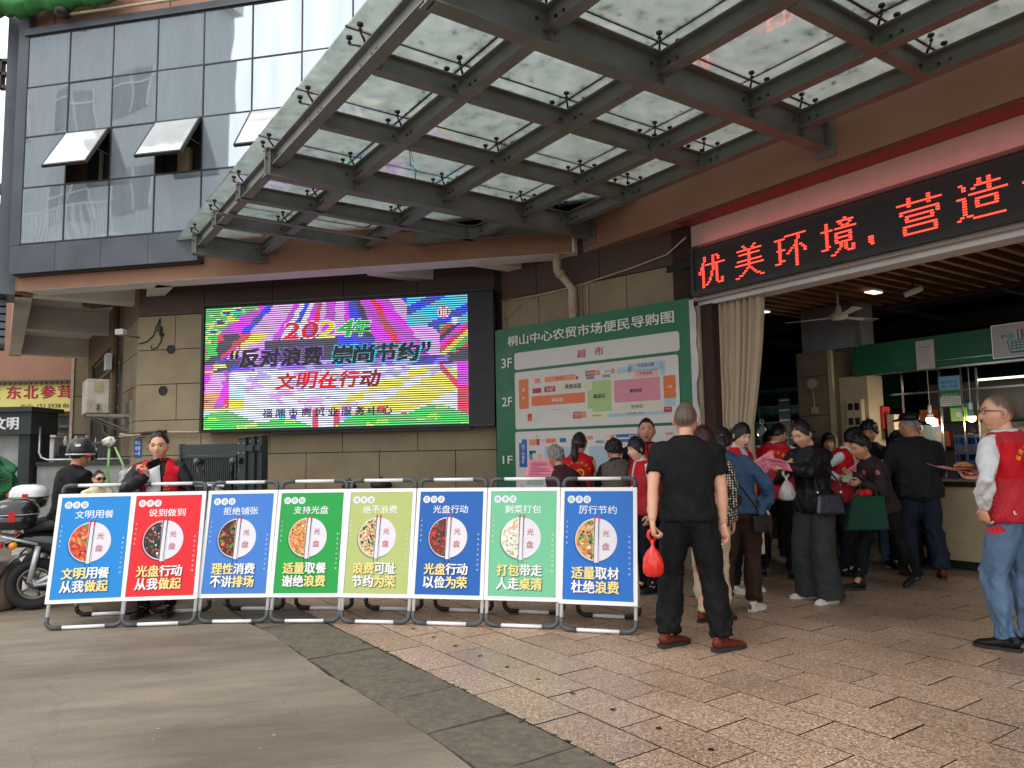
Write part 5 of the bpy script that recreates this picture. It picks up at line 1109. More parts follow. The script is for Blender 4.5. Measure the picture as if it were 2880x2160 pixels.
# glow of the red sign
la = bpy.data.lights.new('sign_glow', 'AREA'); la.shape = 'RECTANGLE'; la.size = 4.6; la.size_y = .30; la.energy = 1.5; la.color = (1, .05, .03)
lo = bpy.data.objects.new('sign_glow', la); COL.objects.link(lo); lo.parent = rs
zc_ = Vector(-F.n*1.0-np.array([0, 0, .35])); mt = zc_.to_track_quat('Z', 'Y').to_matrix()
xax = Vector(F.u); zax = Vector(-(F.n*.8+np.array([0, 0, .6]))).normalized(); yax = zax.cross(xax).normalized(); xax = yax.cross(zax)
mm = Matrix.Identity(4)
for i in range(3): mm[i][0] = xax[i]; mm[i][1] = yax[i]; mm[i][2] = zax[i]
pp = Vector(F.p(3.1, SN+.02, 3.33))-Vector(WLOC[rs.name])
for i in range(3): mm[i][3] = pp[i]
lo.matrix_local = mm
# added unseen area lamp that tints the white board above the sign red
la = bpy.data.lights.new('board_fill', 'AREA'); la.shape = 'RECTANGLE'; la.size = 4.8; la.size_y = .05; la.energy = 1.6; la.color = (1, .20, .17)
lo = bpy.data.objects.new('board_fill', la); COL.objects.link(lo); lo.parent = rs
zax = Vector(-(-F.n*.92+np.array([0, 0, .38]))).normalized(); xax = Vector(F.u); yax = zax.cross(xax).normalized(); xax = yax.cross(zax); mm = Matrix.Identity(4); pp = Vector(F.p(3.0, SN+.05, 3.60))-Vector(WLOC[rs.name])
for i in range(3): mm[i][0] = xax[i]; mm[i][1] = yax[i]; mm[i][2] = zax[i]; mm[i][3] = pp[i]
lo.matrix_local = mm
# ================================================================ left-hand side: shops, kiosk, low wall, gate
sh = thing('shop_building', 'salmon shop building with a yellow sign board 东北参茸 over its window', 'building', (-13, 20, 0))
X = XF
def P3(m, x0, x1, y0, y1, z0, z1): m.hexa([(x0, y0, z0), (x1, y0, z0), (x1, y1, z0), (x0, y1, z0), (x0, y0, z1), (x1, y0, z1), (x1, y1, z1), (x0, y1, z1)]); return m
obj('wall', P3(MB(), -34, -11.8, 20.12, 26, 3.45, 6.3), M_salmon, sh)
obj('wall', P3(MB(), -34, -12.95, 20.12, 26, 0, 3.45), M_beige, sh)
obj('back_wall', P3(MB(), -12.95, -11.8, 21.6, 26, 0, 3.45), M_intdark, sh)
m = MB(); P3(m, -34, -11.85, 19.86, 20.12, 3.42, 3.46)
for k in range(60): m.tube([(-20+k*.14, 19.82, 3.44), (-20+k*.14, 20.1, 3.50)], .05, 6)
obj('tile_eave', m, pm('grey_roof_tile', rgb(96, 84, 78), .8), sh, kind='stuff')
sg = thing('shop_sign', 'yellow sign board with red characters 东北参茸 and a phone number', 'sign', (-13, 19.95, 3))
obj('board', P3(MB(), -18, -11.9, 19.92, 20.05, 2.66, 3.42), pm('yellow_sign', rgb(222, 216, 128), .45, var=.03), sg)
pr = Print(.003)
for ch, x in zip('发东北参茸', (-14.2, -13.64, -13.18, -12.72, -12.26)): pr.text(ch, x, 3.02, x+.38, 3.36, rgb(176, 44, 66), 1, bold=.04)
pr.text('电话:', -13.25, 2.76, -12.93, 2.87, rgb(150, 44, 60), 1); pr.text('151 5938 86', -12.80, 2.76, -11.95, 2.87, rgb(110, 44, 50), 1, bold=.02); pr.text('06', -14.0, 2.76, -13.8, 2.87, rgb(110, 44, 50), 1)
obj('lettering', place(pr.mb, plane_matrix((0, 19.918, 0), (1, 0, 0))), PAINTED, sg)
m = MB(); P3(m, -12.95, -12.88, 20.0, 20.1, .9, 2.66); P3(m, -11.95, -11.88, 20.0, 20.1, .9, 2.66); P3(m, -12.88, -11.95, 20.0, 20.1, 2.55, 2.66); P3(m, -12.88, -11.95, 20.0, 20.1, 2.22, 2.30); obj('window_frame', m, pm('brown_frame', rgb(96, 80, 66), .6), sh)
obj('window_glass', P3(MB(), -12.88, -11.95, 20.06, 20.08, .9, 2.55), pm('shop_glass', rgb(70, 76, 78), .15, var=.4, scale=2), sh)
m = MB(); P3(m, -12.7, -12.2, 20.05, 20.055, 1.98, 2.06); obj('reflection_strip', m, pm('reflected_lamp', rgb(170, 200, 210), .3), sh)  # pale strip that paints a lamp's reflection on the shop glass
# stone pillar with cream trim (end of the market's side wall)
pl_ = thing('stone_pillar', 'tan stone pillar with cream trim between the shop sign and the market side wall', 'pillar', (-11.1, 19, 0))
for z0, z1 in ((0, 1.3), (1.3, 2.0), (2.0, 2.98), (2.98, 4.1)): obj('stone_panel', P3(MB(), -11.28, -10.4, 19.0, 19.5, z0+.01, z1-.01), M_stone if z1 != 2.0 else pm('grey_stone', rgb(100, 88, 82), .7), pl_)
obj('trim', P3(MB(), -11.36, -11.285, 18.97, 19.5, 0, 4.1), M_pipe, pl_); obj('trim', P3(MB(), -10.98+.28, -10.62, 18.95, 18.998, 0, 4.0), M_pipe, pl_)
# gate post with ball
gp = thing('gate_post', 'white gate post with a cream ball lamp on top in front of the shop', 'post', (-10.6, 17, 0))
obj('shaft', P3(MB(), -10.78, -10.42, 16.85, 17.15, 0, 1.86), M_white, gp, bevel=.02)
obj('cap', P3(MB(), -10.86, -10.34, 16.78, 17.22, 1.862, 1.96), M_white, gp, bevel=.02)
m = MB(); m.ball((-10.6, 17, 2.13), .155, 16, 10); m.tube([(-10.6, 17, 1.95), (-10.6, 17, 2.0)], .09, 12); obj('ball', m, pm('cream_ball', rgb(210, 196, 150), .5), gp, smooth=True)
bl = thing('balustrade', 'dark railing with white balusters beside the gate post', 'railing', (-10, 17, 0))
for k in range(5):
    m = MB(); m.lathe([(.03, 0), (.06, .08), (.025, .2), (.05, .3), (.02, .42)], (-10.25+k*.24, 17, 1.48), 10); obj('baluster', m, M_white, bl, smooth=True)
obj('rail', P3(MB(), -10.4, -9.0, 16.9, 17.1, 1.36, 1.46), M_intdark, bl)
obj('wall', P3(MB(), -10.4, -9.0, 16.95, 17.2, 0, 1.36), M_beige, bl)
m = MB(); m.add([(-11.95, 16.5, 2.6), (-11.7, 16.5, 2.6), (-11.62, 16.5, 1.7), (-11.9, 16.5, 1.4)], [(0, 1, 2, 3)]); tag(obj('red_flag', m, pm('red_cloth', rgb(170, 34, 40), .7)), 'strip of red cloth hanging behind the grey kiosk', 'flag')
# background at the far left edge: roof gables and a rooftop sign
fb = thing('far_building', 'salmon building with dark sloping roof edges at the left edge of the picture', 'building', (-16, 24, 0))
obj('wall', P3(MB(), -40, -15.9, 24, 30, 6.3, 8.2), M_salmon, fb)
m = MB()
for k, z in enumerate((8.3, 8.9, 9.5, 10.2)): m.add([(-20, 23.9-k*.02, z-1.7), (-15.75, 23.9-k*.02, z+.7), (-15.75, 23.9-k*.02, z+.95), (-20, 23.9-k*.02, z-1.4)], [(0, 1, 2, 3)])
o = obj('roof_edge', m, M_darkmetal, fb); o.modifiers.new('s', 'SOLIDIFY').thickness = .2
rsg = thing('rooftop_sign', 'dark box-shaped rooftop character sign against the white sky', 'sign', (-9.1, 13, 8.4))
m = MB()
for z in (8.17, 8.42, 8.68): P3(m, -9.32, -9.02, 13, 13.12, z, z+.05)
P3(m, -9.34, -9.28, 13, 13.12, 8.17, 8.73); P3(m, -9.06, -9.0, 13, 13.12, 8.17, 8.73); obj('character', m, M_darkmetal, rsg)
m = MB(); m.tube([(-9.0, 13.05, 8.4), (-8.0, 13.3, 8.4)], .03, 6); obj('arm', m, M_darkmetal, rsg)
# grey kiosk and low grey wall
ks = thing('grey_kiosk', 'dark framed grey kiosk with white characters 文明 at the left edge', 'kiosk', (-8.6, 12, 0))
obj('post', P3(MB(), -7.98, -7.80, 11.98, 12.5, 0, 2.0), M_darkmetal, ks)
obj('header', P3(MB(), -12, -7.74, 11.9, 12.6, 1.78, 2.14), M_darkmetal, ks)
obj('roof', P3(MB(), -12, -7.70, 11.84, 12.7, 2.142, 2.22), M_darkmetal, ks)
obj('panel', P3(MB(), -12, -7.98, 12.06, 12.4, 0, 1.779), pm('light_grey_panel', rgb(150, 154, 152), .5), ks)
obj('notice', P3(MB(), -9.0, -8.36, 12.02, 12.055, .75, 1.5), pm('teal_notice', rgb(70, 160, 165), .4), ks)
pr = Print(.003); pr.text('文明', -8.34, 1.86, -7.94, 2.06, rgb(225, 225, 225), 2, bold=.04); pr.text('讲', -8.62, 1.86, -8.42, 2.06, rgb(225, 225, 225), 2, bold=.04); obj('lettering', place(pr.mb, plane_matrix((0, 11.898, 0), (1, 0, 0))), PAINTED, ks)
lw_ = thing('low_wall', 'low light grey panel wall with a rounded metal rail beside the kiosk', 'wall', (-7, 12, 0))
obj('panel', P3(MB(), -7.74, -6.12, 12.1, 12.2, 0, 1.27), pm('light_grey_panel', rgb(150, 154, 152), .5), lw_)
m = MB(); m.tube([(-7.72, 12.1, 1.9), (-7.72, 12.1, 1.48), (-7.68, 12.1, 1.40), (-7.58, 12.1, 1.36), (-6.1, 12.1, 1.36)], .022, 8); obj('rail', m, pm('chrome_rail', rgb(180, 184, 186), .3, metal=.7), lw_, smooth=True)
obj('base', P3(MB(), -7.74, -6.12, 12.05, 12.21, 1.272, 1.33), M_darkmetal, lw_)
m = MB(); P3(m, -7.7, -7.15, 12.6, 12.66, 1.38, 1.60); tag(obj('metal_cabinet', m, M_darkmetal), 'dark metal cabinet top showing over the low grey wall', 'cabinet')
# green folded parasol cloth
def cloth_blob(c, r, seed, n=22, k=14, am=.18):
    rg_ = np.random.default_rng(seed); m = MB(); vs = []; ph = rg_.uniform(0, 6.28, 8)
    for i in range(k+1):
        th = math.pi*i/k
        for j in range(n):
            a = 2*math.pi*j/n; q = 1+am*math.sin(5*a+ph[0]+2*th)+am*.7*math.sin(9*a-3*th+ph[1])+am*.5*math.sin(7*th+ph[2]+2*a)
            vs.append((c[0]+r[0]*q*math.sin(th)*math.cos(a), c[1]+r[1]*q*math.sin(th)*math.sin(a), c[2]+r[2]*(math.cos(th))*(1+.1*math.sin(6*a))))
    m.add(vs, [(i*n+j, (i+1)*n+j, (i+1)*n+(j+1) % n, i*n+(j+1) % n) for i in range(k) for j in range(n)]); return m
gb = thing('green_cloth_bundle', 'folded green delivery cloth bundle tied with a cord in front of the kiosk', 'bundle', (-7.6, 11, .9))
obj('cloth', cloth_blob((-7.66, 11, 1.08), (.25, .20, .33), 4, 40, 24, .26), pm('green_cloth', rgb(20, 92, 54), .6, var=.4, scale=7), gb, smooth=False)
m = MB(); m.tube([(-7.9, 10.78, 1.08), (-7.6, 10.72, 1.06), (-7.35, 10.8, 1.09)], .012, 5); obj('cord', m, M_black, gb)
pr = Print(.002); pr.text('CO', -7.70, 1.0, -7.5, 1.17, rgb(200, 220, 205), 1, bold=.05); obj('lettering', place(pr.mb, plane_matrix((0, 10.72, 0), (1, .05, 0))), PAINTED, gb)
# stone drums
M_drum = pm('weathered_stone', rgb(124, 110, 98), .85, var=.15, dark=rgb(90, 80, 70), dscale=4, damt=.6, bump=.4, bscale=30)
for (x, y, r, h, lb) in ((-3.58, 6.98, .29, .42, 'round stone drum standing behind the sky blue and red poster stands'), (-3.13, 7.7, .34, .42, 'round stone drum standing behind the medium blue poster stand'), (-4.95, 6.95, .33, .45, 'round stone drum cut off by the left edge of the picture')):
    m = MB(); m.lathe([(r*.93, 0), (r*1.02, .03), (r*1.05, h*.5), (r, h-.05), (r*.93, h-.01), (r*.5, h)], (x, y, .001), 30); tag(obj('stone_drum', m, M_drum, smooth=True), lb, 'stone drum', 'round stone drums')
# retractable charcoal gate against the screen wall
gt = thing('sliding_gate', 'charcoal metal sliding gate folded against the beige wall under the screen', 'gate', (-3.8, 9.7, 0))
A0, A1 = np.array([-4.42, 9.92, 0]), np.array([-3.44, 9.50, 0]); gu = (A1-A0)/np.linalg.norm(A1-A0); gl = np.linalg.norm(A1-A0); gn = np.array([gu[1], -gu[0], 0])
def gbx(m, s0, s1, d0, d1, z0, z1): p = lambda s, d, z: A0+gu*s+gn*d+np.array([0, 0, z]); m.hexa([p(s0, d0, z0), p(s1, d0, z0), p(s1, d1, z0), p(s0, d1, z0), p(s0, d0, z1), p(s1, d0, z1), p(s1, d1, z1), p(s0, d1, z1)]); return m
obj('frame_post', gbx(MB(), 0, .04, -.02, .05, .06, 1.54), M_darkmetal, gt); obj('top_rail', gbx(MB(), .041, gl-.02, -.015, .045, 1.39, 1.53), M_darkmetal, gt); obj('mid_rail', gbx(MB(), .041, gl-.12, -.012, .042, 1.35, 1.385), M_darkmetal, gt); obj('bottom_rail', gbx(MB(), .041, gl, -.012, .042, .06, .14), M_darkmetal, gt)
for k in range(26): obj('bar', gbx(MB(), .055+k*.0325, .073+k*.0325, .0, .03, .141, 1.349), M_darkmetal, gt)
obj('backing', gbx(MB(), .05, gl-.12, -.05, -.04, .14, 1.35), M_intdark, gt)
obj('frame_post', gbx(MB(), gl-.11, gl-.09, -.01, .045, .14, 1.385), M_darkmetal, gt); obj('mid_rail', gbx(MB(), gl-.089, gl-.021, -.01, .045, .99, 1.01), M_darkmetal, gt)
for k, (s, d, w, zt_) in enumerate(((gl-.02, -.03, .125, 1.585), (gl+.11, -.07, .10, 1.60), (gl+.215, -.11, .08, 1.605))):
    obj('end_post', gbx(MB(), s, s+w, d, d+.12, .0, zt_), M_darkmetal, gt, bevel=.006); obj('post_cap', gbx(MB(), s-.012, s+w+.006, d-.01, d+.13, zt_+.001, zt_+.022), M_darkmetal, gt, bevel=.006)
    if k: obj('catch', gbx(MB(), s-.01, s+w, d+.121, d+.15, 1.43, 1.50), M_darkmetal, gt, bevel=.004)
m = MB()
for (s, z) in ((gl, 1.53), (gl+.08, 1.53), (gl, 1.41), (gl+.08, 1.41), (gl+.15, 1.55), (gl+.15, 1.43), (gl+.24, 1.56), (gl+.24, 1.44)):
    d = .092 if s < gl+.1 else (.052 if s < gl+.2 else .012); m.tube([A0+gu*s+gn*d+np.array([0, 0, z]), A0+gu*s+gn*(d+.006)+np.array([0, 0, z])], .008, 8)
obj('rivet', m, pm('bright_rivet', rgb(220, 222, 224), .3, metal=.6), gt, kind='stuff')
m = MB(); m.tube([(-5.05, 10.2, 1.32), (-4.45, 10.0, 1.32)], .02, 6)
for x in (-4.95, -4.8, -4.64, -4.5): m.tube([(x, 10.2-(x+5.05)*.33, 0), (x, 10.2-(x+5.05)*.33, 1.32)], .022, 6)
tag(obj('railing', m, M_darkmetal, kind=None), 'charcoal railing with thick bars just left of the sliding gate', 'railing')
# things on the ledge
for (u, w, h, lb) in ((1.30, .30, .17, 'black backpack lying on the stone ledge behind the yellow-green stand'), (1.78, .20, .15, 'smaller black bag on the stone ledge left of the backpack')):
    t = thing('backpack', lb, 'bag', tuple(WF.p(u, -.03, .876))); b = bag_mesh(h, w*.95, .2, int(u*10)); b.v = [(x, y, z) for x, y, z in b.v]; obj('bag_body', b, pm('black_nylon', (.012, .012, .016), .6), t, smooth=True, world=False)
    m = MB(); m.box((w*.1, -.11, h*.72), (.05, .004, .012)); obj('badge', m, M_white, t, world=False)
# ---------------------------------------------------------------- building across the street (what the glass reflects)
ob = thing('opposite_building', 'pale grey apartment building across the street that the window glass reflects', 'building', (-20, 0, 0))
obj('wall', P3(MB(), -34, -14.9, -1.5, .9, 0, 17), pm('apartment_render', rgb(158, 162, 166), .8), ob)
obj('cornice', P3(MB(), -34, -14.6, -1.6, 1.25, 17, 17.5), M_white, ob)
for i in range(5):
    for j in range(4):
        x, z = -17.8-i*3.0, 2.6+j*3.4
        w_ = obj('window', P3(MB(), x, x+1.7, .905, .94, z, z+1.5), pm('dark_pane', rgb(60, 66, 72), .2), ob)
        m = MB(); P3(m, x-.05, x, .9, .97, z, z+1.5); P3(m, x+.83, x+.87, .941, .97, z, z+1.5); P3(m, x+1.7, x+1.75, .9, .97, z, z+1.5); P3(m, x-.05, x+1.75, .9, .98, z+1.0, z+1.05); obj('window_frame', m, M_white, w_)
for j in (0, 1):
    m = MB(); z = 1.6+j*6.8
    P3(m, -24, -16.5, 1.9, 1.94, z+1.0, z+1.05)
    for k in range(36): P3(m, -24+k*.21, -23.96+k*.21, 1.9, 1.93, z, z+1.0)
    obj('balcony_rail', m, M_white, ob, kind='stuff'); obj('balcony_slab', P3(MB(), -24, -16.5, .9, 2.0, z-.15, z), M_white, ob)
# ================================================================ people
def nrm(v): v = np.array(v, float); return v/(np.linalg.norm(v)+1e-9)
def sstep(x, a, b): t = np.clip((x-a)/(b-a), 0, 1); return t*t*(3-2*t)
def ik(a, c, l1, l2, hint):
    a, c = np.array(a, float), np.array(c, float); d = c-a; Ln = np.linalg.norm(d); u = d/Ln; Ln = min(Ln, (l1+l2)*.998); c = a+u*Ln
    co_ = (l1*l1+Ln*Ln-l2*l2)/(2*l1*Ln); co_ = max(-1, min(1, co_)); h = np.array(hint, float); h = h-(h@u)*u; h = nrm(h)
    return a+u*l1*co_+h*l1*math.sqrt(max(0, 1-co_*co_)), c
def cube_noise(P, seed, freqs, amps, stretch=(1, 1, 1)):
    rg_ = np.random.default_rng(seed); out = np.zeros(len(P)); Q = P*np.array(stretch)
    wp = np.stack([np.sin(Q @ rg_.normal(0, 9, 3)+rg_.uniform(0, 6)) for _ in range(3)], 1)*.035
    for f, a in zip(freqs, amps):
        for _ in range(3):
            k = nrm(rg_.normal(0, 1, 3))*f; s = np.sin((Q+wp) @ k+rg_.uniform(0, 6.28)); out += a*(1-2*np.abs(s))/1.7
    return out
def solid(mbs, voxel=.014, smooth=3, fold=0, seed=0, fz=None, name='m', mat=None, cut=None, col=None, thin=0):
    mb = merge(*mbs); me = bpy.data.meshes.new('tmp'); me.from_pydata(mb.v, [], mb.f); o = bpy.data.objects.new('tmp', me); COL.objects.link(o)
    r = o.modifiers.new('r', 'REMESH'); r.mode = 'VOXEL'; r.voxel_size = voxel; r.adaptivity = 0
    if smooth: s = o.modifiers.new('s', 'SMOOTH'); s.factor = .5; s.iterations = smooth
    dg = bpy.context.evaluated_depsgraph_get(); m2 = bpy.data.meshes.new_from_object(o.evaluated_get(dg)); bpy.data.objects.remove(o); bpy.data.meshes.remove(me)
    n = len(m2.vertices)
    if fold:
        P = np.empty(n*3); m2.vertices.foreach_get('co', P); P = P.reshape(-1, 3); N = np.empty(n*3); m2.vertices.foreach_get('normal', N) if False else None
        N = np.array([v.normal[:] for v in m2.vertices])
        w = np.ones(n) if fz is None else fz(P)
        d = cube_noise(P, seed, (22, 46, 85), (1, .6, .3), (1, 1, .75))*fold*w
        P = P+N*d[:, None]; m2.vertices.foreach_set('co', P.ravel())
    if cut is not None:
        import bmesh
        bm = bmesh.new(); bm.from_mesh(m2); dl = [f for f in bm.faces if cut(f.calc_center_median(), f.normal)]; bmesh.ops.delete(bm, geom=dl, context='FACES'); bm.to_mesh(m2); bm.free()
    m2.name = name
    m2.polygons.foreach_set('use_smooth', [True]*len(m2.polygons))
    m2.materials.clear()
    if mat is not None: m2.materials.append(mat)
    m2.update()
    return m2
M_skin = pm('skin', (1, 1, 1), .5, var=.06, scale=30, attr=True, sub=.06, bump=.05, bscale=300)
def haircol(c, nm): return pm('hair_'+nm, c, .42, var=.35, scale=60, stretch=(1, 1, .25), bump=.35, bscale=220, spec=.5)
H_black = haircol((.010, .008, .008), 'black'); H_grey = haircol(rgb(132, 130, 126), 'grey'); H_dgrey = haircol(rgb(72, 70, 68), 'dark_grey'); H_maroon = haircol(rgb(58, 26, 26), 'maroon')
SK = {'light': rgb(236, 192, 168), 'mid': rgb(216, 164, 136), 'tan': rgb(200, 146, 116), 'dark': rgb(176, 122, 94)}

def face_y(x, z):
    q = max(0, 1-(x/.076)**2-(z/.118)**2); y = .095*math.sqrt(q)
    y += .020*math.exp(-(x/.010)**2)*(sstep(z, -.046, -.030)*(1-sstep(z, -.028, .018))) if -.05 < z < .02 else 0
    return y
def head_mesh(skin, opts):
    nu, nv = 52, 40; vs = []; D_ = []
    for i in range(nv+1):
        th = math.pi*i/nv
        for j in range(nu):
            ph = 2*math.pi*j/nu; D_.append((math.sin(th)*math.sin(ph), math.sin(th)*math.cos(ph), math.cos(th)))
    D_ = np.array(D_); P = D_*np.array([.0735, .095, .121]); x, y, z = P[:, 0].copy(), P[:, 1].copy(), P[:, 2].copy()
    jaw = sstep(-z, .02, .118); x *= 1-.20*jaw; lowb = sstep(-z, -.01, .09)*(y < 0); y = np.where(y < 0, y*(1-.42*lowb), y)
    fr = (y > 0)
    y += fr*(.021*np.exp(-(x/.011)**2)*sstep(z, -.046, -.030)*(1-sstep(z, -.028, .018)))
    y -= fr*.009*np.exp(-((np.abs(x)-.031)/.017)**2-((z-.010)/.012)**2)
    y += fr*.005*np.exp(-((z-.030)/.009)**2)*(np.abs(x) < .055)
    y += fr*.006*np.exp(-(x/.020)**2-((z+.064)/.010)**2); y += fr*.010*np.exp(-(x/.022)**2-((z+.100)/.016)**2)
    y -= fr*.004*np.exp(-(x/.03)**2-((z+.084)/.006)**2); x += np.sign(x)*fr*.004*np.exp(-((z+.025)/.02)**2)*(np.abs(x) > .035)
    x *= opts.get('wide', 1.0); z = z*opts.get('tall', 1.0)
    Q = np.stack([x, y, z], 1); m = MB(); fs = []
    for i in range(nv):
        for j in range(nu):
            fs.append((i*nu+j, i*nu+(j+1) % nu, (i+1)*nu+(j+1) % nu, (i+1)*nu+j))
    m.add(Q, fs, skin)
    dk = tuple(c*.55 for c in skin); lip = (skin[0]*.75, skin[1]*.42, skin[2]*.42)
    # stubble / close-cropped scalp colour painted where the hair grows
    if opts.get('crop') is not None:
        cc_ = opts['crop']
        for fi, f in enumerate(fs):
            d = D_[list(f)].mean(0)
            w_ = float(sstep(d[2], hair_line(d, opts.get('line', HL_M))-.10, hair_line(d, opts.get('line', HL_M))+.22))*(.95-.05*math.exp(-((d[0])**2+(d[1]+.25)**2+(d[2]-.95)**2)/.05))*(.93+.07*math.sin(fi*12.9898)*math.cos(fi*4.17))
            if w_ > 0: m.c[fi] = tuple(a_*(1-w_)+b_*w_ for a_, b_ in zip(skin, cc_))
    for s in (-1, 1):
        m.ball((s*.077*opts.get('wide', 1), -.008, -.005), (.010, .020, .031), 10, 8, tuple(c*.92 for c in skin)); m.ball((s*.082*opts.get('wide', 1), -.002, -.003), (.006, .011, .019), 8, 6, dk)
        ey = face_y(.031, .010)-.0085
        m.ball((s*.031, ey, .009), (.0145, .006, .0040), 10, 6, (.45, .40, .37)); m.ball((s*.031, ey+.0032, .009), (.0062, .004, .0042), 8, 6, (.01, .008, .007))
        m.tube([(s*.017, ey+.004, .011), (s*.031, ey+.0062, .0158), (s*.046, ey-.001, .012)], .0022, 5, col=(.015, .01, .01))
        m.tube([(s*.013, face_y(.013, .03)+.004, .028), (s*.030, face_y(.030, .034)+.004, .034), (s*.050, face_y(.05, .03)+.001, .029)], [.0028, .0034, .0015], 5, col=(.02, .015, .014))
        m.ball((s*.009, face_y(0, -.036)-.004, -.038), (.007, .007, .005), 6, 5, tuple(c*.85 for c in skin))
    my = face_y(0, -.062)+.004; op = opts.get('mouth', 0)
    if op: m.ball((0, my-.003, -.066), (.017, .006, .005+.010*op), 10, 6, (.05, .01, .01))
    m.tube([(-.022, my-.006, -.061+.004*opts.get('smile', 0)), (-.009, my, -.058), (.009, my, -.058), (.022, my-.006, -.061+.004*opts.get('smile', 0))], [.001, .0032, .0032, .001], 6, col=lip)
    m.tube([(-.019, my-.006, -.064-.012*op), (0, my+.001, -.0675-.016*op), (.019, my-.006, -.064-.012*op)], [.001, .0038, .001], 6, col=lip)
    if opts.get('smile'): m.tube([(-.016, my, -.0625), (0, my+.0015, -.065), (.016, my, -.0625)], [.001, .0022, .001], 5, col=(.7, .68, .64))
    return m
HL_M = [(0, .60), (35, .56), (55, .40), (75, .12), (88, .16), (105, -.12), (140, -.42), (180, -.48)]
HL_F = [(0, .50), (35, .42), (55, .15), (75, -.10), (95, -.25), (120, -.5), (150, -.6), (180, -.66)]
HL_BANG = [(0, .28), (30, .26), (50, .05), (75, -.35), (95, -.45), (120, -.6), (150, -.68), (180, -.72)]
def hair_line(d, HLn):
    ph = abs(math.degrees(math.atan2(d[0], d[1]))); return float(np.interp(ph, [a for a, b in HLn], [b for a, b in HLn]))
def hair_mesh(T=.014, line=HL_M, rough=.003, seed=0, top=1.0, puff=0, part=False, wide=1.0, freq=(40, 90)):
    nu, nv = 64, 44; D_ = []
    for i in range(nv+1):
        th = math.pi*i/nv
        for j in range(nu):
            ph = 2*math.pi*j/nu; D_.append((math.sin(th)*math.sin(ph), math.sin(th)*math.cos(ph), math.cos(th)))
    D_ = np.array(D_); P = D_*np.array([.0735*wide, .095, .121]); low = sstep(-P[:, 2], -.01, .09)*(P[:, 1] < 0); P[:, 1] = np.where(P[:, 1] < 0, P[:, 1]*(1-.30*low), P[:, 1])
    zh = np.array([hair_line(d, line) for d in D_])+cube_noise(D_*.1, seed+5, (90, 160), (1, .6))*.02; fa_ = np.clip(D_[:, 1], 0, 1); w = sstep(D_[:, 2]-zh, -.06, .16)*(1-.35*fa_*(1-sstep(D_[:, 2], .55, .95)))
    t = w*(T+puff*np.clip(D_[:, 2]+.4, 0, 1)*(1-.45*np.clip(D_[:, 1], 0, 1)))-(1-w)*.012
    t += w*cube_noise(D_*.1, seed, (freq[0]*6/4, freq[1]*6/4), (1, .7))*rough
    if part: t -= w*.006*np.exp(-(D_[:, 0]/.05)**2)*(D_[:, 1] > -.1)
    P = P+D_*t[:, None]*np.array([1, 1, top]); m = MB()
    m.add(P, [(i*nu+j, i*nu+(j+1) % nu, (i+1)*nu+(j+1) % nu, (i+1)*nu+j) for i in range(nv) for j in range(nu)]); return m
def hand_mb(w, d, n, side, curl=.35, s=1.0, col=None, spread=.0, fist=False):
    m = MB(); w = np.array(w, float); d = nrm(d); n = np.array(n, float); n = nrm(n-(n@d)*d); a = side*np.cross(d, n)
    m.tube([w-d*.01*s, w+d*.02*s, w+d*.055*s, w+d*.088*s], [(.024*s, .017*s), (.030*s, .0175*s), (.040*s, .016*s), (.038*s, .012*s)], 12, ref=a, col=col)
    for k, (off, Lf) in enumerate(zip((.029, .0105, -.0095, -.0275), (.070, .079, .074, .058))):
        b = w+d*(.083-.004*abs(k-1.2))*s+a*off*s; c = (curl+(.05*k))*1.0; ang = 0; pts = [b]; dd = d+a*(spread*(1.5-k)); dd = nrm(dd)
        for j, fr_ in enumerate((.45, .31, .24)):
            ang += c*(.95, 1.25, .8)[j]; v = dd*math.cos(ang)+n*math.sin(ang); pts.append(pts[-1]+v*Lf*fr_*s)
        m.tube(pts, [.0090*s, .0086*s, .0078*s, .0062*s], 8, col=col)
    b = w+d*.022*s+a*.026*s; t1 = nrm(d*.65+a*.65+n*.45); t2 = nrm(d*.85+a*(.30-.5*curl)+n*(.35+.5*curl)); t3 = nrm(d*.8-a*.2*curl*2+n*(.35+.7*curl))
    p1 = b+t1*.038*s; p2 = p1+t2*.032*s; m.tube([b, p1, p2, p2+t3*.024*s], [.014*s, .0115*s, .0100*s, .0072*s], 8, col=col); return m

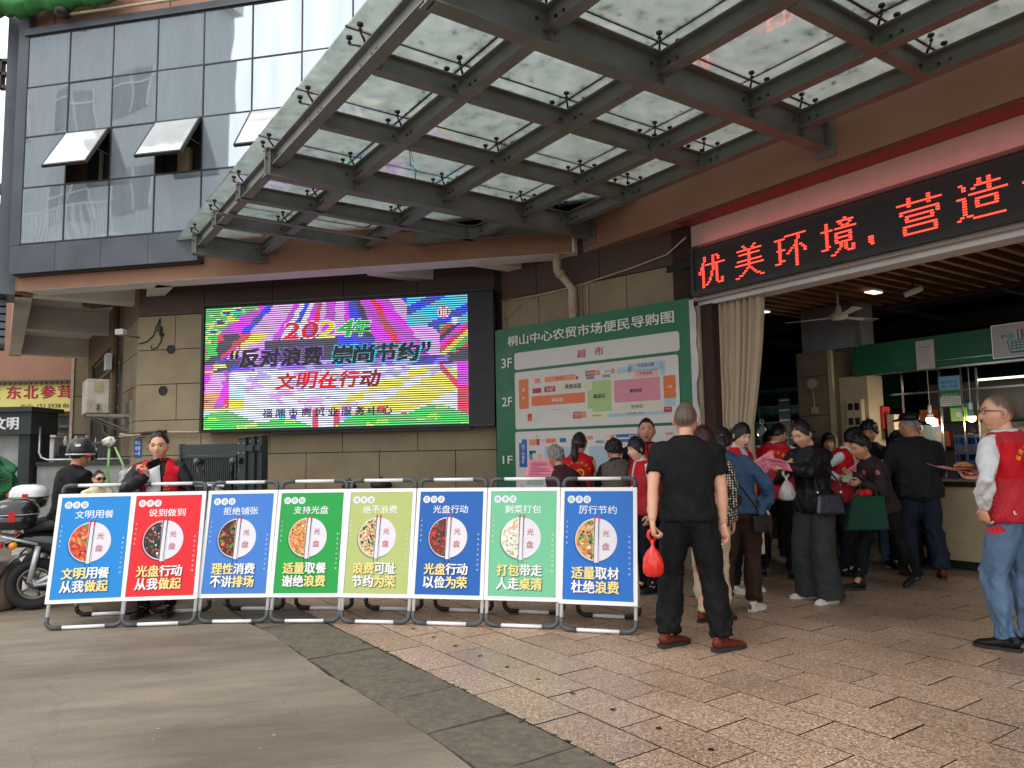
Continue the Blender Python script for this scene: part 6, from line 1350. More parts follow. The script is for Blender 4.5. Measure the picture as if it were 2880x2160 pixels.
def person(label, x, y, az, H=1.68, sex='m', skin='mid', lean=0, slouch=4, twist=0, hip=(0, 0), hipdrop=0, head=(0, 0, 0), hopt=None, hair=None, feet=None, hands=None, top=None, vest=None, bottom=None, shoes=None, width=1.0, belly=0, group=None, extras=None, side=0, armf=1.0, seat=None, cat='person'):
    """az: heading in degrees clockwise from +y.  local axes: x right, y forward."""
    s = H/1.72; sk = SK[skin]; rz = -rad(az)
    t = thing('person', label, cat, (x, y, 0), rz if rz != 0 else 1e-6, group)
    ca, sa = math.cos(rz), math.sin(rz)
    def loc(p): dx, dy = p[0]-x, p[1]-y; return np.array([dx*ca+dy*sa, -dx*sa+dy*ca, p[2]])
    fem = sex == 'f'; sw = (.158 if fem else .182)*width*s; hw = .088*s
    P0 = np.array([hip[0], hip[1], (.915-hipdrop)*s])
    if seat: P0[2] = seat
    # spine
    def dirat(q): a = rad(lean+slouch*min(1, q/.5)); return nrm([math.sin(rad(side)), math.sin(a), math.cos(a)])
    N_ = 28; pts = [P0]
    for k in range(N_): pts.append(pts[-1]+dirat(k/N_*.56)*(.56*s/N_))
    pts = np.array(pts)
    def sp(q):
        if q < 0: return P0+dirat(0)*q*s*np.array([1, .3, 1])
        f = min(q/.56*N_, N_-1e-3); i = int(f); return pts[i]+(pts[i+1]-pts[i])*(f-i)
    def xax(q): a = rad(twist)*np.clip(q/.45, 0, 1); return np.array([math.cos(a), -math.sin(a), 0])
    if fem: RG_ = [(-.12, .05, .06), (-.08, .145, .105), (-.02, .172, .118), (.05, .165, .112), (.14, .132, .098), (.24, .138, .10), (.33, .155, .118), (.41, .150, .110), (.46, .134, .090), (.50, .098, .072), (.53, .066, .058), (.55, .05, .05)]
    else: RG_ = [(-.12, .05, .06), (-.08, .15, .10), (-.02, .168, .115), (.05, .165, .113), (.14, .152, .108), (.24, .158, .112), (.34, .172, .118), (.42, .172, .112), (.47, .152, .094), (.50, .118, .080), (.53, .080, .066), (.55, .058, .058)]
    def torso(inf, q0=-.12, q1=.56, shrink=1.0, flare=0, cap=True):
        qs = [r for r in RG_ if q0 < r[0] < q1]
        def at(q): return np.array([np.interp(q, [r[0] for r in RG_], [r[k] for r in RG_]) for k in (1, 2)])
        st_ = [(q0, *at(q0))]+qs+([(q1, *at(q1))] if q1 < .55 else [])
        P_, R_2 = [], []
        m = MB(); n = 28; rings = []
        for q, a, b in st_:
            c = sp(q); xa = xax(q); d = dirat(max(q, 0)); ya = np.cross(d, xa); ya = -ya if ya[1] < 0 else ya
            bl = belly*math.exp(-((q-.08)/.12)**2); fl = flare*max(0, (.10-q))/.2
            ra, rb = (a*width*shrink)*s+inf+fl, b*s*shrink*(1+.25*belly*10*math.exp(-((q-.08)/.12)**2))+inf+fl*.7
            rings.append([c+xa*ra*np.sign(math.cos(w))*abs(math.cos(w))**.85+ya*(rb*np.sign(math.sin(w))*abs(math.sin(w))**.9+(bl if math.sin(w) > 0 else 0)) for w in np.linspace(0, 2*math.pi, n, endpoint=False)])
        vs = [p for r in rings for p in r]; k = len(rings)
        fs = [(i*n+j, i*n+(j+1) % n, (i+1)*n+(j+1) % n, (i+1)*n+j) for i in range(k-1) for j in range(n)]+[tuple(range(n-1, -1, -1)), tuple((k-1)*n+j for j in range(n))]
        return m.add(vs, fs)
    # shoulders, arms
    SH, EL, WR = {}, {}, {}; hds = hands or {}
    for sd, nm in ((1, 'R'), (-1, 'L')):
        SH[nm] = sp(.450)+xax(.5)*sd*sw; h = hds.get(nm)
        tgt = loc(h['w']) if h and 'w' in h else (np.array(h['l'])*np.array([1, 1, 1]) if h and 'l' in h else SH[nm]+np.array([sd*.055, .035, -.515])*s)
        hint = np.array(h.get('hint', (sd*.35, -1, -.25))) if h else (sd*.5, -1, 0)
        EL[nm], WR[nm] = ik(SH[nm], tgt, .285*s, .245*s, hint)
    # legs
    HP, KN, AN, FT = {}, {}, {}, {}
    ft = feet or {}
    for sd, nm in ((1, 'R'), (-1, 'L')):
        f = ft.get(nm, (sd*.11, 0, 0, sd*8, 0)); HP[nm] = P0+np.array([sd*hw, 0, -.02*s]); fx, fy, fz, fyaw, fp = f
        FT[nm] = (fx, fy, fz, fyaw, fp); a_ = np.array([fx, fy, .085*s+fz]); KN[nm], AN[nm] = ik(HP[nm], a_, .418*s, .407*s, (sd*.12+.0, 1, 0))
    def leg(nm, r, q1=1.0):
        a, b, c = HP[nm], KN[nm], AN[nm]; pts_ = [a+np.array([0, 0, .04])*s, a+(b-a)*.33, a+(b-a)*.7, b, b+(c-b)*.3, b+(c-b)*.7, b+(c-b)*q1]
        return MB().tube(pts_, r, 16, ref=(1, 0, 0))
    def arm(nm, r, q1=1.0, n=12):
        a, b, c = SH[nm], EL[nm], WR[nm]; pts_ = [a+(sp(.47)-a)*.25, a, a+(b-a)*.35, a+(b-a)*.75, b, b+(c-b)*.35, b+(c-b)*.75, c]
        if q1 < 1: pts_ = [pts_[0], a, a+(b-a)*.35, a+(b-a)*q1*1.45]
        return MB().tube(pts_, r[:len(pts_)], n)
    # neck + head frame
    yaw, pitch, roll = (rad(v) for v in head); nb = sp(.545); nd = dirat(.5)
    hy_, hp_, hr_ = -(yaw+rad(twist)), pitch, roll
    Rz = np.array([[math.cos(hy_), -math.sin(hy_), 0], [math.sin(hy_), math.cos(hy_), 0], [0, 0, 1]]); Rx = np.array([[1, 0, 0], [0, math.cos(hp_), -math.sin(hp_)], [0, math.sin(hp_), math.cos(hp_)]]); Ry = np.array([[math.cos(hr_), 0, math.sin(hr_)], [0, 1, 0], [-math.sin(hr_), 0, math.cos(hr_)]])
    Rh = Rz @ Rx @ Ry; hs = s*(1.05 if fem else 1.08)
    hbase = nb+nd*.012*s+np.array([0, .012, 0]); hc = hbase+Rh @ np.array([0, .022, .098])*hs
    hopt = dict(hopt or {}); hm = head_mesh(sk, hopt); hv = np.array(hm.v)*hs @ Rh.T+hc; hm.v = [tuple(q) for q in hv]
    bodyparts = [torso(-.014), MB().tube([nb-nd*.05*s, nb+nd*.02*s, hc+Rh @ np.array([0, -.022, -.055])*hs], [.064*s, .050*s, .052*s], 14)]
    ar = [.050, .050, .044, .039, .036, .037, .030, .024]; ar = [a*s*(.90 if fem else 1.13)*armf for a in ar]; lr = [.070, .066, .052, .043, .042, .036, .032]; lr = [a*s*(1.02 if fem else 1) for a in lr]
    arb = [a*(.78 if (k < 7 and top and top.get('sleeve', 'long') == 'long') else 1) for k, a in enumerate(ar)]
    for nm in 'RL': bodyparts += [arm(nm, [(a, a*.9) for a in arb]), leg(nm, lr)]; c = AN[nm]; bodyparts.append(MB().tube([c, c+np.array([0, .03, -.04])], .035*s, 8))
    bm_ = solid(bodyparts, .014, 2, name='person_body'); nb_v = len(bm_.vertices); tmp = MB(); tmp.v = [tuple(v.co) for v in bm_.vertices]; tmp.f = [tuple(p.vertices) for p in bm_.polygons]; tmp.c = [sk]*len(tmp.f); tmp.m = [0]*len(tmp.f); bpy.data.meshes.remove(bm_)
    hmb = []
    for sd, nm in ((1, 'R'), (-1, 'L')):
        h = hds.get(nm) or {}; fa = nrm(WR[nm]-EL[nm]); d = np.array(h.get('d', fa+np.array([0, .12, 0]))); n = np.array(h.get('n', (-sd, .15, 0)))
        hmb.append(hand_mb(WR[nm], d, n, sd, h.get('curl', .38), s*(.94 if fem else 1.08), sk))
    body = obj('body', merge(tmp, hm, *hmb), M_skin, t, smooth=True, world=False)
    if hair:
        hk = dict(hair); mt = hk.pop('mat', H_black); hk.pop('pony', None); hk.pop('bob', None); po = hair.get('pony'); hk.setdefault('wide', hopt.get('wide', 1.0)); hmm = hair_mesh(**hk)
        if po:
            k_ = MB(); zt_, Lp, rp = po; base = np.array([0, -.085, zt_]); k_.tube([base+[0, .03, .0], base+[0, -.022, .0], base+[0, -.045, -.02], base+[0, -.045, -Lp*.5], base+[0.01, -.03, -Lp*.85], base+[.01, -.022, -Lp]], [.02, .020, rp, rp*1.1, rp*.8, .006], 12); hmm = merge(hmm, k_)
        if hair.get('bob'):
            k_ = MB(); Lb = hair['bob']
            for sx in range(-6, 7):
                a = rad(sx*19+180); px, py = .079*math.sin(a), .080*math.cos(a)-.005; k_.tube([(px, py, .02), (px*1.12, py*1.1, -.03), (px*1.08, py*1.05, -Lb)], [.026, .027, .012], 8)
            hmm = merge(hmm, k_)
        rgh = np.random.default_rng(int(abs(x*1000)+abs(y*100))); av = np.array(hmm.v); r2 = np.linalg.norm(av/np.array([.0735, .095, .121]), axis=1); idx = np.where(r2 > 1.035)[0]
        if len(idx) and hk.get('T', .01) > .005:
            for q in rgh.choice(idx, 1300):
                p_ = av[q]; nn = nrm(p_); dn = nrm(np.array([rgh.normal(0, .5), rgh.normal(0, .5), -1.0 if p_[2] < .09 else rgh.normal(0, .4)])); Lh = rgh.uniform(.012, .034); tg = nrm(dn-(dn@nn)*nn*.8); e_ = p_+tg*Lh+nn*rgh.uniform(-.001, .008); sd_ = nrm(np.cross(tg, nn))*.0011; hmm.add([p_-sd_, p_+sd_, e_], [(0, 1, 2)])
        v_ = np.array(hmm.v)*hs @ Rh.T+hc; hmm.v = [tuple(q) for q in v_]; obj('hair', hmm, mt, t, smooth=True, world=False)
        if po:
            k_ = MB(); b0 = Rh @ (np.array([0, -.105, po[0]])*hs)+hc; k_.ball(b0, .026*hs, 10, 6); obj('hair_tie', k_, pm('hair_tie', rgb(150, 110, 120) if po[1] < .2 else rgb(110, 130, 140), .5), t, smooth=True, world=False)
    # trousers / skirt
    bt_ = bottom or {}
    if bt_:
        w_ = bt_.get('w', (.100, .094, .080, .072, .070, .070, .074)); q1 = bt_.get('len', 1.0); parts = [torso(.012, -.12, .13)]
        for nm in 'RL': parts.append(leg(nm, [a*s for a in w_], q1))
        kz, az_ = KN['R'][2], AN['R'][2]
        def fzf(P): return .35+1.0*np.exp(-((P[:, 2]-kz)/.09)**2)+1.5*np.exp(-((P[:, 2]-az_-.05)/.13)**2)*bt_.get('cuff', 1)+.5*np.exp(-((P[:, 2]-.85*s)/.07)**2)
        obj(bt_.get('name', 'trousers'), solid(parts, .014, 2, bt_.get('fold', .008), int(x*100) % 97, fzf, 'trousers', bt_['mat']), None, t)
    if top:
        inf = top.get('inf', .014); q0 = top.get('hem', -.06); parts = [torso(inf, q0, .555, flare=top.get('flare', .012))]
        sl = top.get('sleeve', 'long'); ex = top.get('loose', .014)
        sr = [(a+ex*(.6+.5*(k > 1)))*1.0 for k, a in enumerate(ar)]; sr[-1] = .033*s+ex*.2; sr[-2] = .036*s+ex*.9
        if sl == 'short': sr = [a*1.10 for a in sr[:2]]+[.056*s+ex*.7, .060*s+ex*.8]
        if sl:
            for nm in 'RL': parts.append(arm(nm, sr, 1.0 if sl == 'long' else .45, 14))
        ez = np.array([EL['R'], EL['L']]); wz = sp(.06)[2]
        def fzt(P):
            e = np.minimum(np.linalg.norm(P-ez[0], axis=1), np.linalg.norm(P-ez[1], axis=1)); return .45+1.1*np.exp(-(e/.09)**2)+.6*np.exp(-((P[:, 2]-wz)/.10)**2)
        nk = sp(.55)
        obj(top.get('name', 'shirt'), solid(parts, .014, 2, top.get('fold', .006), int(x*77+y*31) % 89, fzt, 'shirt', top['mat']), None, t)
        if top.get('collar'):
            m = MB(); c0 = sp(.545); m.tube([c0+np.array([.062*math.cos(a), .058*math.sin(a), .0 if math.sin(a) < .3 else -.03*math.sin(a)])*s for a in np.linspace(0, 2*math.pi, 17)[:-1]], (.011*s), 6, closed=True, cap=False, flat=2.0); obj('collar', m, top['collar'], t, smooth=True, world=False)
    vme = None
    if vest:
        inf = .027 if top else .018; hem = vest.get('hem', -.02); c0 = sp(.5)
        parts = [torso(inf, hem, .535, shrink=1.0, flare=.012)]
        for sd, nm in ((1, 'R'), (-1, 'L')): parts.append(MB().tube([sp(.47), SH[nm]+(EL[nm]-SH[nm])*.10+np.array([0, 0, .004])], [(.075*s, .075*s), (.066*s, .074*s)], 12))
        op = vest.get('open', 0)
        def cutf(c, n):
            l = c[2]-sp(.1)[2]
            if n[1] > .05 and c[1] > sp(max(0, l))[1]-.02 and abs(c[0]-vest.get('cx', 0)) < op*(1+max(0, l)*1.4) and n[2] < .8: return True
            return (c[2] > sp(.50)[2] and math.hypot(c[0]-c0[0], c[1]-c0[1]) < .085*s)
        vme = solid(parts, .013, 2, .005, int(x*55) % 71, None, 'vest', vest.get('mat', M_vest), cut=cutf)
        vo = obj('vest', vme, None, t); sm_ = vo.modifiers.new('s', 'SOLIDIFY'); sm_.thickness = .004; sm_.offset = 1
    if (vest and vest.get('logo')) or (top and top.get('print')):
        me = vme; bvh = BVHTree.FromPolygons([v.co for v in me.vertices], [tuple(p.vertices) for p in me.polygons]); pr = Print(0); YG = rgb(240, 190, 40); lg = vest['logo']
        if lg == 'heart':
            cz = .335
            hp = []
            for a in np.linspace(0, 2*math.pi, 34)[:-1]: hp.append((.0042*16*math.sin(a)**3, .0042*(13*math.cos(a)-5*math.cos(2*a)-2*math.cos(3*a)-math.cos(4*a))-.03))
            for (p, q) in zip(hp, hp[1:]+hp[:1]): pr.line([p, q], .013, YG, 0)
            for k in range(4): pr.line([(.004+k*.010, -.035+k*.004), (.012+k*.010, .004-k*.003)], .0065, YG, 0)
            pr.line([(-.02, -.06), (.03, -.05)], .008, YG, 0)
            for k, ch in enumerate('福鼎市商业服务'):
                a = rad(158-k*22.5); cx_, cy_ = .135*math.cos(a), -.025+.125*math.sin(a); g, fs, _ = text_geo(ch); th = a-math.pi/2
                q = [((gx_-.5)*.032, (gy_-.5)*.032) for gx_, gy_ in g]; pr.mb.add([(cx_+u*math.cos(th)-v*math.sin(th), cy_+u*math.sin(th)+v*math.cos(th), 0) for u, v in q], fs, YG)
            og = sp(cz); back = 1
        else:
            pr.line([(-.022, .012), (.0, .024), (.018, .004), (.010, -.014), (-.012, -.018)], .007, YG, 0); pr.line([(-.016, .020), (.018, -.018)], .007, YG, 0); pr.line([(-.022, .014), (-.006, .028)], .009, YG, 0)
            for k, ch in enumerate('党员先锋'): pr.text(ch, -.034+k*.018, -.046, -.020+k*.018, -.032, YG, 0)
            og = sp(.30)+xax(.3)*(-.095*s); back = 0
        vs2 = []; xa = xax(.3); sg_ = 1 if back else -1
        for (a, b, _) in pr.mb.v:
            p = og+xa*a*sg_+np.array([0, 0, b]); o_ = Vector(p+np.array([0, -.6 if back else .6, 0])); hit = bvh.ray_cast(o_, Vector((0, 1 if back else -1, 0)))
            yv = hit[0][1] if hit[0] is not None else p[1]; vs2.append((p[0], yv+(-.0065 if back else .0065), p[2]))
        pr.mb.v = vs2; pr.mb.f = [f if True else f for f in pr.mb.f]; obj('printed_emblem', pr.mb, PAINTED, vo, world=False)
    # shoes
    sh_ = shoes or {}
    for sd, nm in ((1, 'R'), (-1, 'L')):
        fx, fy, fz, fyaw, fp = FT[nm]; a = -rad(fyaw); pr_ = rad(fp); k = s*(.90 if fem else 1.0)
        def tf_(mb):
            out = MB(); out.f, out.c, out.m = mb.f, mb.c, mb.m
            for px, py, pz in mb.v:
                px, py, pz = px*k, py*k, pz*k; yy = py-.13*k; py2 = yy*math.cos(pr_)+pz*math.sin(pr_)+.13*k; pz2 = -yy*math.sin(pr_)+pz*math.cos(pr_)
                out.v.append((AN[nm][0]+px*math.cos(a)-py2*math.sin(a), AN[nm][1]+px*math.sin(a)+py2*math.cos(a), max(.002, pz2+fz) if fp <= 0 else pz2+fz+.0))
            return out
        up_ = MB(); up_.tube([(0, -.075, .045), (0, -.055, .055), (0, .0, .058), (0, .06, .046), (0, .12, .036), (0, .165, .032), (0, .190, .028)], [(.020, .024), (.034, .040), (.036, .044), (.040, .032), (.044, .024), (.038, .020), (.018, .012)], 16, ref=(1, 0, 0)); up_.tube([(0, -.025, .06), (0, -.03, .105)], [(.036, .044), (.034, .042)], 14, ref=(1, 0, 0))
        so_l = MB(); ol = [(-.03, -.08), (.03, -.08), (.038, -.03), (.036, .04), (.048, .11), (.040, .17), (.018, .203), (-.018, .203), (-.040, .17), (-.046, .11), (-.034, .04), (-.036, -.03)]; hh = sh_.get('sole', .022); n_ = len(ol)
        so_l.add([(p, q, .0) for p, q in ol]+[(p*1.02, q, hh) for p, q in ol], [tuple(range(n_))[::-1], tuple(range(n_, 2*n_))]+[(i, (i+1) % n_, (i+1) % n_+n_, i+n_) for i in range(n_)])
        so2 = obj('shoe', tf_(up_), sh_.get('mat', M_shoe), t, smooth=True, world=False); obj('sole', tf_(so_l), sh_.get('smat', M_sole), so2, world=False)
        if sh_.get('trim'):
            m = MB(); m.tube([(-.042, .10, .030), (0, .125, .062), (.042, .10, .030)], .012, 6, flat=.6); m.tube([(0, -.085, .03), (0, -.082, .075)], .014, 6); obj('shoe_trim', tf_(m), sh_['trim'], so2, smooth=True, world=False)
    t['_'] = 0; del t['_']
    def back_to_world(p): return np.array([x+p[0]*ca-p[1]*sa, y+p[0]*sa+p[1]*ca, p[2]])
    return dict(o=t, W={k: back_to_world(v) for k, v in WR.items()}, loc=loc, world=back_to_world, hc=back_to_world(hc), Rh=Rh, hcl=hc, s=s, sp=sp, SH=SH, EL=EL)
def plain(nm, c, rough=.8, **k): return pm(nm, c, rough, **dict(dict(var=.08, scale=12, bump=.08, bscale=160, sheen=0, spec=.25), **k))
def vest_mat():
    m, nt, P, O = nmat('red_vest_cloth'); N = nt.nodes.new; K = nt.links.new; tc = N('ShaderNodeTexCoord'); sx = N('ShaderNodeSeparateXYZ'); K(tc.outputs['Object'], sx.inputs[0])
    def band(lo, hi):
        a = N('ShaderNodeMath'); a.operation = 'GREATER_THAN'; a.inputs[1].default_value = lo; K(sx.outputs['Z'], a.inputs[0]); b = N('ShaderNodeMath'); b.operation = 'LESS_THAN'; b.inputs[1].default_value = hi; K(sx.outputs['Z'], b.inputs[0]); c = N('ShaderNodeMath'); c.operation = 'MULTIPLY'; K(a.outputs[0], c.inputs[0]); K(b.outputs[0], c.inputs[1]); return c.outputs[0]
    v = N('ShaderNodeTexVoronoi'); v.inputs['Scale'].default_value = 190; v.inputs['Randomness'].default_value = .1; K(tc.outputs['Object'], v.inputs['Vector']); vr = N('ShaderNodeMapRange'); vr.inputs[1].default_value = .25; vr.inputs[2].default_value = .5; K(v.outputs['Distance'], vr.inputs[0])
    n = N('ShaderNodeTexNoise'); n.inputs['Scale'].default_value = 9; K(tc.outputs['Object'], n.inputs['Vector'])
    m1 = N('ShaderNodeMix'); m1.data_type = 'RGBA'; m1.inputs['A'].default_value = (*rgb(222, 74, 88), 1); m1.inputs['B'].default_value = (*rgb(176, 18, 34), 1); K(vr.outputs[0], m1.inputs['Factor'])
    m2 = N('ShaderNodeMix'); m2.data_type = 'RGBA'; m2.inputs['B'].default_value = (*rgb(198, 12, 30), 1); K(m1.outputs['Result'], m2.inputs['A']); K(band(1.13, 1.36), m2.inputs['Factor'])
    s = N('ShaderNodeMapRange'); s.inputs[3].default_value = .86; s.inputs[4].default_value = 1.12; K(n.outputs[0], s.inputs[0]); sc = N('ShaderNodeVectorMath'); sc.operation = 'SCALE'; K(m2.outputs['Result'], sc.inputs[0]); K(s.outputs[0], sc.inputs['Scale']); K(sc.outputs[0], P.inputs['Base Color']); P.inputs['Roughness'].default_value = .7; P.inputs['Specular IOR Level'].default_value = .3
    return m
M_vest = vest_mat()
M_shoe = plain('black_leather', (.012, .012, .012), .35, sheen=0); M_sole = pm('dark_sole', (.02, .02, .02), .7); M_wsole = pm('white_sole', rgb(216, 212, 204), .6); M_bshoe = plain('brown_leather', rgb(98, 40, 24), .38, sheen=0); M_wshoe = plain('white_shoe', rgb(206, 200, 188), .6)
M_btee = plain('black_tee', rgb(17, 17, 19)); M_btr = plain('black_trousers', rgb(14, 14, 17)); M_jeans = plain('blue_denim', rgb(90, 116, 146), .85, var=.10, scale=9, dark=rgb(132, 152, 174), dscale=2.2, damt=.4); M_djeans = plain('dark_denim', rgb(30, 38, 54)); M_wsh = plain('white_shirt', rgb(214, 216, 220), .75); M_gjk = plain('dark_grey_jacket', rgb(34, 35, 38)); M_bjk = plain('black_jacket', rgb(19, 19, 23), .5)
M_gtr = plain('grey_wide_trousers', rgb(52, 56, 58)); M_brn = plain('brown_cord_trousers', rgb(52, 36, 28)); M_dnj = plain('denim_jacket', rgb(56, 80, 110), .85, var=.15); M_navy = plain('navy_cloth', rgb(24, 30, 44)); M_burg = plain('burgundy_cloth', rgb(66, 34, 44)); M_card = plain('black_cardigan', rgb(16, 16, 21))
def dotted():
    m, nt, P, O = nmat('dotted_blouse'); N = nt.nodes.new; K = nt.links.new; tc = N('ShaderNodeTexCoord'); v = N('ShaderNodeTexVoronoi'); v.inputs['Scale'].default_value = 48; v.inputs['Randomness'].default_value = .25; K(tc.outputs['Object'], v.inputs['Vector'])
    cr = N('ShaderNodeValToRGB'); cr.color_ramp.elements[0].position = .36; cr.color_ramp.elements[0].color = (*rgb(206, 198, 176), 1); cr.color_ramp.elements[1].position = .42; cr.color_ramp.elements[1].color = (.015, .014, .014, 1); K(v.outputs['Distance'], cr.inputs[0]); K(cr.outputs[0], P.inputs['Base Color']); P.inputs['Roughness'].default_value = .8; return m
M_dot = dotted()
def plaid(nm, c1, c2, sc=60):
    m, nt, P, O = nmat(nm); N = nt.nodes.new; K = nt.links.new; tc = N('ShaderNodeTexCoord'); cur = None
    for ax in ('X', 'Z'):
        w = N('ShaderNodeTexWave'); w.bands_direction = ax; w.inputs['Scale'].default_value = sc/6; K(tc.outputs['Object'], w.inputs['Vector'])
        if cur is None: cur = w.outputs['Fac']
        else: a = N('ShaderNodeMath'); a.operation = 'MULTIPLY'; K(cur, a.inputs[0]); K(w.outputs['Fac'], a.inputs[1]); cur = a.outputs[0]
    cr = N('ShaderNodeValToRGB'); cr.color_ramp.elements[0].color = (*c1, 1); cr.color_ramp.elements[1].color = (*c2, 1); K(cur, cr.inputs[0]); K(cr.outputs[0], P.inputs['Base Color']); P.inputs['Roughness'].default_value = .85; return m
M_plaid = plaid('grey_check_cloth', rgb(70, 62, 54), rgb(128, 118, 104), 160); M_rplaid = plaid('red_check_cloth', rgb(120, 30, 40), rgb(160, 80, 80), 90)
def floral():
    m, nt, P, O = nmat('floral_blouse'); N = nt.nodes.new; K = nt.links.new; tc = N('ShaderNodeTexCoord'); v = N('ShaderNodeTexVoronoi'); v.inputs['Scale'].default_value = 9; K(tc.outputs['Object'], v.inputs['Vector']); n = N('ShaderNodeTexNoise'); n.inputs['Scale'].default_value = 40; K(tc.outputs['Object'], n.inputs['Vector'])
    a = N('ShaderNodeMath'); a.operation = 'MULTIPLY_ADD'; a.inputs[1].default_value = .35; K(n.outputs[0], a.inputs[0]); K(v.outputs['Distance'], a.inputs[2])
    cr = N('ShaderNodeValToRGB'); e = cr.color_ramp; e.elements[0].position = .30; e.elements[0].color = (*rgb(200, 60, 84), 1); e.elements[1].position = .40; e.elements[1].color = (*rgb(38, 18, 24), 1); x = e.elements.new(.35); x.color = (*rgb(170, 120, 110), 1); K(a.outputs[0], cr.inputs[0]); K(cr.outputs[0], P.inputs['Base Color']); P.inputs['Roughness'].default_value = .8; return m
M_flor = floral()
M_pink = pm('pink_paper', rgb(236, 138, 158), .6, var=.03)
def paper(label, pts, txt=True, fold=None, cat='leaflet', group='pink leaflets', nm='leaflet', mat=None):
    """a sheet given by 4 world corners (tl, tr, br, bl), slightly curved"""
    tl, tr, br, bl = (np.array(p, float) for p in pts); n = nrm(np.cross(tr-tl, bl-tl)); m = MB(); k = 8; vs = []
    for j in range(k+1):
        for i in range(k+1):
            a, b = i/k, j/k; p = (tl*(1-a)+tr*a)*(1-b)+(bl*(1-a)+br*a)*b; vs.append(p+n*.012*math.sin(a*math.pi)+n*.006*math.sin(b*5))
    m.add([v-tl for v in vs], [(j*(k+1)+i, j*(k+1)+i+1, (j+1)*(k+1)+i+1, (j+1)*(k+1)+i) for j in range(k) for i in range(k)])
    me = mesh_of(m, nm, mat or M_pink, True); o = bpy.data.objects.new(nm, me); COL.objects.link(o); o.location = tl; sm_ = o.modifiers.new('s', 'SOLIDIFY'); sm_.thickness = .0012; tag(o, label, cat, group)
    if txt:
        m2 = MB(); M4 = [vs[q]-tl for q in range(len(vs))]
        def S_(a, b):
            i, j = min(int(a*k), k-1), min(int(b*k), k-1); fa, fb = a*k-i, b*k-j; g = lambda ii, jj: M4[jj*(k+1)+ii]; return (g(i, j)*(1-fa)+g(i+1, j)*fa)*(1-fb)+(g(i, j+1)*(1-fa)+g(i+1, j+1)*fa)*fb
        for side in (1, -1):
            for r in range(9):
                b = .16+r*.085; e = .86 if r % 4 != 3 else .5
                m2.add([S_(.12, b)+n*.002*side, S_(e, b)+n*.002*side, S_(e, b+.018)+n*.002*side, S_(.12, b+.018)+n*.002*side], [(0, 1, 2, 3)], rgb(120, 60, 74))
        o2 = obj('print', m2, PAINTED, o, world=False)
    return o
# 1 man in black, back to the viewer, red bag in his left hand
T_shb = dict(mat=M_shoe, smat=M_sole)
p = person('grey-haired man in black t-shirt and trousers, back to us, holding a red bag', 1.22, 5.24, 14, 1.71, 'm', 'mid', slouch=5, twist=4, head=(4, -2, 0), width=1.12, belly=.03,
    hopt=dict(crop=rgb(58, 56, 56), wide=1.04, line=HL_M), feet={'L': (-.17, -.01, 0, 42, 0), 'R': (.19, -.06, 0, 48, 0)},
    hands={'L': dict(w=(.935, 5.12, .80), d=(.05, .05, -1), n=(.9, .2, 0), curl=.85, hint=(-.6, -.6, 0)), 'R': dict(w=(1.445, 5.20, .83), d=(.05, .15, -1), n=(-.5, -.8, 0), curl=.5, hint=(.6, -.6, 0))},
    top=dict(mat=M_btee, sleeve='short', hem=-.055, loose=.010, inf=.018, fold=.008), bottom=dict(mat=M_btr, w=(.114, .110, .100, .096, .094, .092, .096), fold=.009, len=1.0, cuff=.8), shoes=dict(mat=M_bshoe, smat=M_sole, sole=.028))
M_redbag = pm('red_thin_plastic', rgb(236, 44, 34), .28, alpha=.86, coat=.5, var=.15, scale=20)
w = p['W']['L']; bag('plastic_bag', 'bright red plastic bag in the left hand of the man in black', (w[0]-.005, w[1]-.0, w[2]-.05), .32, .135, .105, M_redbag, 11)
m = MB(); m.ball((1.52, 5.95, .44), (.10, .08, .11), 12, 8); tag(obj('plastic_bag', m, M_redbag, smooth=True), 'second red plastic bag half hidden behind the legs of the man in black', 'bag')
# 2 woman with dotted blouse behind him
person('maroon-haired woman in a white-dotted black blouse behind the man in black', 1.555, 5.98, 10, 1.56, 'f', 'mid', lean=3, slouch=8, head=(-20, -14, 0), hair=dict(T=.016, line=HL_F, rough=.004, seed=5, mat=H_maroon, puff=.012),
    feet={'L': (-.08, 0, 0, 30, 0), 'R': (.09, .02, 0, 35, 0)}, top=dict(mat=M_dot, sleeve='long', hem=-.16, flare=.03, inf=.022, loose=.02, fold=.008), bottom=dict(mat=plain('cream_trousers', rgb(190, 176, 146)), w=(.095, .09, .075, .066, .062, .060, .062)), shoes=dict(mat=M_bshoe, smat=M_sole))
# 3 woman in denim jacket
p = person('woman with black ponytail in a blue denim jacket and brown trousers', 1.87, 6.34, 16, 1.60, 'f', 'mid', lean=8, slouch=12, twist=14, width=1.16, side=-13, hip=(.03, -.04), head=(-12, -20, 0), hair=dict(T=.015, line=HL_F, rough=.003, seed=6, pony=(.00, .17, .036)),
    feet={'L': (-.11, -.04, 0, -4, 0), 'R': (.12, .05, 0, 30, 0)}, hands={'R': dict(w=(2.11, 6.28, .84), d=(.35, .2, -.9), n=(-.8, -.3, -.3), curl=.5, hint=(.8, -.7, 0)), 'L': dict(w=(1.80, 6.72, 1.12), d=(0, 1, 0), n=(1, 0, 0))},
    top=dict(mat=M_dnj, name='denim_jacket', hem=-.06, inf=.026, loose=.026, fold=.010, flare=.02), bottom=dict(mat=M_brn, w=(.114, .108, .100, .092, .088, .084, .084), len=.99, fold=.008), shoes=dict(mat=M_wshoe, smat=M_wsole, sole=.036, trim=plain('sandal_dark', rgb(70, 60, 50))))
h = thing('handbag', 'small black shoulder bag hanging at the side of the woman in the denim jacket', 'bag', (2.03, 6.16, .76))
m = MB(); m.box((2.03, 6.16, .74), (.17, .07, .14), rz=.2); obj('bag_body', m, M_shoe, h, bevel=.015)
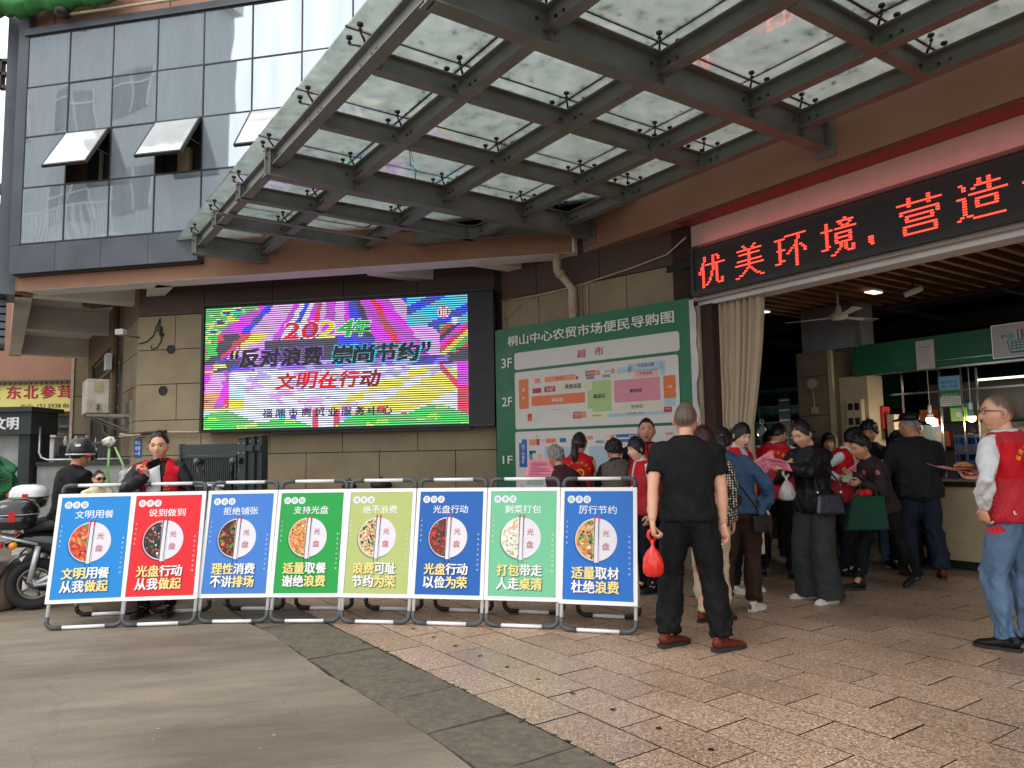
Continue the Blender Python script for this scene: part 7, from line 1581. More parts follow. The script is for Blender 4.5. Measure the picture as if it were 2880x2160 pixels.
m = MB(); m.tube([(1.66, 6.12, 1.32), (1.72, 6.10, 1.20), (1.86, 6.08, 1.03), (1.97, 6.10, .88), (2.0, 6.13, .80)], .008, 6, flat=.5); m.tube([(2.05, 6.13, .80), (2.08, 6.12, .68), (2.10, 6.12, .60), (2.07, 6.13, .68)], .006, 5); obj('strap', m, M_shoe, h)
m = MB(); m.box((2.13, 6.62, .60), (.13, .05, .34), rz=.2); tag(obj('tote_bag', m, plain('canvas', rgb(200, 190, 166)), bevel=.01), 'cream canvas tote bag behind the woman in the denim jacket', 'bag')
# 4 young volunteer woman facing us, looking down
person('young woman volunteer with fringe and ponytail looking down at a pink sheet', 2.17, 7.26, 150, 1.63, 'f', 'light', slouch=5, head=(6, -18, 0), hopt=dict(mouth=.2), hair=dict(T=.013, line=HL_BANG, rough=.003, seed=7, pony=(.035, .22, .030)),
    hands={'R': dict(w=(2.16, 7.02, 1.13), d=(.7, .6, .2), n=(0, .4, 1), curl=.6), 'L': dict(w=(2.36, 7.10, 1.12), d=(-.4, .8, .2), n=(0, .3, 1), curl=.6)}, top=dict(mat=M_wsh, sleeve='long', hem=-.08), vest=dict(hem=-.07, open=.03), bottom=dict(mat=M_btr), shoes=dict(mat=M_wshoe, smat=M_wsole))
paper('pink leaflet held open by the young woman volunteer with the fringe', ((2.20, 6.94, 1.22), (2.40, 6.90, 1.34), (2.42, 6.84, 1.20), (2.22, 6.88, 1.08)))
# 5 volunteer man bending, back to us
person('man volunteer in red mesh vest over white shirt, head bent, from behind', 2.80, 7.98, 26, 1.68, 'm', 'tan', lean=4, slouch=16, head=(20, -32, 0), width=1.08, hair=dict(T=.011, line=HL_M, rough=.003, seed=8),
    feet={'L': (-.17, 0, 0, -12, 0), 'R': (.14, -.05, 0, 20, 0)}, hands={'L': dict(w=(2.66, 8.25, 1.1), d=(0, 1, 0), n=(1, 0, 0)), 'R': dict(w=(2.95, 8.2, 1.1), d=(0, 1, 0), n=(-1, 0, 0))}, top=dict(mat=M_wsh, hem=-.04, loose=.02, collar=M_wsh), vest=dict(hem=-.09, logo='heart'), bottom=dict(mat=M_btr, w=(.11, .104, .09, .082, .080, .078, .082)), shoes=T_shb)
# 6 woman in black jacket reading
p = person('smiling woman in black jacket and wide grey trousers reading a pink leaflet', 2.70, 6.72, 236, 1.63, 'f', 'mid', slouch=8, lean=2, twist=-14, head=(20, -22, 0), hopt=dict(smile=1, wide=1.03), hair=dict(T=.010, line=HL_F, rough=.002, seed=9, part=True, pony=(-.02, .10, .034)),
    feet={'L': (-.12, .02, 0, 10, 0), 'R': (.12, -.02, 0, 38, 0)}, hands={'R': dict(w=(2.47, 6.60, 1.20), d=(-.1, .9, .1), n=(-.9, .1, .2), curl=.8, hint=(.8, -.3, -.6)), 'L': dict(w=(2.36, 6.52, 1.19), d=(.2, .9, .1), n=(.6, .1, -.6), curl=.8, hint=(-.8, -.3, -.6))},
    top=dict(mat=M_bjk, name='jacket', hem=-.10, inf=.03, loose=.034, fold=.012, flare=.03), bottom=dict(mat=M_gtr, w=(.114, .112, .110, .112, .116, .124, .134), fold=.006, len=1.08, cuff=.3), shoes=dict(mat=M_wshoe, smat=M_wsole, sole=.03, trim=plain('shoe_navy', rgb(30, 40, 60))))
paper('pink leaflet being read by the woman in the black jacket and grey trousers', ((2.17, 6.50, 1.285), (2.36, 6.42, 1.24), (2.42, 6.46, 1.15), (2.22, 6.52, 1.18)))
w = p['W']['R']; bag('plastic_bag', 'thin white plastic bag dangling from the hand of the woman in the black jacket', (2.375, 6.50, 1.17), .27, .13, .10, M_plw, 21)
h = thing('handbag', 'dark blue crocodile pattern handbag on the arm of the woman in the black jacket', 'bag', (2.74, 6.50, .9)); m = MB()
m.add([(2.74+.13*px*(1-.12*(pz > 0)), 6.50+.045*py, .88+pz*.085-.02*(px*px)) for px, py, pz in ((-1, -1, -1), (1, -1, -1), (1, 1, -1), (-1, 1, -1), (-.9, -.6, 1), (.9, -.6, 1), (.9, .6, 1), (-.9, .6, 1))], [(0, 3, 2, 1), (4, 5, 6, 7), (0, 1, 5, 4), (1, 2, 6, 5), (2, 3, 7, 6), (3, 0, 4, 7)])
obj('bag_body', m, pm('navy_crocodile', rgb(18, 22, 44), .3, var=.3, scale=60, bump=.4, bscale=70, coat=.4), h, bevel=.02)
m = MB(); m.tube([(2.64, 6.50, .95), (2.63, 6.52, 1.06), (2.66, 6.56, 1.17), (2.76, 6.56, 1.17), (2.83, 6.52, 1.06), (2.84, 6.50, .95)], .009, 6, flat=.5); obj('strap', m, M_shoe, h)
m = MB(); m.ball((2.64, 6.495, .965), .014, 8, 6); m.ball((2.84, 6.495, .965), .014, 8, 6); obj('ring', m, pm('chrome_trim', (.5, .5, .5), .25), h)
# 7 volunteer woman smiling
person('smiling woman volunteer in red vest with pinned-up dark hair looking down', 3.52, 8.02, 128, 1.60, 'f', 'mid', slouch=10, lean=3, head=(-14, -22, 0), hopt=dict(smile=1), hair=dict(T=.014, line=HL_F, rough=.002, seed=10), hands={'R': dict(w=(3.40, 7.75, 1.02), d=(.6, .6, 0), n=(0, .4, 1), curl=.5), 'L': dict(w=(3.62, 7.70, 1.05), d=(-.3, .9, 0), n=(0, .3, 1), curl=.5)},
    top=dict(mat=M_wsh, hem=-.06, collar=M_wsh), vest=dict(hem=-.08, open=.05, logo='emblem'), bottom=dict(mat=M_navy), shoes=T_shb)
paper('pink leaflet folded open between the volunteer and the floral woman', ((3.46, 7.50, 1.22), (3.70, 7.46, 1.22), (3.70, 7.42, .98), (3.58, 7.44, 1.02)))
paper('small folded pink leaflet in the hand of the smiling volunteer', ((3.36, 7.55, 1.12), (3.50, 7.50, 1.22), (3.50, 7.48, 1.06), (3.36, 7.52, .96)))
# 8 woman with black perm facing us
person('woman with short black permed hair in a black cardigan and v-neck, facing us', 4.15, 8.62, 208, 1.66, 'f', 'tan', head=(8, -10, 0), hopt=dict(mouth=.25), hair=dict(T=.020, line=HL_BANG[:1]+[(30, .34), (50, .15), (75, -.1), (95, -.2), (120, -.4), (150, -.5), (180, -.55)], rough=.007, seed=12, puff=.018, freq=(50, 110)),
    hands={'L': dict(w=(4.20, 8.30, 1.06), d=(-.8, .5, 0), n=(0, .3, 1), curl=.6), 'R': dict(w=(4.0, 8.32, 1.05), d=(.7, .5, .1), n=(0, .3, 1), curl=.6)}, top=dict(mat=M_card, hem=-.14, inf=.022, collar=None), bottom=dict(mat=M_jeans, w=(.106, .10, .088, .08, .08, .082, .088)), shoes=dict(mat=M_shoe, smat=M_wsole))
# 9 elderly woman, floral sleeves, walking left with green bag
p = person('elderly woman in a dark floral blouse walking left with a green bag', 3.52, 7.18, 256, 1.50, 'f', 'tan', lean=8, slouch=16, twist=10, head=(-4, -16, 0), hair=dict(T=.022, line=HL_M, rough=.010, seed=13, puff=.022, freq=(60, 120)),
    feet={'R': (.06, .26, .02, 6, -8), 'L': (-.05, -.30, .04, -6, 22)}, hands={'R': dict(w=(3.22, 7.12, 1.10), d=(.1, 1, .1), n=(-.6, 0, .6), curl=.6), 'L': dict(w=(3.24, 6.98, 1.02), d=(0, 1, -.1), n=(.7, 0, .3), curl=.6, hint=(-.4, -1, -.5))},
    top=dict(mat=M_flor, hem=-.16, inf=.026, loose=.026, fold=.009, flare=.03), bottom=dict(mat=M_btr, w=(.108, .104, .092, .084, .080, .074, .072), fold=.009), shoes=T_shb)
h = thing('shopping_bag', 'dark green cloth shopping bag on the arm of the elderly floral woman', 'bag', (3.26, 6.95, .8)); m = MB()
m.add([(3.26+px*.20*(1.0 if pz < 0 else .72)+.02*pz, 6.93+.055*py, .745+.155*pz) for px, py, pz in ((-1, -1, -1), (1, -1, -1), (1, 1, -1), (-1, 1, -1), (-1, -.4, 1), (1, -.4, 1), (1, .4, 1), (-1, .4, 1))], [(0, 3, 2, 1), (4, 5, 6, 7), (0, 1, 5, 4), (1, 2, 6, 5), (2, 3, 7, 6), (3, 0, 4, 7)])
obj('bag_body', m, plain('green_bag_cloth', rgb(22, 66, 50), .7, bump=.4, bscale=12), h, bevel=.015); m = MB(); m.tube([(3.18, 6.91, .90), (3.22, 6.94, 1.0), (3.27, 6.98, 1.06), (3.31, 6.95, 1.0), (3.36, 6.91, .90)], .012, 6, flat=.4); obj('handle', m, plain('green_bag_cloth', rgb(22, 66, 50)), h)
m = MB(); m.ball((3.22, 6.95, .92), (.05, .03, .05), 8, 6); m.ball((3.29, 6.95, .93), (.05, .03, .04), 8, 6); tag(obj('red_packet', m, plain('red_wrap', rgb(190, 30, 40), .4), smooth=True), 'red packets sticking out of the green shopping bag', 'packet')
m = MB(); m.box((3.12, 6.98, 1.06), (.11, .008, .06), rz=.3); tag(obj('banknote', m, pm('banknote_green', rgb(150, 180, 160), .6)), 'pale green banknotes in the hand of the elderly floral woman', 'banknote')
# 10 old man with cap
person('old man in black leather cap and dark jacket, seen from behind', 4.22, 7.78, 8, 1.70, 'm', 'tan', lean=2, slouch=9, head=(-38, -8, 0), width=1.16, hair=dict(T=.005, line=[(0, 1.5), (75, .7), (90, .2), (110, -.1), (180, -.35)], seed=14, mat=H_grey),
    feet={'L': (-.12, .05, 0, -10, 0), 'R': (.15, -.05, 0, 16, 0)}, hands={'L': dict(w=(4.05, 8.15, 1.08), d=(0, 1, 0), n=(1, 0, 0)), 'R': dict(w=(4.5, 8.1, 1.0), d=(0, 1, 0), n=(-1, 0, 0))}, top=dict(mat=M_gjk, name='jacket', hem=-.13, inf=.034, loose=.03, fold=.011, flare=.03, collar=M_gjk), bottom=dict(mat=M_djeans, w=(.116, .110, .102, .096, .094, .092, .096), len=1.0), shoes=dict(mat=M_bshoe, smat=M_sole))
cp_ = MB(); hcx, hcy, hcz = 4.205, 7.86, 1.625
a = rad(-30); Mz = np.array([[math.cos(-a), -math.sin(-a), 0], [math.sin(-a), math.cos(-a), 0], [0, 0, 1]])
cp_.lathe([(.086, 0), (.094, .012), (.098, .035), (.084, .062), (.05, .082), (.001, .086)], (hcx, hcy, hcz), 20, M=Mz @ np.diag([.92, 1.12, 1])); cp_.add([np.array([hcx, hcy, hcz])+Mz @ np.array(q) for q in ((-.075, .06, .012), (-.05, .155, -.008), (0, .175, -.012), (.05, .155, -.008), (.075, .06, .012), (-.075, .06, .024), (-.05, .155, .004), (0, .175, 0), (.05, .155, .004), (.075, .06, .024))], [(4, 3, 2, 1, 0), (5, 6, 7, 8, 9), (0, 1, 6, 5), (1, 2, 7, 6), (2, 3, 8, 7), (3, 4, 9, 8), (4, 0, 5, 9)])
tag(obj('flat_cap', cp_, M_shoe, smooth=True), 'black leather cap on the head of the old man at the stall', 'cap')
# 11 heads further back
person('man with receding grey hair seen in profile behind the old man in the cap', 4.62, 8.45, 262, 1.66, 'm', 'dark', head=(0, -6, 0), hair=dict(T=.006, line=[(0, .8), (50, .62), (75, .3), (90, .2), (110, -.1), (180, -.4)], seed=15, mat=H_dgrey), top=dict(mat=M_gjk), bottom=dict(mat=M_btr), shoes=T_shb)
person('person with a round black hairdo standing close behind the old man in the cap', 4.30, 8.28, 20, 1.53, 'f', 'tan', head=(0, -12, 0), hair=dict(T=.022, line=HL_F, rough=.006, seed=16, puff=.016), top=dict(mat=M_card), bottom=dict(mat=M_btr), shoes=T_shb)
person('vendor woman in a red check shirt and orange apron looking down behind the stall counter', 5.92, 9.62, 206, 1.62, 'f', 'mid', slouch=8, head=(6, -20, 0), hair=dict(T=.016, line=HL_F, rough=.004, seed=17, mat=H_maroon), hands={'R': dict(w=(5.72, 9.42, 1.16), d=(.6, .6, 0), n=(0, .4, 1), curl=.6), 'L': dict(w=(5.95, 9.34, 1.14), d=(-.5, .6, 0), n=(0, .3, 1), curl=.6)}, top=dict(mat=M_rplaid, hem=-.1, inf=.02, loose=.02), vest=dict(hem=-.12, mat=plain('orange_apron', rgb(190, 96, 40)), open=0), bottom=dict(mat=M_navy), shoes=T_shb)
person('woman with glasses and black hair half hidden behind the woman in the black jacket', 3.36, 8.62, 222, 1.68, 'f', 'mid', head=(-10, -8, 0), hair=dict(T=.018, line=HL_F, rough=.004, seed=18, puff=.01), top=dict(mat=M_gjk), bottom=dict(mat=plain('dark_skirt', rgb(40, 40, 46)), len=.45, w=(.13, .13, .12, .11, .11, .11, .11), name='skirt'), shoes=dict(mat=M_bshoe, smat=M_sole))
person('short dark-haired person deep in the hall between the two volunteers', 3.90, 9.2, 200, 1.54, 'f', 'tan', head=(0, -8, 0), hair=dict(T=.018, line=HL_BANG, rough=.004, seed=19), top=dict(mat=M_card), bottom=dict(mat=M_btr), shoes=T_shb)
person('customer in dark clothes and maroon shoes deep in the hall behind the bending volunteer', 3.30, 9.6, 30, 1.60, 'f', 'mid', head=(0, -8, 0), hair=dict(T=.016, line=HL_F, rough=.004, seed=20), top=dict(mat=M_navy), bottom=dict(mat=M_gtr), shoes=dict(mat=plain('maroon_shoe', rgb(110, 30, 50)), smat=M_sole))
# right-hand volunteer
p = person('man volunteer in red vest, white sleeves and blue jeans at the right edge', 3.37, 5.06, -30, 1.71, 'm', 'mid', slouch=4, twist=0, head=(-48, 2, 0), width=1.2, hopt=dict(crop=rgb(70, 60, 54), line=[(a, b+.10) for a, b in HL_M]),
    feet={'L': (-.12, .04, 0, -14, 0), 'R': (.16, .0, 0, 8, 0)}, hands={'L': dict(w=(3.10, 4.96, .93), d=(.35, .1, -.9), n=(.9, -.2, 0), curl=.7, hint=(-1, -.55, 0)), 'R': dict(w=(3.40, 5.44, 1.12), d=(-.3, 1, .05), n=(-.3, 0, 1), curl=.4, hint=(.6, -.5, -1))},
    top=dict(mat=M_wsh, hem=-.04, inf=.014, loose=.017, fold=.009), vest=dict(hem=-.075, logo='heart'), bottom=dict(mat=M_jeans, w=(.110, .106, .098, .092, .092, .094, .098), fold=.011, cuff=1.3, len=1.03), shoes=T_shb)
hl = p['hcl']; Rh = p['Rh']; g = MB()
for sx in (-1, 1):
    g.tube([hl+Rh @ np.array([sx*.083, 0, .012]), hl+Rh @ np.array([sx*.074, .07, .014]), hl+Rh @ np.array([sx*.058, .098, .014])], .0028, 5)
    g.tube([hl+Rh @ np.array([sx*.034+.024*math.cos(a), .101, .008+.017*math.sin(a)]) for a in np.linspace(0, 6.28, 15)[:-1]], .0022, 5, closed=True, cap=False)
g.tube([hl+Rh @ np.array([-.01, .104, .012]), hl+Rh @ np.array([.01, .104, .012])], .0022, 5)
go = obj('glasses', g, M_black, None); bpy.context.view_layer.update(); go.matrix_world = p['o'].matrix_world; tag(go, 'thin dark-framed glasses on the man volunteer at the right edge', 'glasses')
pl2 = paper('pink paper sheet used as a tray by the man volunteer at the right edge', ((3.10, 5.60, 1.225), (3.30, 5.72, 1.20), (3.44, 5.46, 1.155), (3.30, 5.40, 1.15)), txt=False)
fd = MB(); rgf = np.random.default_rng(3)
for k in range(150):
    c = np.array([3.315, 5.50, 1.195]); a = rgf.uniform(0, 6.28); q = rgf.uniform(0, .06); b0 = c+np.array([q*math.cos(a), q*math.sin(a), .032*(1-(q/.07)**2)*rgf.uniform(.3, 1)]); d = rgf.uniform(0, 6.28)
    fd.tube([b0, b0+np.array([.012*math.cos(d), .012*math.sin(d), .006]), b0+np.array([.024*math.cos(d+.8), .024*math.sin(d+.8), -.002])], .0024, 4)
nd = thing('plate_of_noodles', 'small plate of shredded yellow food on the pink paper sheet', 'food', (3.315, 5.5, 1.18)); obj('shredded_food', fd, pm('yellow_shreds', rgb(206, 158, 90), .6, var=.3), nd, kind='stuff')
m = MB(); m.lathe([(.03, 0), (.07, .006), (.078, .014), (.07, .012)], (3.315, 5.5, 1.175), 20); obj('plate', m, pm('wood_plate', rgb(190, 150, 110), .6), nd)
m = MB(); m.add([(3.06, 4.90, .80), (3.15, 4.88, .84), (3.19, 4.88, .79), (3.10, 4.88, .775)], [(0, 1, 2, 3)]); o = tag(obj('red_cloth', m, M_vest), 'corner of red cloth in the hand on the hip of the right-hand volunteer', 'cloth'); o.modifiers.new('s', 'SOLIDIFY').thickness = .01
# group in front of the map banner
person('speaking man volunteer in red vest facing us before the map banner', 1.44, 8.0, 186, 1.70, 'm', 'tan', head=(6, 4, 0), width=1.1, hopt=dict(mouth=.6, wide=1.05), hair=dict(T=.009, line=HL_M, rough=.002, seed=23), top=dict(mat=M_navy, sleeve='short', hem=-.06, loose=.02), vest=dict(hem=-.08, open=.004), bottom=dict(mat=M_djeans), shoes=T_shb)
person('woman with a black bob and white blouse under a red vest, turned to the left', 1.28, 7.30, 252, 1.50, 'f', 'light', slouch=7, head=(-4, -10, 0), hair=dict(T=.012, line=HL_BANG, rough=.003, seed=24, puff=.008), top=dict(mat=M_wsh, hem=-.06), vest=dict(hem=-.08, open=.02), bottom=dict(mat=M_navy), shoes=T_shb, hands={'R': dict(w=(1.12, 7.2, .98), d=(0, .8, -.4), n=(-.8, 0, .3), curl=.5)})
person('grey-haired old woman in burgundy jacket bending over a pink leaflet', .50, 7.40, -24, 1.44, 'f', 'tan', slouch=16, lean=4, head=(-14, -14, 0), hair=dict(T=.018, line=HL_M, rough=.008, seed=25, mat=H_grey, puff=.016, freq=(50, 110)), top=dict(mat=M_burg, hem=-.12, inf=.028, loose=.026), bottom=dict(mat=M_btr), shoes=T_shb, hands={'L': dict(w=(.36, 7.66, 1.10), d=(0, 1, 0), n=(1, 0, 0), curl=.6), 'R': dict(w=(.56, 7.70, 1.08), d=(0, 1, 0), n=(-1, 0, 0), curl=.6)})
paper('pink leaflet with an orange picture held by the grey-haired old woman', ((.16, 7.35, 1.28), (.36, 7.40, 1.28), (.44, 7.36, 1.11), (.10, 7.30, 1.11)))
person('woman volunteer with long black ponytail seen from behind, gold heart on vest', .68, 7.85, 10, 1.58, 'f', 'mid', slouch=8, head=(14, -18, 0), hair=dict(T=.014, line=HL_F, rough=.003, seed=26, pony=(-.035, .24, .040)), top=dict(mat=M_vest, sleeve=None, hem=-.04), vest=dict(hem=-.08, logo='heart'), bottom=dict(mat=M_btr), shoes=T_shb, hands={'L': dict(w=(.52, 8.1, 1.0), d=(0, 1, 0), n=(1, 0, 0)), 'R': dict(w=(.84, 8.1, 1.0), d=(0, 1, 0), n=(-1, 0, 0))})
person('woman with short black curly hair in a grey check waistcoat, from behind', 1.04, 7.50, 8, 1.52, 'f', 'tan', slouch=20, lean=8, head=(-18, -28, 0), hair=dict(T=.022, line=HL_M, rough=.010, seed=27, puff=.024, freq=(60, 120)), top=dict(mat=M_card, hem=-.08, inf=.02), vest=dict(hem=-.09, mat=M_plaid), bottom=dict(mat=M_btr), shoes=T_shb, hands={'L': dict(w=(.92, 7.86, .95), d=(0, 1, 0), n=(1, 0, 0)), 'R': dict(w=(1.16, 7.88, .95), d=(0, 1, 0), n=(-1, 0, 0))})
# man with the phone
p = person('smiling man volunteer in a red vest, white shirt and black jacket speaking into a phone', -3.13, 6.60, 174, 1.60, 'm', 'mid', slouch=3, head=(-8, -6, 0), width=1.05, hopt=dict(smile=1, wide=.96, tall=1.06), hair=dict(T=.012, line=[(a, b+.02) for a, b in HL_M], rough=.003, seed=28, top=1.2),
    hands={'R': dict(w=(-3.13, 6.38, 1.215), d=(.45, .2, .85), n=(.4, .3, .4), curl=.75, hint=(.9, .1, -.8)), 'L': dict(w=(-2.95, 6.48, .86), d=(-.3, .8, -.2), n=(.8, 0, 0), curl=.4, hint=(-1, -.4, 0))}, top=dict(mat=M_bjk, hem=-.06, loose=.024, inf=.016, fold=.008, name='jacket'), vest=dict(hem=-.07, open=.055, logo='emblem'), bottom=dict(mat=M_btr), shoes=T_shb)

# white shirt front + phone of the man at the gate
m = MB(); vs = []
for k in range(10):
    a = k/9; q0 = .51-.50*a; c0 = p['sp'](q0); y0 = .125+.030*math.sin(min(1, (.51-q0)/.25)*1.57) if q0 < .49 else .10; w0 = .035+.03*min(1, 2.5*a)*(1-.3*a); vs += [c0+[-w0, y0-.008, 0], c0+[0, y0, 0], c0+[w0, y0-.008, 0]]
m.add(vs, [(3*k+i, 3*k+3+i, 3*k+4+i, 3*k+1+i) for k in range(9) for i in (0, 1)])
o = obj('shirt_front', m, M_wsh, p['o'], smooth=True, world=False); o.modifiers.new('s', 'SOLIDIFY').thickness = .004
m = MB(); m.box((-3.07, 6.36, 1.315), (.115, .010, .062), M=np.array(Matrix.Rotation(rad(50), 3, 'Z') @ Matrix.Rotation(rad(-24), 3, 'Y'))); tag(obj('mobile_phone', m, pm('phone_black', (.01, .01, .012), .15), bevel=.004), 'black mobile phone held to the mouth of the man in the red vest', 'phone')
# ================================================================ scooters, rider and child
M_sblack = pm('gloss_black_plastic', (.012, .012, .014), .22, coat=.5); M_silver = pm('silver_plastic', rgb(200, 204, 208), .3, metal=.3, coat=.3); M_rubber = pm('tyre_rubber', (.02, .02, .021), .85, bump=.3, bscale=80); M_rim = pm('alloy_rim', rgb(120, 122, 124), .35, metal=.7)
M_red_l = pm('tail_lamp_red', rgb(190, 16, 30), .2, coat=.5); M_amber = pm('amber_lamp', rgb(240, 150, 20), .25, coat=.5)
def scooter(label, x, y, az, box=None, mats=(M_sblack, M_silver), plate=True, mirrors=True):
    """local: x right, y forward (front wheel at +y), origin on the ground under the middle"""
    t = thing('scooter', label, 'scooter', (x, y, 0), -rad(az) or 1e-6, 'parked electric scooters')
    B, T_ = mats
    for nm, yy, r in (('rear', -.62, .235), ('front', .64, .235)):
        m = MB(); m.tube([(0, yy+(r-.045)*math.cos(a), r+(r-.045)*math.sin(a)) for a in np.linspace(0, 2*math.pi, 29)[:-1]], .046, 10, closed=True, cap=False); w = obj('wheel', m, M_rubber, t, smooth=True, world=False)
        m = MB(); m.tube([(-.03, yy, r), (.03, yy, r)], .05, 14); m.tube([(0, yy+.135*math.cos(a), r+.135*math.sin(a)) for a in np.linspace(0, 2*math.pi, 25)[:-1]], .018, 6, closed=True, cap=False)
        for k in range(5): a = 2*math.pi*k/5; m.tube([(0, yy+.03*math.cos(a), r+.03*math.sin(a)), (0, yy+.13*math.cos(a), r+.13*math.sin(a))], .012, 5)
        obj('rim', m, M_rim, w, smooth=True, world=False)
    m = MB(); m.tube([(0, -.86, .60), (0, -.70, .64), (0, -.40, .58), (0, -.15, .46), (0, .10, .38)], [(.05, .03), (.10, .075), (.13, .13), (.12, .12), (.11, .07)], 14, ref=(1, 0, 0)); m.tube([(0, .08, .32), (0, .30, .33), (0, .42, .42)], [(.14, .05), (.15, .045), (.15, .06)], 12, ref=(1, 0, 0)); m.tube([(0, .40, .38), (0, .50, .62), (0, .52, .86), (0, .47, .98)], [(.15, .05), (.19, .06), (.14, .07), (.08, .06)], 14, ref=(1, 0, 0)); obj('body', m, B, t, smooth=True, world=False)
    m = MB(); m.tube([(0, -.72, .72), (0, -.50, .76), (0, -.20, .75), (0, -.02, .70)], [(.08, .03), (.13, .05), (.13, .05), (.07, .03)], 12, ref=(1, 0, 0)); obj('seat', m, M_rubber, t, smooth=True, world=False)
    for yy, a0, a1 in ((-.62, 60, 190), (.64, -5, 150)):
        m = MB(); pts = [(0, yy+.285*math.cos(rad(a)), .235+.285*math.sin(rad(a))) for a in np.linspace(a0, a1, 9)]; m.tube(pts, [(.055, .012)]*9, 8, ref=(1, 0, 0)); obj('mudguard', m, B, t, smooth=True, world=False)
    m = MB()
    for s in (-1, 1): m.tube([(s*.14, -.60, .60), (s*.13, -.86, .68), (s*.05, -.92, .70)], .013, 6)
    m.tube([(-.16, -.92, .71), (.16, -.92, .71)], .012, 6); m.tube([(0, .50, .95), (0, .46, 1.04)], .03, 8); m.tube([(-.33, .36, 1.05), (-.14, .44, 1.05), (.14, .44, 1.05), (.33, .36, 1.05)], .015, 8)
    for s in (-1, 1): m.tube([(s*.07, .64, .235), (s*.06, .58, .50), (s*.04, .52, .8)], .018, 6); m.tube([(s*.10, -.62, .24), (s*.11, -.50, .30), (s*.10, -.1, .34)], .02, 6); m.tube([(s*.09, -.66, .26), (s*.10, -.60, .58)], .024, 8)
    objs('tube_frame', m, T_, t, smooth=True, world=False)
    for s in (-1, 1):
        m = MB(); m.tube([(s*.33, .36, 1.05), (s*.40, .33, 1.05)], .02, 8); obj('grip', m, M_rubber, t, world=False)
        if mirrors:
            m = MB(); m.tube([(s*.24, .40, 1.06), (s*.30, .44, 1.18), (s*.33, .43, 1.26)], .006, 5); m.ball((s*.34, .43, 1.31), (.06, .012, .042), 12, 8); obj('mirror', m, M_sblack, t, smooth=True, world=False)
        m = MB(); m.tube([(s*.105, -.79, .60), (s*.14, -.79, .60)], .033, 12); obj('turn_signal', m, M_amber, t, smooth=True, world=False)
    m = MB(); m.box((0, -.90, .60), (.14, .05, .05)); obj('tail_light', m, M_red_l, t, world=False, bevel=.01)
    m = MB(); m.box((0, .56, .80), (.14, .05, .10)); obj('headlight', m, M_silver, t, world=False, bevel=.02)
    m = MB(); m.tube([(.08, -.62, .235), (.10, -.30, .25), (.10, -.12, .28)], [(.02, .04), (.02, .05), (.02, .04)], 8); obj('side_cover', m, M_silver, t, smooth=True, world=False)
    if plate: m = MB(); m.box((0, -.93, .44), (.16, .006, .11), M=np.array(Matrix.Rotation(rad(-25), 3, 'X'))); obj('number_plate', m, pm('pale_green_plate', rgb(130, 190, 170), .5), t, world=False)
    m = MB(); m.box((0, -.93, .34), (.05, .02, .03)); obj('reflector', m, M_red_l, t, world=False)
    if box:
        bm_, bz, sc = box; b = MB()
        def ring(z, w, d, c=.75): return [(.0+w*np.sign(math.cos(a))*abs(math.cos(a))**c, -.80+d*np.sign(math.sin(a))*abs(math.sin(a))**c, z) for a in np.linspace(0, 2*math.pi, 24, endpoint=False)]
        rs_ = [ring(bz, .15*sc, .13*sc), ring(bz+.02, .19*sc, .165*sc), ring(bz+.13*sc, .215*sc, .19*sc)]; vs = [q for r in rs_ for q in r]; b.add(vs, [tuple(range(24))[::-1]]+[(i*24+j, i*24+(j+1) % 24, (i+1)*24+(j+1) % 24, (i+1)*24+j) for i in range(2) for j in range(24)]+[tuple(48+j for j in range(24))]); bx_ = obj('top_box', b, M_sblack, t, smooth=True, world=False)
        rs_ = [ring(bz+.14*sc, .218*sc, .193*sc), ring(bz+.19*sc, .215*sc, .19*sc), ring(bz+.245*sc, .18*sc, .155*sc), ring(bz+.27*sc, .10*sc, .08*sc)]; b = MB(); vs = [q for r in rs_ for q in r]; b.add(vs, [(i*24+j, i*24+(j+1) % 24, (i+1)*24+(j+1) % 24, (i+1)*24+j) for i in range(3) for j in range(24)]+[tuple(72+j for j in range(24))]); obj('lid', b, bm_, bx_, smooth=True, world=False)
        b = MB(); b.box((0, -.80-.195*sc, bz+.16*sc), (.20*sc, .02, .035)); b.box((.215*sc, -.80, bz+.12*sc), (.02, .05, .09)); b.box((-.215*sc, -.80, bz+.12*sc), (.02, .05, .09)); obj('reflector', b, M_red_l, bx_, world=False)
        b = MB(); b.tube([(p[0]*1.01, -.80+(p[1]+.80)*1.01, bz+.135*sc) for p in ring(0, .217*sc, .192*sc)], .004, 5, closed=True, cap=False); obj('seam_trim', b, M_silver, bx_, world=False)
    return t
scooter('black electric scooter with a glossy black top box, nearest the blue poster stand', -3.86, 7.22, 62, (M_sblack, .74, 1.0))
scooter('electric scooter with a white-topped luggage box parked behind the black one', -4.35, 8.15, 68, (pm('white_gloss_lid', rgb(222, 222, 226), .2, coat=.6), .86, .92), plate=False)
scooter('dark scooter parked at an angle behind the rider near the low wall', -3.95, 9.2, 110, None, plate=False)
scooter('silver scooter between the rider and the man with the phone', -3.55, 7.85, 35, None, (M_silver, M_silver), plate=False)
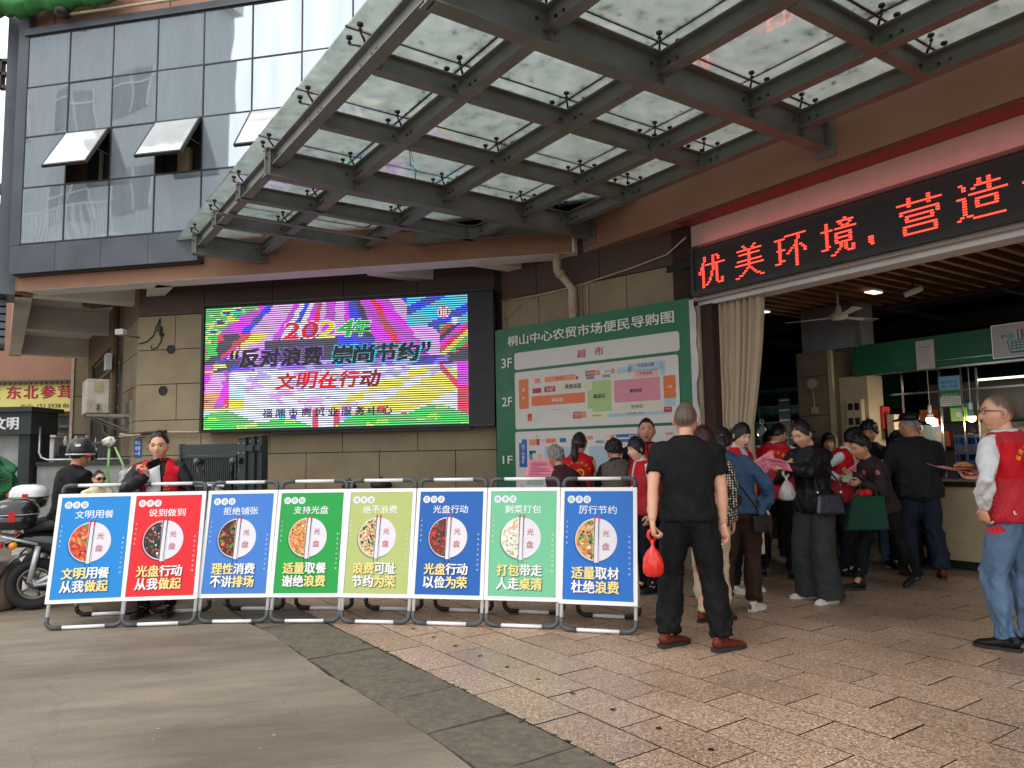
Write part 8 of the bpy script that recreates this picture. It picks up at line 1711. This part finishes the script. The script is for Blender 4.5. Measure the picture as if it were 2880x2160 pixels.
def helmet(label, c, mat, r=.125, yaw=0, visor=True, tilt=0):
    t = thing('helmet', label, 'helmet', c, rad(yaw) or 1e-6); m = MB(); nu, nv = 28, 16; vs = []
    for i in range(nv+1):
        th = rad(108)*i/nv
        for j in range(nu):
            a = 2*math.pi*j/nu; lo = 1+.10*(i/nv)*math.cos(a+math.pi); vs.append((r*math.sin(th)*math.sin(a)*.92, r*1.1*math.sin(th)*math.cos(a), r*math.cos(th)*lo+(.03 if (i == nv and math.cos(a) > .3) else 0)))
    m.add(vs, [(i*nu+j, i*nu+(j+1) % nu, (i+1)*nu+(j+1) % nu, (i+1)*nu+j) for i in range(nv) for j in range(nu)]); o = obj('shell', m, mat, t, smooth=True, world=False); o.modifiers.new('s', 'SOLIDIFY').thickness = .012
    m = MB(); m.tube([(r*.93*math.sin(a), r*1.11*math.cos(a), -r*.32) for a in np.linspace(0, 2*math.pi, 29)[:-1]], .008, 6, closed=True, cap=False); obj('rim_trim', m, M_silver if mat is M_helm else M_sblack, t, smooth=True, world=False)
    if visor: m = MB(); m.add([(r*1.06*math.sin(a)*(.98 if k else 1), r*1.22*math.cos(a), (.02 if k == 0 else -.10)) for k in (0, 1) for a in np.linspace(-1.1, 1.1, 13)], [(i, i+1, 14+i, 13+i) for i in range(12)]); v = obj('visor', m, M_sblack, t, smooth=True, world=False); v.modifiers.new('s', 'SOLIDIFY').thickness = .004
    return t
M_helm = pm('matt_black_helmet', rgb(38, 38, 40), .42, coat=.15)
pr_ = person('rider in a black t-shirt and black helmet seated on a scooter, seen from behind', -4.22, 7.05, 24, 1.66, 'm', 'tan', slouch=9, lean=4, twist=8, seat=.78, head=(-20, -14, 0), width=1.02, hair=dict(T=.006, line=HL_M, seed=31),
    feet={'L': (-.24, .28, 0, 0, 0), 'R': (.24, .30, 0, 0, 0)}, hands={'R': dict(l=(.10, .36, .86), d=(-.4, .8, 0), n=(-.6, 0, -.6), curl=.5, hint=(1, -.3, -.5)), 'L': dict(l=(-.22, .42, .98), d=(.2, 1, 0), n=(0, 0, -1), curl=.7, hint=(-1, -.3, -.3))},
    top=dict(mat=M_btee, sleeve='short', hem=-.05, inf=.02, loose=.02, fold=.009), bottom=dict(mat=M_djeans), shoes=T_shb)
hw_ = pr_['hc']; th_ = helmet('matt black riding helmet with white oval badge worn by the rider', (hw_[0], hw_[1]-.01, hw_[2]+.045), M_helm, .128, yaw=0)
m = MB(); m.add([(.05+.03*math.cos(a), -.1395+.012*0, .045+.014*math.sin(a)) for a in np.linspace(0, 6.28, 17)[:-1]], [tuple(range(16))]); o = obj('badge', m, M_white, th_, world=False)
m = MB(); m.tube([(.10, -.07, -.055), (.12, -.05, -.055)], .018, 10); obj('red_button', m, M_red_l, th_, world=False)
m = MB(); m.tube([(-.10, -.02, -.04), (-.08, .0, -.12), (-.02, .06, -.16), (.06, .03, -.14), (.10, -.02, -.05)], .006, 5); obj('strap', m, M_silver, th_, smooth=True, world=False)
pk = person('small child with big dark sunglasses sitting on the scooter in front of the rider', -3.84, 6.86, 118, .98, 'm', 'mid', seat=.80, slouch=4, head=(8, 0, 0), hopt=dict(wide=1.05), hair=dict(T=.010, line=HL_M, seed=33), feet={'L': (-.10, .18, .45, 0, 0), 'R': (.10, .18, .45, 0, 0)}, hands={'L': dict(l=(-.05, .30, .93), d=(.3, 1, .2), n=(0, 0, -1), curl=.5)}, top=dict(mat=plain('cream_kid_top', rgb(214, 206, 166)), inf=.012, loose=.01), bottom=dict(mat=M_navy), shoes=T_shb)
hl2, Rk = pk['hcl'], pk['Rh']; g = MB(); ks_ = .57*1.08
for sx in (-1, 1): g.ball(hl2+Rk @ np.array([sx*.034, .092, .008])*ks_, (.036*ks_, .012, .027*ks_), 12, 8); g.tube([hl2+Rk @ np.array([sx*.066, .08, .012])*ks_, hl2+Rk @ np.array([sx*.082, -.01, .012])*ks_], .003, 5)
go2 = obj('sunglasses', g, M_sblack, None, smooth=True); bpy.context.view_layer.update(); go2.matrix_world = pk['o'].matrix_world; tag(go2, 'big dark sunglasses on the face of the small child', 'sunglasses')
helmet('pale green and cream helmet lying behind the scooter boxes', (-4.45, 7.55, 1.02), pm('pale_green_helmet', rgb(176, 206, 172), .35, coat=.3), .12, 20, visor=False)
helmet('cream and black helmet hanging on the scooter mirror left of the man with the phone', (-3.62, 7.25, 1.19), pm('cream_helmet', rgb(222, 196, 166), .35, coat=.3), .13, 150)
# white rag on a pale hose-like umbrella frame
um = thing('folded_umbrella_frame', 'pale green curved umbrella poles wrapped in a white plastic rag above the scooters', 'umbrella', (-4.0, 7.4, 1.0))
m = MB(); m.tube([(-4.02, 7.4, 1.50), (-4.03, 7.4, 1.25), (-3.98, 7.4, 1.0), (-3.90, 7.4, .85)], .012, 7); m.tube([(-3.97, 7.4, 1.48), (-3.88, 7.4, 1.30), (-3.86, 7.4, 1.10), (-3.92, 7.4, .9)], .010, 7); m.tube([(-4.08, 7.42, 1.26), (-3.98, 7.42, 1.02)], .010, 6); obj('pole', m, pm('pale_green_pole', rgb(150, 196, 130), .5), um, smooth=True)
obj('rag', cloth_blob((-4.02, 7.39, 1.53), (.055, .045, .05), 9, 20, 12, .22), pm('white_rag', rgb(206, 200, 190), .7), um, smooth=True)
obj('plastic_cover', cloth_blob((-3.86, 7.42, 1.12), (.07, .06, .14), 12, 18, 12, .25), M_plw, um, smooth=True)
# electricity wires reflected / strung on the left
m = MB(); m.tube([(-14, 2.5, 8.6), (-11, 6, 8.1), (-9.2, 9.5, 8.3)], .012, 5); m.tube([(-14, 2.7, 8.2), (-11, 6.2, 7.7), (-9.2, 9.7, 7.9)], .012, 5)
